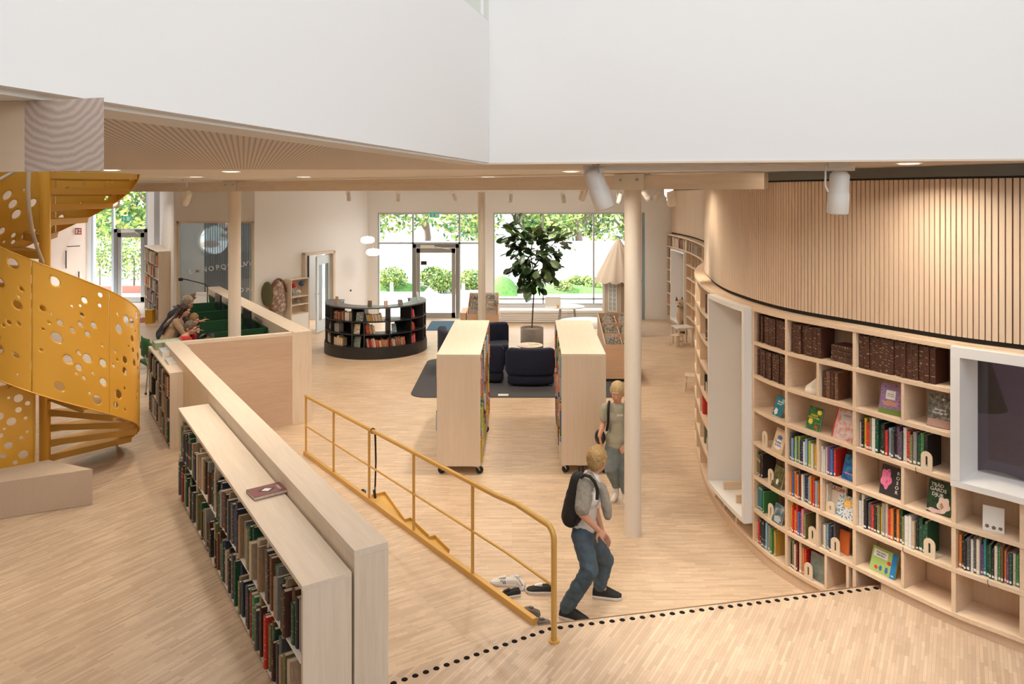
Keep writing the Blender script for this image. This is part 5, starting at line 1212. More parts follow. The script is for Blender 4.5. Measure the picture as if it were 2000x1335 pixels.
for deg, c, lab, wd, ht in ((-62, pk('tanbear', (.45, .28, .16), (.55, .38, .25), (.25, .12, .08)), 'brown picture book standing open on the desk top at the ramp end', .13, .17), (-8, pk('darkgreen', (.05, .06, .04), (.1, .12, .08), (.4, .1, .1)), 'dark picture book standing on the middle of the desk top', .09, .13),
                            (12, pk('salmon', (.65, .38, .30), (.7, .5, .4), (.5, .3, .3)), 'salmon pink picture book standing on the desk top', .09, .12), (32, pk('slate', (.12, .11, .13), (.25, .25, .27), (.5, .5, .5)), 'slate grey picture book standing on the desk top', .12, .12),
                            (72, pk('sage', (.25, .33, .27), (.35, .42, .36), (.45, .5, .45)), 'sage green picture book standing on the desk top by the garden door', .15, .21), (80, pk('sage2', (.3, .36, .33), (.4, .45, .4), (.2, .25, .25)), 'second sage green picture book standing behind the first on the desk top', .13, .19)):
    stand_face(deg, 1.101, wd, ht, c, lab, r=DRad-.14, tilt=.18, group='picture books standing on the desk top')
# ---------------------------------------------------------------- browsing bins
M_bin = wood('bin_birch', (.70, .48, .33), (.62, .41, .27), 'x', scale=6)
def bin_tiers(name, label, x0, x1, y0, yd, tiers, z0, dz, group, cols, nsec=2):
    t = thing(name, label, 'book bin', ((x0+x1)/2, y0, 0))
    m = MB(); m.box(x0+.02, x1-.02, y0+.03, y0+yd*tiers-.03, 0, .06); m.build('plinth', M_black, t)
    top = lambda y: z0+dz*(y-y0)/yd
    m = MB(); m.box(x0, x1, y0, y0+.015, .06, z0); m.build('front_board', M_bin, t)
    for x in (x0, x1-.015):
        m = MB(); m.prism([(x, y0+.015), (x+.015, y0+.015), (x+.015, y0+yd*tiers), (x, y0+yd*tiers)], .06, lambda p: top(p[1])+.0); m.build('side_board', M_bin, t)
    for k in range(1, tiers+1):
        m = MB(); m.box(x0+.015, x1-.015, y0+yd*k-.015, y0+yd*k, .06, z0+dz*k); m.build('partition', M_bin, t)
    for k in range(tiers): m = MB(); m.box(x0+.015, x1-.015, y0+yd*k+.015, y0+yd*(k+1)-.015, z0+dz*k-.24, z0+dz*k-.225); m.build('tray_floor', M_bin, t)
    for s in range(1, nsec): m = MB(); xm = x0+(x1-x0)*s/nsec; m.prism([(xm-.006, y0+.015), (xm+.006, y0+.015), (xm+.006, y0+yd*tiers-.015), (xm-.006, y0+yd*tiers-.015)], .06, lambda p: top(p[1])-.05); m.build('divider', M_bin, t)
    for k in range(tiers):
        for s in range(nsec):
            xa = x0+(x1-x0)*s/nsec+.03; xb = x0+(x1-x0)*(s+1)/nsec-.03; n = 9
            for i in range(n):
                yy = y0+yd*k+.035+(yd-.07)*i/n; wd = rnd.uniform(.12, .17); xx = rnd.uniform(xa, max(xa, xb-wd)); mt = rnd.choice(cols)
                q = LMB(); q.box(0, wd, 0, .004, 0, .25); o = q.build('comic', mt); o.location = (xx, yy, z0+dz*k-.222+rnd.uniform(.03, .10)); o.rotation_euler = (rnd.uniform(-.28, .02), rnd.uniform(-.12, .12), rnd.uniform(-.1, .1))
                tag(o, group[1], 'comic book', group[0])
    return t
CCOL = [art('comic_a', (.7, .68, .62), (.08, .08, .09), (.75, .72, .7), 30), art('comic_b', (.12, .12, .12), (.6, .58, .52), (.35, .1, .08), 25), art('comic_c', (.25, .22, .15), (.75, .72, .66), (.1, .12, .1), 28), art('comic_d', (.75, .73, .7), (.3, .32, .25), (.05, .05, .05), 22)]
bin_tiers('browsing_bin', 'tiered birch browsing bin beside the column side rolling bookcase, full of comics', 1.74, 2.42, 13.78, .42, 3, .70, .13, ('comics in the tiered bin beside the rolling bookcase', 'comic leaning in the tiered birch bin beside the column side rolling bookcase'), CCOL)
bin_tiers('browsing_bin', 'birch browsing bin beneath the garden window, behind the nearer rolling bookcase', -1.06, -.32, 17.3, .36, 3, .70, .12, ('comics in the bin by the garden window', 'comic leaning in the birch bin by the garden window'), CCOL)
for xx, nm in ((-1.2, 'ramp'),):
    m = MB(); m.prism([(-1.22, 17.35), (-1.08, 17.35), (-1.08, 18.2), (-1.22, 18.2)], 0, .72); tag(recenter(m.build('book_box', M_bin)), 'narrow birch box standing against the browsing bin by the garden window', 'box')
# ---------------------------------------------------------------- tent playhouse
TX, TY = XY(1208, 18.6), 18.6
t = thing('playhouse_tent', 'beige fabric playhouse tent with a scalloped cone roof by the garden window', 'play tent', (TX, TY, 0))
M_tent = mat('tent_canvas', (.52, .45, .38), .9, bump=.1, nscale=15); M_tentw = mat('tent_trim', (.78, .74, .68), .8)
hx = [(TX+.44*math.cos(math.radians(a)), TY+.44*math.sin(math.radians(a))) for a in range(30, 390, 60)]
m = MB(); m.add([(x, y, z) for z in (.01, 1.50) for x, y in hx], [(i, (i+1) % 6, 6+(i+1) % 6, 6+i) for i in range(6)]+[(0, 1, 2, 3, 4, 5)]); wl = m.build('canvas_wall', M_tent, t)
rows = []; n = 72
for r_, z in ((.58, 1.36), (.52, 1.50), (.40, 1.72), (.27, 1.98), (.14, 2.22), (.05, 2.36), (.004, 2.42)):
    rows.append([(TX+(r_*(1+.05*math.sin(12*2*PI*k/n)))*math.cos(2*PI*k/n), TY+(r_*(1+.05*math.sin(12*2*PI*k/n)))*math.sin(2*PI*k/n), z-(.06*abs(math.sin(6*2*PI*k/n)) if r_ > .55 else 0)) for k in range(n)])
m = MB(); m.grid(rows, closed=True); m.build('cone_roof', mat('tent_roof', (.62, .53, .45), .9), t)
for fi in (3, 4):
    a, b = Vector(hx[fi]), Vector(hx[(fi+1) % 6]); c = (a+b)/2; d = (b-a).normalized(); nn = Vector((d.y, -d.x)); m = MB()
    for x0, x1, z0, z1 in ((-.12, -.09, .62, 1.3), (.09, .12, .62, 1.3), (-.12, .12, .60, .63), (-.12, .12, 1.29, 1.32), (-.015, .015, .63, 1.29)): m.bar(c+d*x0+nn*.008, c+d*x1+nn*.008, .012, z0, z1)
    for k in range(1, 6): m.bar(c-d*.09+nn*.008, c+d*.09+nn*.008, .012, .62+k*.11, .636+k*.11)
    wf_ = m.build('window_grille', M_tentw, t); m = MB(); m.bar(c-d*.09+nn*.003, c+d*.09+nn*.003, .004, .63, 1.29); m.build('window_gauze', mat('gauze', (.42, .52, .58), .6), wf_)
# round low table and white table near the window
def round_table(x, y, r, z, label, top, leg):
    t = thing('low_table', label, 'table', (x, y, 0)); m = MB(); m.lathe([(0, z), (r, z), (r, z-.02), (0, z-.02)], (x, y, 0), 40); m.build('table_top', top, t)
    for k in range(4): a = PI/4+k*PI/2; m = MB(); m.cyl((x+r*.55*math.cos(a), y+r*.55*math.sin(a), z-.02), (x+r*.75*math.cos(a), y+r*.75*math.sin(a), 0), .016, 8); m.build('leg', leg, t)
M_wht = mat('white_laminate', (.80, .79, .77), .35)
round_table(XY(1150, 17.2), 17.2, .74, .53, 'large low round white table behind the column side rolling bookcase', M_wht, M_shelf)
round_table(XY(1108, 19.2), 19.2, .45, .60, 'low white table in front of the garden window bench', M_wht, M_greymetal)
t = thing('laptop_stand', 'small white screen standing on the low table by the garden window', 'screen', (XY(1080, 19.05), 19.05, .601))
m = LMB(); m.box(-.2, .2, 0, .012, .0, .26); m.build('screen_panel', M_wht, t); m = LMB(); m.box(-.2, .2, -.22, -.002, 0, .01); m.build('screen_base', M_wht, t)
t = thing('paper_cup', 'beige paper cup on the low table beside the small white screen', 'cup', (XY(1090, 18.9), 18.9, .601)); m = LMB(); m.lathe([(0, 0), (.028, 0), (.036, .1), (.033, .1), (.026, .006), (0, .006)]); m.build('cup_body', M_bin, t)
m = MB(); m.box(XY(975, 20.1), XY(1178, 20.1), 20.0, 20.45, .30, .36); b_ = MB(); 
t = thing('window_bench', 'long pale slatted bench below the garden window', 'bench', (.4, 20.2, 0)); m.build('seat_board', M_wht, t)
m = MB()
for k in range(5): m.box(XY(978, 20.1), XY(1175, 20.1), 20.02, 20.05, .05+k*.05, .085+k*.05)
m.build('slats', mat('bench_slats', (.70, .68, .65), .5), t)
for px in (980, 1040, 1110, 1172): m = MB(); m.box(XY(px, 20.1)-.02, XY(px, 20.1)+.02, 20.05, 20.42, 0, .30); m.build('leg', M_wht, t)
# door mat
m = MB(); m.box(XY(835, 19.4), XY(882, 19.4), 19.0, 20.4, .001, .01); tag(recenter(m.build('door_mat', mat('blue_mat', (.05, .12, .19), .95, noise=.4, nscale=60))), 'dark blue door mat inside the garden door', 'mat')
# ---------------------------------------------------------------- child furniture along the curved bookcase
def child_chair(x, y, rz, label, s=1.0, back=True):
    t = thing('child_chair' if back else 'child_stool', label, 'chair' if back else 'stool', (x, y, 0), rz)
    m = LMB(); m.box(-.14*s, .14*s, -.13*s, .13*s, .28*s, .30*s); m.build('seat', M_ashend, t, bevel=.004)
    for sx in (-1, 1):
        for sy in (-1, 1): m = LMB(); m.tube([(sx*.11*s, sy*.10*s, .28*s), (sx*.14*s, sy*.13*s, 0)], .013*s, 8); m.build('leg', M_ashend, t)
    m = LMB(); m.box(-.115*s, .115*s, -.115*s, -.10*s, .12*s, .15*s); m.build('stretcher', M_ashend, t)
    if back: 
        m = LMB(); m.tube([(-.11*s, .12*s, .30*s), (-.12*s, .15*s, .56*s)], .011*s, 8); m.tube([(.11*s, .12*s, .30*s), (.12*s, .15*s, .56*s)], .011*s, 8); m.build('back_post', M_ashend, t)
        m = LMB(); m.box(-.13*s, .13*s, .14*s, .155*s, .45*s, .56*s); m.build('backrest', M_ashend, t, bevel=.004)
    return t
ax_, ay_ = W(1338, 690, 0)[0], W(1338, 690, 0)[1]
tx, ty = W(1333, 672, 0)
t = thing('child_table', 'small white topped child table beside the toy fox at the far niche', 'table', (tx, ty, 0), .2)
m = LMB(); m.box(-.20, .20, -.2, .2, .40, .425); m.build('table_top', M_wht, t, bevel=.003)
for sx in (-1, 1):
    for sy in (-1, 1): m = LMB(); m.box(sx*.17-.018, sx*.17+.018, sy*.17-.018, sy*.17+.018, 0, .40); m.build('leg', M_ashend, t)
child_chair(*W(1322, 675, 0), .5, 'small birch stool in front of the white topped child table', .85, back=False)
child_chair(*W(1352, 762, 0), -PI/2-.3, 'small birch child chair tucked against the bulge of the curved bookcase', .95)
# toy fox sitting in the far niche
fx, fy = W(1331, 644, 0.12)[0]+.12, 18.8
t = thing('toy_fox', 'large sandy plush fox sitting by the far niche behind the child table', 'soft toy', (fx, fy, .0)); M_fur = mat('sandy_fur', (.50, .36, .24), .95, bump=.3, nscale=60)
m = MB(); m.sphere((fx, fy, .42), (.17, .18, .26)); m.sphere((fx+.10, fy-.05, .24), (.15, .16, .12)); m.sphere((fx-.08, fy-.1, .24), (.06, .07, .16)); m.sphere((fx-.06, fy-.06, .73), (.12, .13, .11)); m.sphere((fx-.13, fy-.13, .69), (.06, .08, .05))
bd_ = m.build('body', M_fur, t)
m = MB()
for sx in (-.10, .03):
    a = Vector((fx-.06+sx, fy-.03, .80)); m.add([a+Vector((-.04, 0, 0)), a+Vector((.04, 0, 0)), a+Vector((0, .03, 0)), a+Vector((sx*.15, 0, .12))], [(0, 1, 3), (1, 2, 3), (2, 0, 3)])
m.build('ear', mat('fox_ear', (.16, .11, .09), .9), t); m = MB(); m.sphere((fx-.17, fy-.2, .69), .018); m.sphere((fx-.12, fy-.17, .755), .012); m.sphere((fx-.02, fy-.18, .755), .012); m.build('nose_and_eyes', M_black, t)
m = MB(); m.sphere((fx, fy, .10), (.25, .25, .09)); tag(recenter(m.build('floor_cushion', mat('cream_cushion', (.62, .55, .46), .9))), 'round cream floor cushion under the plush fox', 'cushion')
# ================================================================ STUDY DESKS, LEFT ROOMS, OPENINGS, GARDEN
M_green = mat('green_felt', (.012, .075, .028), .95, noise=.2, nscale=80); M_green2 = mat('green_seat', (.012, .085, .02), .7)
T = lambda t_, n=0: (T0[0]+DR.x*t_-NR.x*n, T0[1]+DR.y*t_-NR.y*n)      # along the desk wall, n metres into the study side
bt = thing('study_desk', 'long study desk divided by green felt screens along the inner side of the half wall', 'desk', (*T(3.4, .4), UP))
m = MB(); P = [T(.35, .02), T(6.3, .02), T(6.3, .74), T(.35, .74)]; m.prism(P, UP+.70, UP+.725); m.build('desk_top', mat('dark_desk_top', (.035, .045, .06), .5), bt)
for tt in (.45, 2.4, 4.3, 6.2):
    for nn in (.08, .68): m = MB(); c = T(tt, nn); m.box(c[0]-.02, c[0]+.02, c[1]-.02, c[1]+.02, UP, UP+.70); m.build('leg', M_greymetal, bt)
m = MB(); m.bar(T(1.35, .03), T(6.2, .03), .03, UP+.72, 1.28, 0, 0); tag(recenter(m.build('wall_screen', M_green)), 'long green felt screen running along the inner face of the half wall', 'screen')
for tt, lab in ((4.95, 'green felt desk divider farthest back, next to the glazed room'), (3.70, 'green felt desk divider behind the long haired person'), (2.55, 'green felt desk divider between the two nearest study places'), (1.35, 'green felt desk divider closest to the front half wall')):
    m = MB(); a, b = T(tt, .06), T(tt, .86); m.bar(a, b, .03, UP+.72, 1.275)
    o = tag(recenter(m.build('desk_divider', M_green)), lab, 'divider')
for tt, lab in ((4.3, 'dark monitor arm and screen at the far study place'), (3.1, 'dark monitor at the study place beside the long haired person'), (1.95, 'dark monitor at the nearest study place by the column')):
    c = T(tt, .2); t = thing('monitor', lab, 'monitor', (c[0], c[1], UP+.726), ANG_R)
    m = LMB(); m.box(-.25, .25, -.015, .015, .12, .44); m.build('monitor_panel', mat('monitor_black', (.015, .018, .03), .25), t, bevel=.004)
    m = LMB(); m.cyl((0, -.02, 0), (0, -.02, .3), .014, 8); m.lathe([(0, 0), (.09, 0), (.09, .008), (0, .012)], (0, -.02, 0), 20); m.build('stand', M_greymetal, t)
def office_chair(x, y, rz, label):
    t = thing('desk_chair', label, 'chair', (x, y, UP), rz)
    m = LMB(); m.box(-.22, .22, -.21, .21, .43, .47); m.build('seat', M_green2, t, bevel=.015)
    m = LMB(); rows = [[(-.21+.42*k/8, -.22-.05*math.cos((k-4)/4*1.2)+.05, z) for k in range(9)] for z in (.56, .66, .76, .86)]; m.grid(rows); b = m.build('backrest', M_green2, t); s = b.modifiers.new('s', 'SOLIDIFY'); s.thickness = .02
    for sx in (-1, 1):
        m = LMB(); m.tube([(sx*.2, -.24, .62), (sx*.23, -.2, .44), (sx*.23, .18, .42), (sx*.24, .22, .02)], .011, 8); m.tube([(sx*.23, -.2, .44), (sx*.24, -.24, .02)], .011, 8); m.build('leg_frame', M_greymetal, t)
    for sx in (-1, 1):
        for sy in (-.24, .22): m = LMB(); m.sphere((sx*.24, sy, .02), .02, seg=8, rings=6); m.build('caster', M_black, t)
    return t
cx1 = W(311, 655, UP+.6); cx2 = W(345, 668, UP+.6)
office_chair(-6.72, 13.25, ANG_R-PI*.95, 'green study chair pushed back behind the leaning grey haired adult')
office_chair(-5.75, 11.95, ANG_R-PI*.95, 'green study chair right behind the long haired person')
cx3 = W(298, 690, UP)
t = thing('foot_stool_base', 'chrome and black star base of a chair peeking out beside the short low bookcase', 'chair base', (*W(296, 700, UP+.05), UP))
m = LMB()
for k in range(5): a = 2*PI*k/5; m.tube([(0, 0, .09), (.24*math.cos(a), .24*math.sin(a), .055)], .013, 8)
m.build('star_base', M_greymetal, t)
for k in range(5): a = 2*PI*k/5; m = LMB(); m.sphere((.25*math.cos(a), .25*math.sin(a), .028), .028, seg=10, rings=6); m.build('caster', M_black, t)
# paper bag, desk lamp on the far desk
c = T(5.6, .45); t = thing('paper_bag', 'crumpled brown paper bag on the far end of the study desk', 'bag', (c[0], c[1], UP+.726), .3)
m = LMB(); m.add([(-.15, -.1, 0), (.15, -.1, 0), (.15, .1, 0), (-.15, .1, 0), (-.2, -.09, .22), (.13, -.12, .26), (.18, .1, .34), (-.17, .12, .24), (-.1, .02, .3)], [(3, 2, 1, 0), (0, 1, 5, 4), (1, 2, 6, 5), (2, 3, 7, 6), (3, 0, 4, 7), (4, 5, 8), (5, 6, 8), (6, 7, 8), (7, 4, 8)])
m.build('bag_body', mat('brown_paper', (.26, .14, .08), .85, noise=.5, nscale=9), t)
c = T(5.1, .25); t = thing('desk_lamp', 'thin black bent desk lamp above the farthest green divider', 'lamp', (c[0], c[1], UP+.726))
m = LMB(); m.tube([(0, 0, 0), (0, 0, .5), (-.05, 0, .56), (-.45, 0, .66), (-.55, 0, .67)], .011, 8); m.build('arm', M_black, t); m = LMB(); m.cyl((-.56, 0, .63), (-.56, 0, .69), .045, 14); m.build('lamp_head', M_black, t)
c = T(5.35, .35); t = thing('sloped_screen', 'pale sloping screen at the far end of the study desk', 'screen', (c[0], c[1], UP+.726)); m = LMB(); m.add([(-.2, 0, 0), (.2, 0, 0), (.12, .1, .36), (-.12, .1, .36), (-.2, .03, 0), (.2, .03, 0), (.12, .12, .36), (-.12, .12, .36)], [(0, 1, 2, 3), (7, 6, 5, 4), (0, 4, 5, 1), (1, 5, 6, 2), (2, 6, 7, 3), (3, 7, 4, 0)]); m.build('panel', M_wht, t)
# tall bookcase by the far left window
t3, P3, zb3, rh3 = low_case('tall_bookcase', 'tall ash bookcase full of books between the far window and the glazed room', (-8.60, 17.92), 2.6, .50, UP, 2.12, 5)
for r in range(5): fill_line(P3, .05, 2.3, zb3+rh3*r, (.2, .29), (.03, .06), ['orange', 'tan', 'brown', 'cream', 'grey', 'dark red', 'olive', 'beige', 'light blue'], f"on the {['lowest', 'second', 'third', 'fourth', 'top'][r]} shelf of the tall bookcase", 'books in the tall bookcase by the far window', dep=(.18, .24))
m = MB(); c = P3(.25, -.14); m.box(c[0]-.09, c[0]+.09, c[1]-.09, c[1]+.09, UP, UP+.34); tag(recenter(m.build('yellow_file_box', mat('yellow_box', (.62, .33, .02), .5), bevel=.004)), 'yellow file box on the floor at the foot of the tall bookcase', 'box')
m = MB(); c = P3(.75, -.30); m.prism([(c[0]-.2, c[1]-.2), (c[0]+.2, c[1]-.25), (c[0]+.25, c[1]+.5), (c[0]-.2, c[1]+.5)], UP+.001, UP+.012); tag(recenter(m.build('floor_mat', mat('red_mat', (.42, .14, .10), .9))), 'small reddish mat on the floor before the tall bookcase', 'mat')
# ---------------------------------------------------------------- glazed room
gz = struct(MB().box(gx0+.0, gx1-.02, GY+.05, GY+.062, UP, 2.87).build('window_1', glassmat('room_glass', (.86, .90, .92), .10)))
m = MB(); 
for x in (gx0, gx1-.05): m.box(x, x+.045, GY-.01, GY+.13, UP, 2.87)
m.box(gx0, gx1, GY-.01, GY+.13, 2.83, 2.875); m.build('window_frame', M_ash, gz)
M_frost = mat('frosted_letter', (.78, .82, .84), .6)
for ch, px, py, rz in (('L', 371, 531, .10), ('M', 384, 529, .10), ('N', 397.5, 527, .12), ('O', 411, 525, .12), ('P', 423.5, 523, .12), ('Q', 435, 521.5, .13), ('R', 447, 520, .13), ('S', 458, 518.5, .12), ('T', 466, 517, .12), ('U', 472, 517, .1), ('V', 479, 516, .08), ('W', 491, 515, .04), ('O', 470, 567, 0), ('P', 482, 567, .0), ('Q', 493, 567, 0)):
    text_mesh(ch, .165 if py < 560 else .14, M_frost, gz, Matrix.Translation((XY(px, GY), GY+.044, ZY(py, GY))) @ Matrix.Rotation(rz, 4, 'Y').inverted() @ Matrix.Rotation(PI/2, 4, 'X'), 'letter', extr=.001)
M_cur = mat('blue_grey_curtain', (.12, .16, .22), .9); 
def curtain(name, label, a, b, z0, z1, folds, amp=.05, mt=None):
    a, b = Vector(a), Vector(b); d = (b-a); n = Vector((-d.y, d.x)).normalized(); N = folds*8; rows = []
    for z in (z0, z1): rows.append([((a+d*(i/N)).x+n.x*amp*math.sin(2*PI*folds*i/N), (a+d*(i/N)).y+n.y*amp*math.sin(2*PI*folds*i/N), z) for i in range(N+1)])
    m = MB(); m.grid(rows); o = m.build(name, mt or M_cur); s = o.modifiers.new('s', 'SOLIDIFY'); s.thickness = .003; return tag(recenter(o), label, 'curtain')
sheer = bpy.data.materials.new('sheer_curtain'); sheer.use_nodes = True; sn = sheer.node_tree; sb_ = sn.nodes['Principled BSDF']; sb_.inputs['Base Color'].default_value = (.30, .35, .41, 1); sb_.inputs['Alpha'].default_value = .55; sb_.inputs['Roughness'].default_value = .9; _mc['sheer'] = sheer
curtain('curtain', 'pleated blue-grey curtain behind the lettered glass wall', (XY(399, 18.0), 18.0), (gx1-.15, 18.0), UP+.02, 3.6, 22, .05, sheer)
# rear wall of that room with a round window
hm = MB(); BY = 20.6; n = 40; cxw, czw, rw = XY(419, BY), ZY(468, BY), .42
outer = [(-10.0, 0), (-5.3, 0), (-5.3, 3.7), (-10.0, 3.7)]
ring = [(cxw+rw*math.cos(2*PI*k/n+PI/4+PI), czw+rw*math.sin(2*PI*k/n+PI/4+PI)) for k in range(n)]; vs = [(x, BY, z) for x, z in ring]+[(x, BY, z) for x, z in outer]; fs = []
for q in range(4):
    for k in range(n//4): i = q*n//4+k; fs.append((i, n+q, (i+1) % n))
    fs.append(((q+1)*n//4 % n, n+q, n+(q+1) % 4))
hm.add(vs, fs); struct(hm.build('wall_room_back', mat('grey_room_wall', (.55, .57, .60), .9)))
rm = MB(); rm.v = []; 
rows = [[(cxw+r_*math.cos(2*PI*k/n), y_, czw+r_*math.sin(2*PI*k/n)) for k in range(n)] for r_, y_ in ((rw+.06, BY-.03), (rw-.02, BY-.03), (rw-.02, BY+.12), (rw+.06, BY+.12), (rw+.06, BY-.03))]
rm.grid(rows, closed=True); struct(rm.build('window_2', M_frame2))
for (px, py, Y, dia, nm) in ((440, 438, 19.3, .40, 'upper pink-white drum pendant lamp behind the lettered glass'), (447, 457, 19.0, .40, 'lower pink-white drum pendant lamp behind the lettered glass'), (410, 476, 19.6, .46, 'widest drum pendant lamp hanging before the round window'),
                         (718, 468, 19.3, .36, 'glowing white pendant lamp, the upper of the pair by the window corner'), (729, 492, 18.9, .36, 'glowing white pendant lamp, the lower of the pair by the window corner')):
    x, z = XY(px, Y), ZY(py, Y); t = thing('pendant_lamp', nm, 'lamp', (x, Y, z-.08)); m = MB(); m.lathe([(0, -.09), (dia*.32, -.088), (dia*.48, -.05), (dia*.5, 0), (dia*.44, .06), (dia*.25, .085), (.02, .09)], (x, Y, z), 32)
    m.build('lamp_shade', mat('opal_glass', (.9, .85, .8), .4, emit=(1, .93, .85), estr=2.6) if px > 600 else mat('opal_glass_pink', (.8, .68, .62), .5, emit=(1, .8, .7), estr=.7), t)
    m = MB(); m.cyl((x, Y, z+.09), (x, Y, 3.71), .004, 6); m.build('cord', mat('white_cord', (.75, .75, .73), .6), t)
# ---------------------------------------------------------------- doorway in the left wall
d0, d1 = LW(1.46), LW(2.38); fr = thing('door_3', 'a', 'b'); 
for k_ in ('label', 'category'): del fr[k_]
fr['kind'] = 'structure'; fr.location = (d0[0], d0[1], 0)
m = MB()
for a, b, z0, z1 in ((LW(1.40), LW(1.47), 0, 2.03), (LW(2.37), LW(2.44), 0, 2.03), (LW(1.40), LW(2.44), 1.96, 2.03)): m.bar(a, b, .24, z0, z1, 0, 0)
m.build('door_frame', M_ash, fr)
fe = W(617, 652, 0); h = Vector(LW(1.50)); e = Vector(fe); dl = (e-h).normalized(); e = h+dl*.88
def leafbox(m, u0, u1, z0, z1, w_=.04): a = h+dl*u0; b = h+dl*u1; m.bar(a, b, w_, z0, z1)
m = MB(); leafbox(m, 0, .12, .02, 1.94); leafbox(m, .76, .88, .02, 1.94); leafbox(m, .12, .76, .02, .30); leafbox(m, .12, .76, 1.72, 1.94); m.build('door_leaf', mat('blue_white_door', (.62, .70, .76), .4), fr)
m = MB(); leafbox(m, .12, .76, .30, 1.72, .008); m.build('glass_pane', glassmat('door_glass', (.82, .9, .95), .25), fr)
m = MB(); nn = Vector((-dl.y, dl.x)); a = h+dl*.82
for s_ in (-1, 1): m.tube([(a.x, a.y, 1.0), (a.x+nn.x*.06*s_, a.y+nn.y*.06*s_, 1.0), ((a-dl*.1).x+nn.x*.06*s_, (a-dl*.1).y+nn.y*.06*s_, 1.0)], .009, 8)
m.build('door_handle', M_greymetal, fr)
curtain('curtain', 'dark blue-grey curtain just inside the open doorway', (LW(2.45)[0]-.25, LW(2.45)[1]+.20), (LW(1.95)[0]-.25, LW(1.95)[1]+.2), .02, 2.5, 6, .035)
# white doll house shelf and hanging bag against the left wall
def onwall(t_, off=0): q = LW(t_); return (q[0]+.8489*off, q[1]-.5286*off)
wa = math.atan2(.8489, .5286)      # direction facing along the wall towards the far corner
t = thing('toy_shelf', 'white house shaped toy shelf against the left wall next to the open door', 'shelf', (*onwall(2.76, .16), 0), wa)
ZT2 = 1.43; m = LMB()
for x in (-.28, .27): m.box(x, x+.02, -.13, .13, 0, ZT2)
for z in (.55, .78, .98, ZT2-.02): m.box(-.26, .27, -.13, .13, z, z+.02)
m.box(-.26, .27, .12, .13, .55, ZT2); t_b = m.build('shelf_frame', M_ash, t)
m = LMB(); m.box(-.26, .27, -.135, -.11, .0, .55); m.build('white_front', M_wht, t)
for x, z, c, nm in ((-.15, 1.0, 'light blue', 'sky blue toy'), (.05, 1.0, 'white', 'white toy'), (.15, 1.22, 'blue', 'blue toy'), (-.1, 1.2, 'red', 'red and blue toy'), (.0, .80, 'grey', 'grey toy')):
    m = LMB(); m.sphere((0, 0, .06), (.07, .05, .06), seg=10, rings=8); o = m.build('toy', cover(c)); q = onwall(2.76-x, .17); o.location = (q[0], q[1], z+(.021 if z < 1.1 else -.0)); tag(o, nm+' on the white house shaped shelf', 'toy')
t = thing('hanging_bag', 'brown and cream patterned bag hanging on the left wall', 'bag', (*onwall(3.30, .14), .8), wa)
m = LMB(); rows = []
for i in range(9):
    z = .80-i*.09; wd = .10+.13*math.sin(min(1, i/5)*PI/2); rows.append([(wd*math.cos(2*PI*k/16), .09*math.sin(2*PI*k/16)*(.6+.4*i/8), z-.2) for k in range(16)])
m.grid(rows, closed=True); m.build('bag_body', art('bag_cloth', (.62, .5, .44), (.2, .11, .07), (.6, .48, .4), 9, lo=.42, hi=.55), t)
m = LMB(); m.tube([(.22*math.cos(a), 0, .32+.34*math.sin(a)) for a in [PI*k/12 for k in range(13)]]+[(-.24, 0, -.1)], .03, 8); m.build('bag_rim', mat('brown_leather', (.20, .07, .03), .6), t)
m = LMB(); m.sphere((0, 0, .28), (.14, .08, .3)); o = m.build('olive_coat', mat('olive_cloth', (.10, .10, .05), .95)); q = onwall(3.62, .12); 
o.location = (q[0]-.0, q[1], .85); tag(o, 'small olive coat hanging behind the patterned bag', 'coat')
# ---------------------------------------------------------------- garden glazing
def glazing(name, x0, x1, z0, z1, mull, y, fm, ft=.05, trans=()):
    g = struct(MB().box(x0, x1, y+.09, y+.10, z0, z1).build(name, M_glass)); m = MB()
    for x in (x0, x1-ft): m.box(x, x+ft, y+.04, y+.14, z0, z1)
    for z in (z0, z1-ft): m.box(x0, x1, y+.045, y+.135, z, z+ft)
    for px in mull: m.box(XY(px, y)-ft/2, XY(px, y)+ft/2, y+.05, y+.13, z0, z1)
    for a, b, z in trans: m.box(a, b, y+.05, y+.13, z-ft/2, z+ft/2)
    m.build('window_frame', fm, g); return g
glazing('window_3', B0, B1, .40, 3.0, (1061, 1160), FY, M_frame2, .045, [(B0, B1, ZY(584, FY))])
glazing('window_4', A0, A1, .02, 3.0, (806, 897), FY, M_frame2, .05, [(A0, XY(806, FY), ZY(475, FY)), (XY(806, FY), A1, ZY(475, FY))])
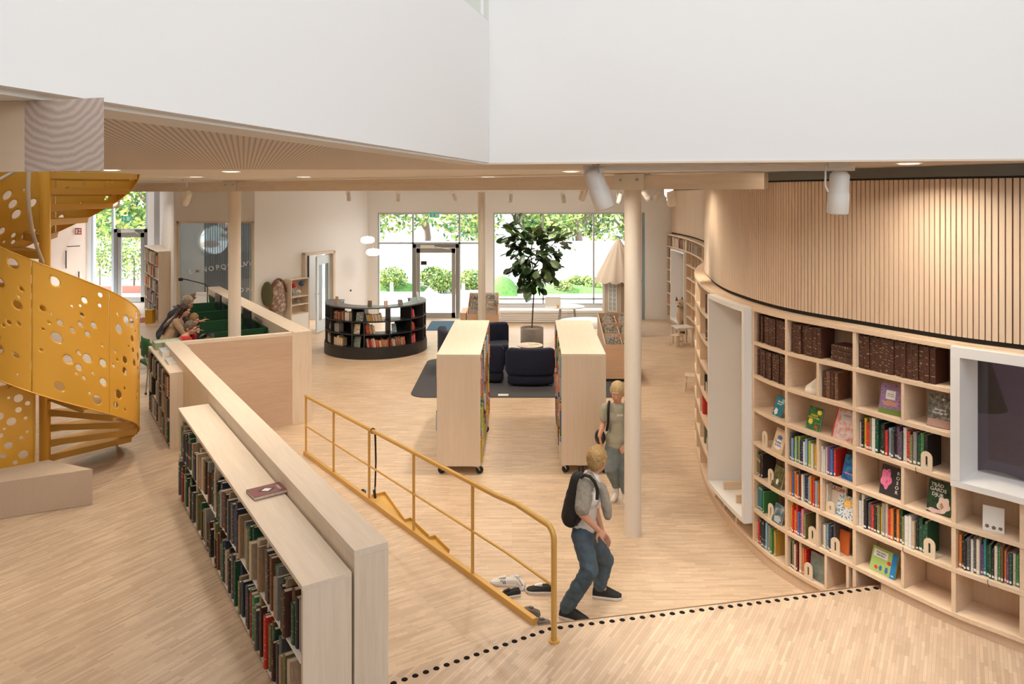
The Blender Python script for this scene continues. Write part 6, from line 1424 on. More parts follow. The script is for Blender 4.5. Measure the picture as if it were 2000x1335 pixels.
def door_unit(name, x0, x1, z0, z1, y, fr_=.10):
    t = bpy.data.objects.new(name, None); COL.objects.link(t); t.location = ((x0+x1)/2, y, z0); t['kind'] = 'structure'
    m = MB(); m.box(x0, x0+.09, y+.02, y+.16, z0, z1); m.box(x1-.09, x1, y+.02, y+.16, z0, z1); m.box(x0, x1, y+.02, y+.16, z1-.10, z1); m.build('door_frame', M_frame, t)
    a, b = x0+.10, x1-.10; m = MB(); m.box(a, a+fr_, y+.03, y+.09, z0+.02, z1-.11); m.box(b-fr_, b, y+.03, y+.09, z0+.02, z1-.11); m.box(a, b, y+.03, y+.09, z1-.24, z1-.11); m.box(a, b, y+.03, y+.09, z0+.02, z0+.16); m.build('door_leaf', mat('door_leaf_grey', (.38, .38, .37), .4, .3), t)
    m = MB(); m.box(a+fr_, b-fr_, y+.055, y+.063, z0+.16, z1-.24); m.build('glass_pane', M_glass, t)
    m = MB(); m.box(a+.12, a+.5, y-.02, y+.03, z1-.10, z1-.02); m.tube([(a+.5, y-.01, z1-.06), (b-.15, y-.01, z1-.14)], .012, 6); m.build('door_closer', M_spot, t)
    m = MB(); m.tube([(a+.05, y+.03, z0+.98), (a+.05, y-.04, z0+.98), (a+.17, y-.04, z0+.98)], .011, 8); m.build('door_handle', M_greymetal, t); return t
door_unit('door_1', XY(806, FY), XY(896, FY), .02, ZY(477, FY), FY)
m = MB(); m.box(XY(822, FY), XY(833, FY), FY+.02, FY+.05, ZY(517, FY), ZY(510, FY)); tag(recenter(m.build('door_sign', M_black)), 'small dark sign on the glass of the garden door', 'sign')
struct(MB().box(S0-.02, S1, FY-.012, FY-.002, .0, 3.0).build('trim_6', mat('slot_frame', (.28, .38, .42), .4)))
gl2 = glazing('window_5', XY(176, FLY), XY(288, FLY), UP, 3.70, (218,), FLY, mat('blue_white_frame', (.60, .70, .78), .4), .07)
door_unit('door_2', XY(222, FLY), XY(287, FLY), UP, ZY(447, FLY), FLY)
# exit signs
def exit_sign(px, py, Y, wd, ht, label):
    x, z = XY(px, Y), ZY(py, Y); t = thing('exit_sign', label, 'sign', (x, Y, z)); m = MB(); m.box(x-wd/2, x+wd/2, Y-.03, Y, z-ht/2, z+ht/2); m.build('sign_box', mat('exit_green', (.0, .30, .17), .5, emit=(0, .45, .26), estr=.5), t)
    m = MB(); y = Y-.033; m.box(x+.02, x+wd*.42, y, y+.002, z-ht*.35, z+ht*.35); m.box(x-wd*.42, x-wd*.24, y, y+.002, z-.012, z+.012); m.add([(x-wd*.30, y, z+.04), (x-wd*.30, y, z-.04), (x-wd*.44, y, z)], [(0, 1, 2)]); m.sphere((x-.06, y, z+.03), .018, seg=8, rings=6); m.box(x-.08, x-.03, y, y+.002, z-.05, z+.015); m.build('pictogram', Wt, t)
exit_sign(849, 420, FY-.02, .26, .13, 'green running man exit sign hanging above the garden door'); exit_sign(247, 427, FLY+.05, .26, .16, 'green exit sign above the far left door')
# cabinets wall details
for px, py0, py1, nm in ((129, 489, 524, 'tall black pull handle on the pale cabinet wall'), (154, 530, 552, 'short black pull handle low on the pale cabinet wall')):
    Y = 17.97/(.259+(1000-px)/F)-.05; x = XY(px, Y); m = MB(); m.cyl((x, Y, ZY(py1, Y)), (x, Y, ZY(py0, Y)), .015, 8)
    o = m.build('pull_handle', M_black); tag(recenter(o), nm, 'handle')
t = thing('wall_rail', 'slim black coat rail on the pale cabinet wall', 'rail', (XY(133, 20.8), 20.8, ZY(481, 20.8))); m = MB(); m.cyl((XY(131, 20.8), 20.8, ZY(481, 20.9)), (XY(156, 21.1), 21.1, ZY(481, 20.9)), .012, 8); m.build('rail_bar', M_black, t)
t = thing('fire_sign', 'small red and white fire equipment sign on the pale cabinet wall', 'sign', (XY(152, 21.1), 21.1, ZY(452, 21.1))); Y = 21.1
m = MB(); m.box(XY(146, Y), XY(159, Y), Y, Y+.01, ZY(458, Y), ZY(445, Y)); m.build('sign_plate', mat('sign_red', (.55, .08, .06), .5), t); m = MB(); m.box(XY(148, Y), XY(151.5, Y), Y-.004, Y, ZY(456, Y), ZY(447, Y)); m.box(XY(153.5, Y), XY(157.5, Y), Y-.004, Y, ZY(456, Y), ZY(452.5, Y)); m.box(XY(153.5, Y), XY(157.5, Y), Y-.004, Y, ZY(450.5, Y), ZY(447, Y)); m.build('pictogram', Wt, t)
# power outlets
for px, py, nm in ((1288, 622, 'white double socket low on the end wall near the curved bookcase'), (685, 567, 'small dark button on the left wall above the desk')):
    Y = 20.68 if px > 1000 else 20.0; m = MB(); s_ = .05 if px > 1000 else .02; m.box(XY(px, Y)-s_, XY(px, Y)+s_, Y-.01, Y, ZY(py, Y)-.06*(s_/.05), ZY(py, Y)+.06*(s_/.05)); tag(recenter(m.build('wall_socket', M_wht if px > 1000 else M_black)), nm, 'socket')
# ---------------------------------------------------------------- outdoors
M_pave = mat('pale_paving', (.62, .60, .58), .9, noise=.15, nscale=2); M_grass = mat('grass', (.10, .26, .05), .95, noise=.5, nscale=9)
struct(MB().box(-40, 30, 21.06, 60, -.35, -.02).build('ground_outside', M_pave))
m = MB(); m.box(-30, 25, 28.3, 28.6, -.02, 1.70); struct(m.build('garden_wall', mat('garden_wall_white', (.86, .87, .88), .8)))
def blob_ground(nm, x0, x1, y0, y1, h, mt, label, cat):
    m = MB(); N = 24; rows = []
    for i in range(N+1):
        rows.append([(x0+(x1-x0)*i/N, y0+(y1-y0)*k/10, -.02+h*math.sin(PI*i/N)**.6*math.sin(PI*k/10)**.6) for k in range(11)])
    m.grid(rows); return tag(recenter(m.build(nm, mt)), label, cat)
for a in ((-.95, .2, 25.5, 28.2, .55, 'green grass mound outside the large garden window, near its door side'), (.1, 3.6, 26.2, 28.2, .22, 'low grass bank outside the middle of the large garden window'), (-6.5, -3.2, 26.8, 28.2, .3, 'planted verge outside the window strip')):
    o = blob_ground('grass_mound', *a[:4], a[4], M_grass, a[5], 'grass')
    o['kind'] = 'structure'
m = MB(); m.prism([(-1.4, 24.4), (3.2, 23.4), (3.6, 23.9), (-1.2, 25.2)], -.02, -.01); struct(m.build('garden_path', mat('asphalt', (.28, .28, .30), .9)))
def leaves(m, c, r, n, size, g, mi=2, flat=1.0):
    for _ in range(n):
        a = g.uniform(0, 2*PI); b = math.acos(g.uniform(-1, 1)); q = (g.random())**.4
        p = Vector((c[0]+r[0]*q*math.sin(b)*math.cos(a), c[1]+r[1]*q*math.sin(b)*math.sin(a), c[2]+r[2]*q*math.cos(b)))
        u = Vector((g.gauss(0, 1), g.gauss(0, 1), g.gauss(0, 1))).normalized(); v = u.orthogonal().normalized(); s = size*g.uniform(.6, 1.3)
        m.add([p-u*s, p+v*s*.5, p+u*s, p-v*s*.5], [(0, 1, 2, 3)], g.randrange(mi))
M_lf = [mat('leaf_bright', (.28, .42, .07), .6), mat('leaf_mid', (.10, .24, .05), .6), mat('leaf_deep', (.04, .12, .035), .6), mat('leaf_gold', (.42, .44, .12), .6)]
gt = random.Random(3)
tree_specs = [(-6.6, 33, 7.5, 'leafy tree seen over the garden wall through the window strip, at its corner end'), (-4.1, 35, 8, 'leafy tree seen straight above the garden door'), (-1.6, 33.5, 7, 'leafy tree seen beside the slim column through the glass'), (.6, 34.5, 7.5, 'leafy tree seen above the fiddle leaf fig'), (2.9, 33, 7, 'yellow-green tree seen through the middle pane of the garden window'), (5.2, 34, 7.5, 'leafy tree seen behind the playhouse tent'),
              (-14.6, 30, 7, 'tree outside the far left window beyond the staircase'), (-18.2, 33, 8, 'dense tree outside the far left window near the pale frame'), (-16.5, 37, 8, 'tree behind the others outside the far left door')]
for x, y, hh, lab in tree_specs:
    t = thing('garden_tree', lab, 'tree', (x, y, 0)); m = MB(); m.tube([(x, y, -.02), (x+.1, y, 1.5), (x-.1, y+.1, 3.0), (x, y, 4.5)], [.2, .16, .13, .08], 8)
    for k in range(4): a = gt.uniform(0, 6.28); m.tube([(x, y, 1.8+k*.5), (x+math.cos(a)*1.2, y+math.sin(a)*1.2, 3.2+k*.5)], [.07, .03], 6)
    m.build('trunk', mat('tree_bark', (.16, .12, .10), .9), t); m = MB()
    for k in range(9): leaves(m, (x+gt.gauss(0, .9), y+gt.gauss(0, .8), gt.uniform(1.7, hh-1)), (1.25, 1.1, .95), 330, .13, gt, 4)
    m.build('crown', M_lf, t)
for px, py, Y, r_, lab in ((866, 549, 26.5, .55, 'round clipped bush outside the glass of the garden door'), (845, 540, 27.4, .5, 'darker bush just behind the clipped one outside the garden door'), (765, 545, 27.2, .6, 'leafy bush outside the corner pane of the window strip'), (920, 548, 27.6, .6, 'low bush outside the pane beside the garden door'),
                       (1150, 560, 27.3, .5, 'young plants outside the pane next to the playhouse tent'), (1100, 574, 26.6, .35, 'low plants outside the middle pane of the large window'), (1126, 560, 27.4, .45, 'small shrub in the bed below the middle pane of the large window'), (195, 500, 27.5, 1.1, 'green hedge bush outside the far left window'), (262, 500, 27.0, 1.2, 'green hedge bush outside the far left door')):
    x, z = XY(px, Y), max(.15, ZY(py, Y)); t = thing('garden_bush', lab, 'bush', (x, Y, -.02)); m = MB(); m.cyl((x, Y, -.02), (x, Y, z), .03, 6); m.build('stem', mat('tree_bark', (.16, .12, .10), .9), t); m = MB(); leaves(m, (x, Y, z), (r_, r_*.8, r_*.75), 1100, .06, gt, 4); m.build('foliage', M_lf[:4], t)
for px, Y, lab in ((905, 24.0, 'grey bollard outside the pane beside the garden door'), (765, 24.2, 'grey bollard outside the corner of the window strip')):
    x = XY(px, Y); m = MB(); m.cyl((x, Y, -.02), (x, Y, .62), .06, 14); tag(recenter(m.build('bollard', M_greymetal)), lab, 'bollard')
m = MB(); m.box(-40, 30, 45, 45.3, -.02, 7); struct(m.build('far_facade', mat('far_building', (.55, .6, .55), .9, noise=.3, nscale=.8)))
m = MB(); m.box(-22, -12.5, 26.4, 26.6, -.02, .22); struct(m.build('garden_kerb', mat('red_brick_kerb', (.42, .16, .12), .9)))
# ---------------------------------------------------------------- lamps
def downlight(x, y, z, label, power=26, vis=True, r=.075, group='small round recessed downlights in the ceiling'):
    t = thing('recessed_downlight', label, 'ceiling light', (x, y, z), 0, group); m = MB(); m.lathe([(r, z-.002), (r+.012, z-.006), (r+.012, z-.001)], (x, y, 0), 24); m.build('trim_ring', M_spot, t)
    m = MB(); m.lathe([(0, z-.003), (r, z-.003)], (x, y, 0), 24); m.build('diffuser', M_lamp, t)
    if power > 6: l = light('downlight', 'AREA', (x, y, z-.012), power, WARM, (0, 0, 0), .14, shape='DISK'); l.data.spread = math.radians(150)
DP_ = 1.0
for x, y, lab in ((.56, 7.0, 'recessed downlight in the ceiling just in front of the tall cream column'), (2.23, 6.60, 'recessed downlight in the ceiling over the near end of the curved bookcase'), (4.10, 4.70, 'recessed downlight in the ceiling near the dim room window'), (-2.69, 7.05, 'recessed downlight in the lath ceiling between the stair and the void'), (-3.95, 9.2, 'recessed downlight in the pale ceiling before the beam by the study desks')):
    downlight(x, y, ZC-.001, lab, 16 if x < 1.5 else (9 if x > 4 else 5), group=None)
gi = 0
for y in (9.2, 12.0, 15.0, 18.0):
    for x in (-2.6, -.3, 1.9): downlight(x, y, ZC-.001, 'recessed downlight in the lower room ceiling hidden behind the long beam', 25)
for x, y in ((-6.2, 11.0), (-7.8, 14.0), (-9.6, 17.5), (-8.3, 10.0), (-5.2, 14.6), (-11, 13.5)): downlight(x, y, ZC-.001, 'recessed downlight in the study side ceiling', 20)
for x, y in ((-7.0, 19.0), (-5.2, 20.0)): downlight(x, y, ZC-.001, 'added fill downlight inside the glazed room', 30)  # added to brighten the room behind the glass
for x, y in ((-3.2, 4.6), (-4.8, 5.6), (.9, 5.9), (2.8, 5.2), (-3.6, 6.6)): 
    downlight(x, y, ZC-.001, 'recessed downlight in the lath ceiling at the edge of the void', 15, group='recessed downlights at the edge of the void')
def spothead(x, y, z, s, yaw, pitch, label, ztrk=ZC, power=0, group='white spotlights on the ceiling tracks'):
    t = thing('spotlight', label, 'spotlight', (x, y, z), yaw, group)
    M = Matrix.Rotation(pitch, 4, 'X'); m = LMB(); m.lathe([(0, .11*s), (.035*s, .108*s), (.05*s, .09*s), (.052*s, .0), (.052*s, -.005*s), (.0555*s, -.01*s), (.0555*s, -.115*s), (.05*s, -.12*s), (.046*s, -.10*s), (0, -.09*s)], (0, 0, 0), 28)
    m.v = [tuple(M @ Vector(v)) for v in m.v]; m.build('lamp_head', M_spot, t)
    m = LMB(); m.tube([(-.06*s, 0, 0), (-.075*s, 0, .03*s), (-.075*s, 0, .14*s), (0, 0, .15*s)], .006*s, 8); m.cyl((0, 0, .15*s), (0, 0, ztrk-z-.02), .012*s, 10); m.box(-.06*s, .06*s, -.016, .016, ztrk-z-.035, ztrk-z-.005); m.build('bracket', M_spot, t)
    if power:
        d = Matrix.Rotation(yaw, 4, 'Z') @ M @ Vector((0, 0, -1)); l = light('spot_beam', 'SPOT', (x+d.x*.13*s, y+d.y*.13*s, z+d.z*.13*s), power, WARM, d.to_track_quat('-Z', 'Y').to_euler(), .04, spot=math.radians(62), blend=.8)
    return t
TY_ = 5.25
t = thing('light_track', 'white lighting track along the ceiling edge carrying the two large spotlights', 'track', (1.2, TY_, ZC-.03)); m = MB(); m.box(XY(1140, TY_), XY(1640, TY_)+.1, TY_-.02, TY_+.02, ZC-.05, ZC-.012); m.build('track_rail', M_spot, t)
spothead(XY(1168, TY_), TY_, ZY(366, TY_), 1.32, -PI/2+.2, .36, 'large white spotlight close to the tall cream column, hanging from the near track', ZC-.03, 110, group=None)
spothead(XY(1638, 4.95), 4.95, ZY(374, 4.95), 1.25, .1, .12, 'large white spotlight in front of the slatted drum', ZC, 170, group=None)
for i, (px, py, Y, yaw, pit, pw) in enumerate(((682, 382, 17.5, .2, .3, 60), (779, 383, 17.5, .2, .5, 0), (888, 383, 17.5, -.5, .7, 60), (997, 385, 17.5, .3, .4, 0), (1100, 386, 17.2, -.3, .5, 60), (1140, 377, 11.5, .5, .5, 0), (1211, 386, 15.5, .3, .5, 0), (1262, 381, 12.5, -.8, .9, 0), (1286, 381, 16, .5, .9, 0), (1310, 384, 9.2, -.5, .5, 50), (227, 391, 11.5, .6, .6, 90), (365, 386, 10.2, .8, .8, 90))):
    spothead(XY(px, Y), Y, ZY(py, Y), 1.0, yaw, pit, ['small white spotlight above the left wall, nearest its corner', 'small white spotlight above the corner pane of the window strip', 'small white spotlight above the garden door', 'small white spotlight above the fiddle leaf fig', 'small white spotlight above the middle pane of the large window', 'small white spotlight beside the large one, tilted away', 'small white spotlight right next to the tall column on the window side', 'small round spotlight head just past the tall column', 'slim spotlight beyond the tall column', 'lit spotlight aimed along the curved bookcase', 'white spotlight next to the upper flight of the golden stair', 'white spotlight hanging in front of the glazed room wall'][i], ZC, pw, group=None)
# timber beam end at the void
a = Vector((XY(203, 1.56), 1.56)); b = Vector((XY(48, 1.62), 1.62)); d = (b-a); L = d.length; d.normalize(); nb = Vector((d.y, -d.x)); 
if nb.y < 0: nb = -nb
bk = nb*1.0
q1, q2 = (a.x, a.y), (b.x, b.y); P = [q1, q2, (b.x-1.2, b.y+.10), (a.x-1.1, a.y+.45)]
ob = thing('beam_end', 'thick pale timber beam end poking out under the parapet by the golden stair', 'beam', (a.x, a.y, 3.55))
m = MB(); z0, z1 = 3.551, ZC-.0145; P3d = [(*p, z) for z in (z0, z1) for p in P]
m.add(P3d, [(3, 2, 1, 0) if False else (0, 1, 2, 3), (4, 7, 6, 5), (1, 5, 6, 2), (2, 6, 7, 3), (3, 7, 4, 0)], 0); m.add([P3d[0], P3d[1], P3d[5], P3d[4]], [(0, 1, 2, 3)], 1)
def ringed():
    mt = mat('end_grain_rings', (.62, .50, .43), .6); n = mt.node_tree; b_ = n.nodes['Principled BSDF']; tc = n.nodes.new('ShaderNodeTexCoord'); wv = n.nodes.new('ShaderNodeTexWave'); wv.wave_type = 'RINGS'; wv.rings_direction = 'SPHERICAL'
    mp = n.nodes.new('ShaderNodeMapping'); mp.inputs['Location'].default_value = (.10, -.10, -.22); wv.inputs['Scale'].default_value = 22; wv.inputs['Distortion'].default_value = 3.0; wv.inputs['Detail'].default_value = 3; wv.inputs['Detail Scale'].default_value = 1.2
    r = n.nodes.new('ShaderNodeValToRGB'); r.color_ramp.elements[0].color = (.50, .39, .33, 1); r.color_ramp.elements[1].color = (.66, .55, .48, 1)
    n.links.new(tc.outputs['Object'], mp.inputs[0]); n.links.new(mp.outputs[0], wv.inputs[0]); n.links.new(wv.outputs[0], r.inputs[0]); n.links.new(r.outputs[0], b_.inputs['Base Color']); return mt
m.build('beam_timber', [wood('beam_side', (.74, .58, .42), (.66, .5, .35), 'x', scale=6), ringed()], ob)
# ================================================================ PEOPLE
M_skin = mat('skin', (.60, .32, .22), .55, spec=.35)
def bake(mb, name, mats, parent, voxel=.008, smooth=3, disp=None, cut=None):
    mb2 = MB(); mb2.v, mb2.f, mb2.m, mb2.sm = mb.v, mb.f, mb.m, mb.sm
    o = mb2.build('tmp', mats if isinstance(mats, list) else [mats]); r = o.modifiers.new('r', 'REMESH'); r.mode = 'VOXEL'; r.voxel_size = voxel; r.use_smooth_shade = True
    s = o.modifiers.new('s', 'SMOOTH'); s.factor = .5; s.iterations = smooth
    if disp:
        tx = bpy.data.textures.new('fold', 'CLOUDS'); tx.noise_scale = disp[1]; d = o.modifiers.new('d', 'DISPLACE'); d.texture = tx; d.strength = disp[0]; d.mid_level = .5; d.texture_coords = 'GLOBAL'
    dg = bpy.context.evaluated_depsgraph_get(); me = bpy.data.meshes.new_from_object(o.evaluated_get(dg)); bpy.data.objects.remove(o)
    off = Vector((0, 0, 0)); p = parent
    while p is not None: off += p.location; p = p.parent
    me.transform(Matrix.Translation(-off)); me.name = name
    if cut:
        bm = bmesh.new(); bm.from_mesh(me)
        for pl, no in cut: bmesh.ops.bisect_plane(bm, geom=bm.verts[:]+bm.edges[:]+bm.faces[:], plane_co=Vector(pl)-off, plane_no=no, clear_outer=True)
        bm.to_mesh(me); bm.free()
    for p_ in me.polygons: p_.use_smooth = True
    for m_ in (mats if isinstance(mats, list) else [mats]):
        if m_.name not in [x.name for x in me.materials if x]: me.materials.append(m_)
    o = bpy.data.objects.new(name, me); COL.objects.link(o); o.parent = parent; return o
def cap(m, a, b, r0, r1, seg=14):
    a, b = Vector(a), Vector(b); d = b-a; n = 6; pts = [a]+[a+d*(i/n) for i in range(1, n)]+[b]
    m.tube(pts, [r0+(r1-r0)*i/n for i in range(n+1)], seg); m.sphere(a, r0, seg=seg, rings=8); m.sphere(b, r1, seg=seg, rings=8)
def ell(m, c, r, R=None): m.sphere(c, r, seg=18, rings=12, M=R)
def basis(fwd, up=(0, 0, 1)):
    f = Vector(fwd).normalized(); u = Vector(up); r = f.cross(u).normalized(); u = r.cross(f).normalized()
    return Matrix((r, f, u)).transposed()         # columns: right, forward, up
def head_shape(m, c, B, s):
    P = lambda x, y, z: Vector(c)+B @ Vector((x*s, y*s, z*s))
    ell(m, P(0, -.012, .030), (.076*s, .094*s, .088*s), B); ell(m, P(0, .028, -.035), (.058*s, .064*s, .072*s), B); ell(m, P(0, .055, -.082), (.028*s, .026*s, .022*s), B)
    ell(m, P(0, .086, .030), (.052*s, .014*s, .012*s), B)                         # brow
    cap(m, P(0, .088, .012), P(0, .108, -.022), .008*s, .012*s, 8); ell(m, P(-.01, .096, -.026), (.008*s,)*3, B); ell(m, P(.01, .096, -.026), (.008*s,)*3, B)  # nose
    ell(m, P(.035, .062, -.018), (.022*s, .022*s, .02*s), B); ell(m, P(-.035, .062, -.018), (.022*s, .022*s, .02*s), B)
    ell(m, P(0, .088, -.052), (.022*s, .009*s, .006*s), B); ell(m, P(0, .086, -.062), (.018*s, .009*s, .006*s), B)
    for sx in (-1, 1): ell(m, P(sx*.077, -.005, -.008), (.010*s, .020*s, .032*s), B)
def face_parts(c, B, s, parent, brow=(.35, .22, .12)):
    P = lambda x, y, z: Vector(c)+B @ Vector((x*s, y*s, z*s))
    m = MB()
    for sx in (-1, 1): m.sphere(P(sx*.031, .081, .008), (.0125*s, .008*s, .0075*s), seg=10, rings=8, M=B)
    m.build('eye_white', mat('eye_white', (.75, .72, .70), .3), parent); m = MB()
    for sx in (-1, 1): m.sphere(P(sx*.031, .0885, .008), (.0055*s, .003*s, .0055*s), seg=10, rings=6, M=B)
    m.build('iris', mat('iris', (.03, .05, .07), .2), parent); m = MB()
    for sx in (-1, 1): m.tube([P(sx*.014, .100, .030), P(sx*.030, .099, .036), P(sx*.047, .088, .030)], [.003*s, .004*s, .002*s], 6)
    m.build('eyebrow', mat('brow_hair', brow, .8), parent); m = MB()
    m.tube([P(-.021, .091, -.056), P(0, .0985, -.0555), P(.021, .091, -.056)], [.0025*s, .004*s, .0025*s], 6); m.build('lips', mat('lips', (.48, .16, .13), .5), parent)
def hand(m, wrist, d, palm, s, curl=(.5, .5, .5, .5), thumb=1, side=1):
    """wrist point, hand direction, palm normal; curl per finger index..little; side: +1 thumb on the right of (d, palm)"""
    d = Vector(d).normalized(); n = Vector(palm); n = (n-d*n.dot(d)).normalized(); x = d.cross(n).normalized()*side
    W_ = Vector(wrist); k = s
    for off, r in ((-.026, .012), (-.009, .0135), (.009, .0135), (.026, .012)):
        cap(m, W_+d*.012*k+x*off*.6*k, W_+d*.085*k+x*off*1.1*k, r*k, (r-.002)*k, 8)
    for i, (off, L) in enumerate(((.030, .072), (.010, .080), (-.010, .074), (-.029, .058))):
        p = W_+d*.088*k+x*off*k; a = 0; dirn = d
        for j, fr_ in enumerate((.44, .31, .25)):
            a += curl[i]*(.75, 1.0, .8)[j]; dirn = (d*math.cos(a)+n*math.sin(a)).normalized(); q = p+dirn*L*fr_*k; cap(m, p, q, (.0088-.0008*j)*k, (.0082-.001*j)*k, 8); p = q
    t0 = W_+d*.025*k+x*.030*k; td = (d*.6+x*.75+n*.35*thumb).normalized(); t1 = t0+td*.042*k; td2 = (d*.95+x*.25+n*.45*thumb).normalized(); t2 = t1+td2*.030*k; t3 = t2+(td2+n*.1).normalized()*.024*k
    cap(m, t0, t1, .013*k, .0105*k, 8); cap(m, t1, t2, .0105*k, .0095*k, 8); cap(m, t2, t3, .0095*k, .0078*k, 8)
def shoe(parent, ankle, toe_dir, s, floor, upper, sole, name='shoe', laces=True, L=.245):
    d = Vector((toe_dir[0], toe_dir[1], 0)).normalized(); x = Vector((d.y, -d.x, 0)); c = Vector((ankle[0], ankle[1], floor)); o = None
    prof = [(-.060, .030, .040), (-.050, .036, .085), (-.01, .039, .092), (.03, .040, .090), (.07, .043, .076), (.12, .046, .052), (.16, .042, .036), (.19, .026, .024)]
    k = L/.245*s; m = MB(); rows = []
    for y, w_, h in prof:
        rows.append([c+d*y*k+x*(w_*k*math.cos(a))+Vector((0, 0, .018*k+max(0, h*k*math.sin(a)))) for a in [PI*i/10 for i in range(11)]])
    m.grid(rows); m.add(rows[0], [tuple(range(11))]); m.add(rows[-1], [tuple(range(10, -1, -1))]); sh = m.build(name, upper, parent)
    m = MB(); out = [c+d*y*k+x*(w_+.004)*k for y, w_, h in prof]+[c+d*(.198*k)]+[c+d*y*k-x*(w_+.004)*k for y, w_, h in prof[::-1]]+[c-d*.062*k]
    m.prism([(p.x, p.y) for p in out], floor+.001, floor+.024*k); m.build('sole', sole, sh, bevel=.004)
    if laces:
        m = MB()
        for i in range(4): y = .035+.022*i; m.tube([c+d*y*k+x*.018*k+Vector((0, 0, (.106-.011*i)*k)), c+d*(y+.012)*k-x*.018*k+Vector((0, 0, (.102-.011*i)*k))], .0025, 5)
        m.build('laces', mat('lace_black', (.03, .03, .03), .8), sh)
    return sh
M_denim = mat('blue_denim', (.075, .115, .155), .85, noise=.35, nscale=14, bump=.15); M_denim2 = mat('grey_denim', (.20, .24, .25), .85, noise=.25, nscale=16, bump=.15)
M_sole = mat('shoe_sole_white', (.72, .66, .62), .7); M_shoeb = mat('shoe_black', (.014, .013, .014), .7)
def J(px, py, Y): return Vector((XY(px, Y), Y, ZY(py, Y)))
# ---- boy pointing, seen from his right side, head turned away
b1 = thing('person', 'boy in white T-shirt and blue jeans pointing down, grey sweater over his shoulders', 'person', (.62, 6.2, 0))
s1 = .86
hc = J(1167, 899, 6.22); B1 = basis((.62, .78, -.12))
nk = J(1153, 930, 6.20); ch = J(1148, 965, 6.2); wa_ = J(1140, 1015, 6.2); pv = J(1143, 1043, 6.2)
shR, shL = J(1147, 950, 6.06), J(1159, 945, 6.34); elR, elL = J(1137, 1003, 5.98), J(1164, 1000, 6.40); wrR, wrL = J(1168, 1034, 6.02), J(1176, 1036, 6.34)
hpR, hpL = J(1137, 1046, 6.12), J(1151, 1046, 6.30); knR, knL = J(1152, 1112, 6.02), J(1183, 1092, 6.42); anR, anL = J(1107, 1187, 6.10), J(1171, 1143, 6.42)
anR.z = max(anR.z, .075); anL.z = max(anL.z, .08)
m = MB(); head_shape(m, hc, B1, s1*1.06); cap(m, nk+Vector((0, 0, -.02)), hc+Vector((-.01, -.01, -.05)), .044, .042)
cap(m, nk-Vector((0, 0, .02)), wa_, .07, .07); ell(m, ch, (.08, .12, .09)); cap(m, shR, shL, .05, .05); cap(m, wa_, pv, .075, .08); cap(m, hpR, hpL, .08, .08)
for sh_, el_, wr_ in ((shR, elR, wrR), (shL, elL, wrL)): cap(m, sh_, el_, .040, .033); cap(m, el_, wr_, .034, .022)
for hp_, kn_, an_ in ((hpR, knR, anR), (hpL, knL, anL)): cap(m, hp_, kn_, .072, .048); cap(m, kn_, an_, .046, .034)
hand(m, wrR, (wrR-elR).normalized()*.8+Vector((.15, 0, -.25)), (-.1, .8, -.5), s1, curl=(.06, .75, .85, .9), side=-1)
hand(m, wrL, (.5, -.2, -.75), (-.3, -.9, -.2), s1, curl=(.3, .35, .4, .45), side=1)
for an_, fd in ((anR, (.86, -.3, 0)), (anL, (.97, -.15, 0))): cap(m, an_, Vector((an_.x+fd[0]*.09, an_.y+fd[1]*.09, .045)), .034, .03)
bake(m, 'body', M_skin, b1, .0055, 2); face_parts(hc, B1, s1*1.06, b1, (.45, .30, .15))
def hair_short(c, B, s, parent, mt, thick=.012, fringe=True, n=150, seed=1, crown=(0, -.03, .05)):
    P = lambda x, y, z: Vector(c)+B @ Vector((x*s, y*s, z*s)); m = MB(); ell(m, P(0, -.018, .040), ((.080+thick*.5)*s, (.094+thick*.6)*s, (.086+thick)*s), B); ell(m, P(0, -.045, -.004), (.075*s, .070*s, .085*s), B)
    g = random.Random(seed)
    for i in range(n):
        a = g.uniform(0, 2*PI); e = g.uniform(-.35, 1.45); r = 1.0
        if math.cos(a-PI/2) > .35 and e < .42: continue
        dv = Vector((math.cos(a)*math.cos(e), math.sin(a)*math.cos(e), math.sin(e)))
        p = P(dv.x*.080, -.014+dv.y*.094, .036+dv.z*.088); t_ = Vector((dv.x, dv.y, dv.z-1.2*math.cos(e))).normalized(); sw = Vector((-dv.y, dv.x, 0))*.5
        tip = p+B @ ((t_+sw*g.uniform(-.2, 1)).normalized()*g.uniform(.016, .026)*s+dv*.001*s); m.tube([p, p.lerp(tip, .6)+B @ (dv*.003*s), tip], [.009*s, .007*s, .003*s], 6)
    return bake(m, 'hair', mt, parent, .0042, 2)
M_blond = mat('blond_hair', (.46, .29, .115), .6, noise=.45, nscale=30, stretch=(4, 4, .6)); M_blond2 = mat('pale_blond_hair', (.62, .46, .24), .6, noise=.45, nscale=30, stretch=(4, 4, .6))
hair_short(hc, B1, s1*1.06, b1, M_blond, .014, n=170, seed=4)
m = MB(); cap(m, nk-Vector((.0, 0, .03)), wa_, .088, .098); ell(m, ch, (.105, .15, .105)); cap(m, shR+Vector((0, .03, 0)), shL-Vector((0, .03, 0)), .062, .062); ell(m, wa_-Vector((0, 0, .035)), (.112, .135, .085)); cap(m, shR, shR.lerp(elR, .62), .062, .062); cap(m, shL, shL.lerp(elL, .62), .062, .06)
bake(m, 'tshirt', mat('white_tshirt', (.78, .75, .72), .9), b1, .008, 4, (.016, .07))
m = MB(); cap(m, hpR, hpL, .094, .094); cap(m, pv+Vector((0, 0, .02)), pv, .10, .1)
for hp_, kn_, an_ in ((hpR, knR, anR), (hpL, knL, anL)): cap(m, hp_, kn_, .088, .072); cap(m, kn_, an_+Vector((0, 0, .012)), .071, .060)
bake(m, 'jeans', M_denim, b1, .009, 4, (.020, .05))
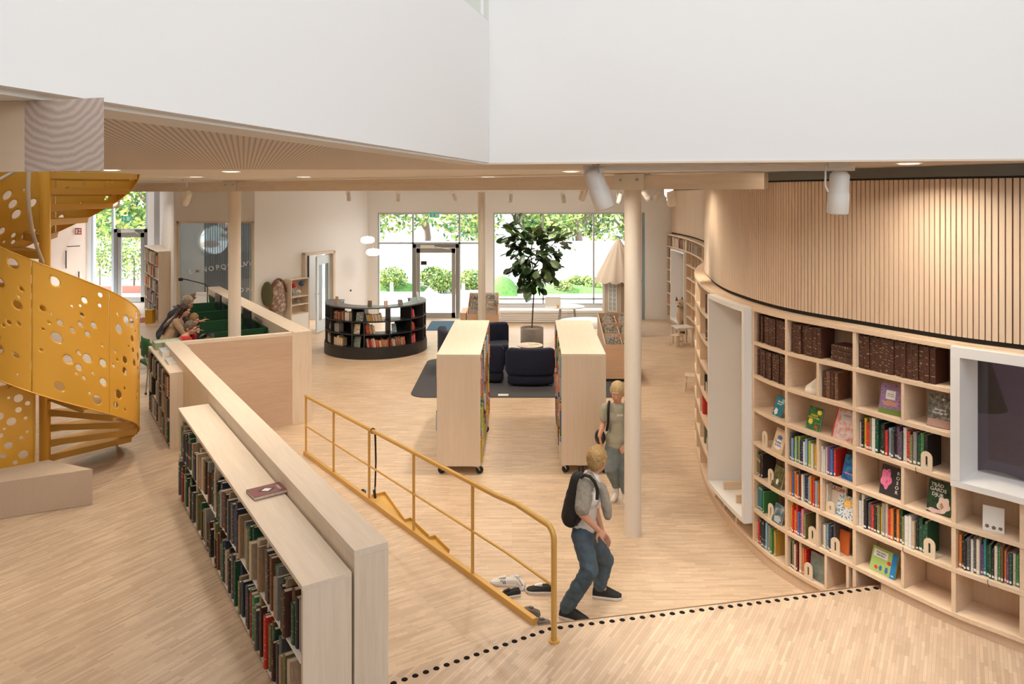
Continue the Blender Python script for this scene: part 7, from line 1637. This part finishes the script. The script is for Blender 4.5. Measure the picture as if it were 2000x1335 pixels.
shoe(b1, anR, (.90, -.42), 1, .001, M_shoeb, M_sole); shoe(b1, anL, (.98, -.18), 1, .001, M_shoeb, M_sole)
# sweater draped over the shoulders
M_sw = mat('grey_sweatshirt', (.29, .265, .23), .95, noise=.15, nscale=60, bump=.15)
m = MB(); cap(m, shR+Vector((-.01, .0, .02)), shR.lerp(elR, .75)+Vector((-.01, -.01, 0)), .072, .066); cap(m, nk+Vector((-.02, -.06, .0)), nk+Vector((.03, .07, .0)), .055, .05); cap(m, nk+Vector((-.03, 0, -.03)), J(1128, 985, 6.15), .07, .06); cap(m, J(1158, 938, 6.12), J(1172, 957, 6.13), .035, .03)
cap(m, J(1177, 950, 6.12), J(1184, 985, 6.10), .034, .044); cap(m, J(1184, 985, 6.10), J(1187, 1006, 6.10), .044, .036); cap(m, J(1170, 950, 6.2), J(1180, 955, 6.18), .03, .028); cap(m, shR+Vector((0, .04, .02)), nk+Vector((0, 0, .0)), .06, .055)
bake(m, 'draped_sweater', M_sw, b1, .008, 4, (.018, .05))
# his backpack
t = thing('backpack', 'slim black backpack on the back of the pointing boy', 'backpack', J(1120, 1030, 6.15)); M_bp = mat('black_backpack', (.010, .009, .011), .8)
m = MB(); cap(m, J(1130, 937, 6.12), J(1118, 1003, 6.12), .070, .088); cap(m, J(1130, 937, 6.26), J(1118, 1003, 6.26), .070, .088); cap(m, J(1114, 1012, 6.12), J(1114, 1012, 6.26), .07, .07); cap(m, J(1124, 965, 6.19), J(1113, 1008, 6.19), .08, .075)
bake(m, 'pack_body', M_bp, t, .008, 5, (.008, .05))
m = MB(); m.tube([J(1133, 932, 6.03), J(1142, 927, 6.02), J(1152, 930, 6.0), J(1161, 940, 5.99), J(1167, 955, 5.99), J(1166, 975, 5.98)], .014, 8); m.tube([J(1130, 1012, 6.02), J(1125, 1026, 6.0)], .011, 8); m.build('shoulder_strap', M_bp, t)
m = MB(); m.tube([J(1133, 936, 6.2), J(1131, 912, 6.19), J(1138, 910, 6.2), J(1140, 932, 6.2)], .010, 8); m.build('grab_handle', M_bp, t)
# ---- second boy, facing the camera, partly behind the column
b2 = thing('person', 'boy in grey-green T-shirt and grey jeans standing half behind the tall column', 'person', (1.22, 8.45, 0))
Y2 = 8.45; s2 = .84; hc2 = J(1206, 767, Y2-.02); B2 = basis((-.35, -.92, -.16))
nk2, ch2, wa2, pv2 = J(1206, 789, Y2), J(1205, 815, Y2), J(1205, 850, Y2), J(1205, 872, Y2)
sR, sL = J(1184, 796, Y2), J(1227, 797, Y2+.03); eR_, eL_ = J(1178, 828, Y2-.0), J(1236, 832, Y2+.02); wR, wL = J(1171, 851, Y2-.10), J(1226, 866, Y2-.14)
hR, hL = J(1196, 875, Y2), J(1216, 875, Y2); kR, kL = J(1193, 915, Y2-.06), J(1219, 915, Y2-.02); aR, aL = J(1203, 947, Y2+.06), J(1222, 962, Y2+.0)
aR.z = .13; aL.z = .09
m = MB(); head_shape(m, hc2, B2, s2*1.12); cap(m, nk2-Vector((0, 0, .02)), hc2-Vector((0, 0, .05)), .044, .042); cap(m, nk2-Vector((0, 0, .03)), wa2, .07, .07); cap(m, sR, sL, .045, .045); ell(m, ch2, (.12, .08, .09)); cap(m, wa2, pv2, .075, .08); cap(m, hR, hL, .075, .075)
for a, b, c in ((sR, eR_, wR), (sL, eL_, wL)): cap(m, a, b, .038, .031); cap(m, b, c, .032, .022)
for a, b, c in ((hR, kR, aR), (hL, kL, aL)): cap(m, a, b, .07, .047); cap(m, b, c, .045, .034)
hand(m, wR, (.15, -.15, -.95), (.9, .2, .1), s2, curl=(.25, .3, .3, .35), side=-1); hand(m, wL, (-.55, -.1, -.6), (0, .9, -.3), s2, curl=(.3, .35, .4, .45), side=1)
bake(m, 'body', M_skin, b2, .0055, 2); face_parts(hc2, B2, s2*1.12, b2, (.42, .28, .15)); hair_short(hc2, B2, s2*1.12, b2, M_blond2, .020, n=230, seed=8)
m = MB(); cap(m, nk2-Vector((0, 0, .05)), wa2, .09, .10); ell(m, ch2, (.150, .098, .10)); cap(m, sR+Vector((.02, 0, 0)), sL-Vector((.02, 0, 0)), .055, .055); ell(m, wa2-Vector((0, 0, .03)), (.135, .105, .115)); ell(m, pv2+Vector((0, 0, .03)), (.128, .10, .06)); cap(m, sR, sR.lerp(eR_, .6), .058, .056); cap(m, sL, sL.lerp(eL_, .6), .058, .056)
bake(m, 'tshirt', mat('greygreen_tshirt', (.36, .35, .27), .9), b2, .008, 4, (.014, .08))
m = MB(); [m.box(a, a+.03, -.0, .003, 0, .012) for a in (0, .035)]; 
text_mesh('osis', .045, Wt, b2, Matrix.Translation(J(1211, 810, Y2-.112)-Vector((1.22, 8.45, 0))) @ Matrix.Rotation(PI/2, 4, 'X'), 'chest_print')
m = MB(); cap(m, hR, hL, .09, .09)
for a, b, c in ((hR, kR, aR), (hL, kL, aL)): cap(m, a, b, .088, .076); cap(m, b, c+Vector((0, 0, .03)), .074, .056)
bake(m, 'jeans', M_denim2, b2, .009, 4, (.024, .06))
M_sock = mat('white_sock', (.78, .74, .70), .9)
for a, d in ((aR, (-.30, -.75)), (aL, (-.2, -.95))):
    m = MB(); dv = Vector((d[0], d[1], 0)).normalized(); cap(m, a+Vector((0, 0, .02)), Vector((a.x, a.y, .04)), .038, .036); cap(m, Vector((a.x, a.y, .036)), Vector((a.x, a.y, .032))+dv*.13, .034, .028); bake(m, 'sock', M_sock, b2, .006, 3)
t = thing('backpack', 'black backpack on the back of the boy behind the column', 'backpack', J(1206, 860, Y2+.16)); m = MB(); cap(m, J(1206, 800, Y2+.17), J(1206, 850, Y2+.18), .10, .11); bake(m, 'pack_body', M_bp, t, .009, 4)
m = MB()
for px in (1190, 1221): m.tube([J(px, 787, Y2+.08), J(px, 784, Y2+.01), J(px+(-1 if px < 1200 else 1), 789, Y2-.06), J(px+(-2 if px < 1200 else 2), 805, Y2-.105), J(px+(-2 if px < 1200 else 2), 822, Y2-.11), J(px-(5 if px < 1200 else -5), 840, Y2-.03)], .015, 8)
m.build('shoulder_strap', M_bp, t)
t = thing('helmet', 'round black helmet held at the hip of the boy behind the column', 'helmet', J(1171, 867, Y2)); c = J(1172, 853, Y2+.035); m = MB(); m.sphere(c, (.062, .10, .088)); m.build('helmet_shell', mat('helmet_black', (.012, .011, .012), .35), t)
m = MB(); m.tube([c+Vector((.02, -.09*math.cos(a), .08*math.sin(a))) for a in [2*PI*k/16 for k in range(16)]], .008, 6, closed=True); m.build('helmet_rim', mat('helmet_rim', (.06, .055, .055), .5), t)
# ---- people at the study desks
def seated(label, hip, facing, lean, hgt, shirt, trouser, hair, hairkind, head_dir=None, group=None, arm='desk', legs=True, skirt=None, hs=1.0):
    f = Vector((facing[0], facing[1], 0)).normalized(); r = Vector((f.y, -f.x, 0)); U = Vector((0, 0, 1)); k = hgt/1.70; hip = Vector(hip); t = thing('person', label, 'person', (hip.x, hip.y, UP))
    up = (U*math.cos(lean)+f*math.sin(lean)).normalized(); wst = hip+up*.18*k; chest = hip+up*.36*k; neck = hip+up*.52*k; hd = neck+(up*.75+f*.25).normalized()*.16*k; B = basis(head_dir or (f.x, f.y, -.35))
    S = [chest+up*.10*k+r*sx*.17*k for sx in (-1, 1)]; H = [hip+r*sx*.09*k for sx in (-1, 1)]
    E = [s_+f*.14*k-U*.22*k+r*sx*.04 for s_, sx in zip(S, (-1, 1))]; Wr = [e+f*.20*k+U*.06*k-r*sx*.05 for e, sx in zip(E, (-1, 1))]
    if arm == 'face': E[0] = S[0]+f*.20*k-U*.14*k; Wr[0] = hd+f*.09*k-r*.03-U*.10*k
    K_ = [h_+f*.40*k+U*.02 for h_ in H]; A = [Vector((kk.x-f.x*.02, kk.y-f.y*.02, UP+.09)) for kk in K_]
    m = MB(); head_shape(m, hd, B, k*hs); cap(m, neck-up*.03, hd-U*.04, .05*k, .047*k); cap(m, neck-up*.04, hip, .09*k, .09*k); cap(m, S[0], S[1], .05*k, .05*k); cap(m, H[0], H[1], .09*k, .09*k)
    for i, sx in enumerate((-1, 1)):
        cap(m, S[i], E[i], .045*k, .038*k); cap(m, E[i], Wr[i], .037*k, .025*k); hand(m, Wr[i], (Wr[i]-E[i]), (0, 0, -1), k, curl=(.3, .35, .35, .4), side=-sx); cap(m, H[i], K_[i], .08*k, .055*k); cap(m, K_[i], A[i], .052*k, .038*k)
    bake(m, 'body', M_skin, t, .009, 2); face_parts(hd, B, k*hs, t, (.2, .15, .1))
    m = MB(); cap(m, neck-up*.07, wst, .11*k, .125*k); ell(m, chest+up*.04, (.15*k, .15*k, .12*k)); cap(m, S[0], S[1], .065*k, .065*k); cap(m, wst, hip+up*.03, .125*k, .13*k)
    for i in (0, 1): cap(m, S[i], E[i], .062*k, .052*k); (cap(m, E[i], Wr[i].lerp(E[i], .25), .050*k, .042*k) if arm != 'short' else None)
    bake(m, 'shirt', shirt, t, .012, 4, (.014, .08)); m = MB(); cap(m, H[0], H[1], .105*k, .105*k)
    for i in (0, 1): cap(m, H[i], K_[i], .098*k, .075*k); cap(m, K_[i], A[i], .07*k, .055*k)
    bake(m, 'trousers', trouser, t, .012, 3)
    for i in (0, 1): shoe(t, A[i], f, k, UP+.001, M_shoeb, M_black, laces=False)
    if hairkind == 'short': hair_short(hd, B, k*hs, t, hair, .010, n=90, seed=3)
    else:
        P = lambda x, y, z: hd+B @ Vector((x*k, y*k, z*k)); m = MB(); ell(m, P(0, -.02, .04), (.088*k, .10*k, .095*k), B); ell(m, P(0, -.06, -.02), (.08*k, .06*k, .10*k), B); bk_ = hip+up*.22*k-f*.12
        for i in range(9):
            a = r*(i-4)*.03*k; m.tube([P(0, -.08, .02)+a*.6, P(0, -.11, -.12)+a, chest-f*.15*k+a*1.1, bk_+a*.8], [.03*k, .03*k, .027*k, .012*k], 8)
        for sx in (-1, 1): m.tube([P(sx*.07, .01, .06), P(sx*.085, .0, -.05), P(sx*.09, -.03, -.16)], [.02, .022, .012], 8)
        bake(m, 'hair', hair, t, .008, 2)
    return t
FR = tuple(-(-NR))     # towards the desk wall
M_tr = mat('dark_trousers', (.03, .03, .035), .9)
seated('grey haired adult in a dark blue top bending towards the study desk', (-6.42, 13.55, UP+.56), (.80, .45), .58, 1.78, mat('navy_top', (.018, .022, .035), .9), M_tr, mat('grey_hair', (.42, .36, .28), .7, noise=.3, nscale=30), 'short', (.9, -.15, -.35))
seated('person with long dark brown hair and a sand coloured top leaning over the desk', (-6.05, 12.85, UP+.53), (.85, .35), .42, 1.66, mat('sand_top', (.40, .27, .18), .9), M_tr, mat('dark_brown_hair', (.045, .018, .012), .5, noise=.4, nscale=30, stretch=(3, 3, .5)), 'long', (.95, .05, -.25))
seated('child with tousled light brown hair sitting between the adults and the screens', (-5.78, 12.95, UP+.44), (.7, .6), .30, 1.32, mat('dark_green_top', (.03, .05, .04), .9), M_tr, mat('light_brown_hair', (.36, .20, .09), .6, noise=.4, nscale=30), 'short', (.85, -.3, -.2), hs=1.15)
seated('child with short ash brown hair and a red top, chin on one hand', (-5.44, 12.05, UP+.44), (.8, .5), .25, 1.36, mat('red_white_top', (.50, .04, .04), .9), M_tr, mat('ash_brown_hair', (.16, .12, .09), .65, noise=.35, nscale=30), 'short', (.95, -.1, -.3), arm='face', hs=1.15)
# ---- loose shoes
def trainer(name, label, cat, px, py, ang, upper, accent=None, z=0, L=.25, floorz=0.001, tip=0, group=None, stripes=None, sole=None, inner=None):
    """shoe seen lying on the floor; ang = direction the toe points"""
    x, y = W(px, py, floorz); t = thing('shoe', label, 'shoe', (x, y, floorz), ang, group); k = L/.25
    prof = [(-.11, .022, .055), (-.10, .031, .075), (-.07, .034, .078), (-.03, .035, .070), (0, .037, .066), (.04, .042, .055), (.08, .044, .043), (.11, .038, .036), (.13, .020, .026)]
    m = LMB(); rows = []
    for yy, w_, h in prof:
        row = []
        for i in range(15):
            a = PI*i/14; cx_ = math.cos(a); sx_ = math.sin(a)**.6 if 0 < i < 14 else 0
            zz = .02+(h-.02)*sx_
            if yy < .005 and abs(cx_) < .62: zz = min(zz, .032) if abs(cx_) < .5 else zz   # opening
            row.append((yy*k, w_*cx_*k, zz*k))
        rows.append(row)
    m.grid(rows); m.add(rows[0], [tuple(range(15))]); m.add(rows[-1], [tuple(range(14, -1, -1))]); m.build('upper', upper, t)
    m = LMB(); out = [(yy*k, (w_+.005)*k) for yy, w_, h in prof]+[(.14*k, 0)]+[(yy*k, -(w_+.005)*k) for yy, w_, h in prof[::-1]]+[(-.118*k, 0)]; m.prism(out, 0, .024*k); m.build('sole', sole or M_sole, t, bevel=.004)
    m = LMB(); m.prism([(yy*k*.95, (w_-.012)*k) for yy, w_, h in prof[1:5]]+[(yy*k*.95, -(w_-.012)*k) for yy, w_, h in prof[1:5][::-1]], .030*k, .034*k); m.build('insole', inner or M_dark, t)
    m = LMB(); m.prism([(-.005*k, .016*k), (.06*k, .012*k), (.06*k, -.012*k), (-.005*k, -.016*k)], .058*k, lambda p: (.078-(p[0]/k+.005)*.25)*k); m.build('tongue', accent or upper, t)
    m = LMB()
    for i in range(4): u = (.012+.014*i)*k; m.tube([(u, .018*k, (.074-.004*i)*k), (u+.006, -.018*k, (.073-.004*i)*k)], .0022, 5)
    m.build('laces', accent or Wt, t)
    if stripes:
        for sy in (-1, 1):
            for j in range(3):
                u = (-.012+.017*j)*k; m = LMB(); w0 = .0385*sy*k; m.add([(u, w0*1.02, .024*k), (u+.008*k, w0*1.04, .024*k), (u+.016*k, w0*.93, .052*k), (u+.008*k, w0*.93, .054*k)], [(0, 1, 2, 3)]); m.build('stripe', stripes, t)
    return t
WS = mat('white_leather', (.74, .70, .66), .5); BS = mat('black_suede', (.02, .018, .018), .8); GS = mat('grey_mesh_shoe', (.20, .165, .14), .9, noise=.4, nscale=90)
trainer('shoe', 'white trainer with dark side stripes lying in front of its pair by the kerb', 'shoe', 987, 1141, PI*.94, WS, stripes=mat('dark_teal', (.02, .07, .08), .6), inner=mat('grey_inner', (.2, .18, .17), .9))
trainer('shoe', 'white trainer with a green heel tab, behind the striped one of its pair', 'shoe', 1012, 1141, PI*.62, WS, stripes=mat('sage_stripe', (.2, .32, .28), .6), inner=mat('grey_inner', (.2, .18, .17), .9))
trainer('shoe', 'black and white trainer standing against the kerb below the white pair', 'shoe', 995, 1164, -PI*.92, BS, accent=BS, L=.22)
trainer('shoe', 'black and white trainer lying alone just left of the railing post', 'shoe', 1058, 1156, PI*.98, BS, accent=Wt, L=.26)
trainer('shoe', 'small grey mesh shoe leaning on the kerb, farther from the step', 'shoe', 1040, 1197, PI*.75, GS, accent=GS, L=.17, inner=M_black, sole=GS)
trainer('shoe', 'small grey mesh shoe at the end of the kerb, beside the step', 'shoe', 1054, 1219, .35, GS, accent=GS, L=.17, inner=M_black, sole=GS)
trainer('shoe', 'dark blue shoe peeking over the kerb beside the hanging black strap', 'shoe', 708, 966, PI*.55, mat('blue_shoe', (.02, .06, .12), .6), accent=M_black, L=.2, inner=M_black, sole=M_black)
shelve_books()
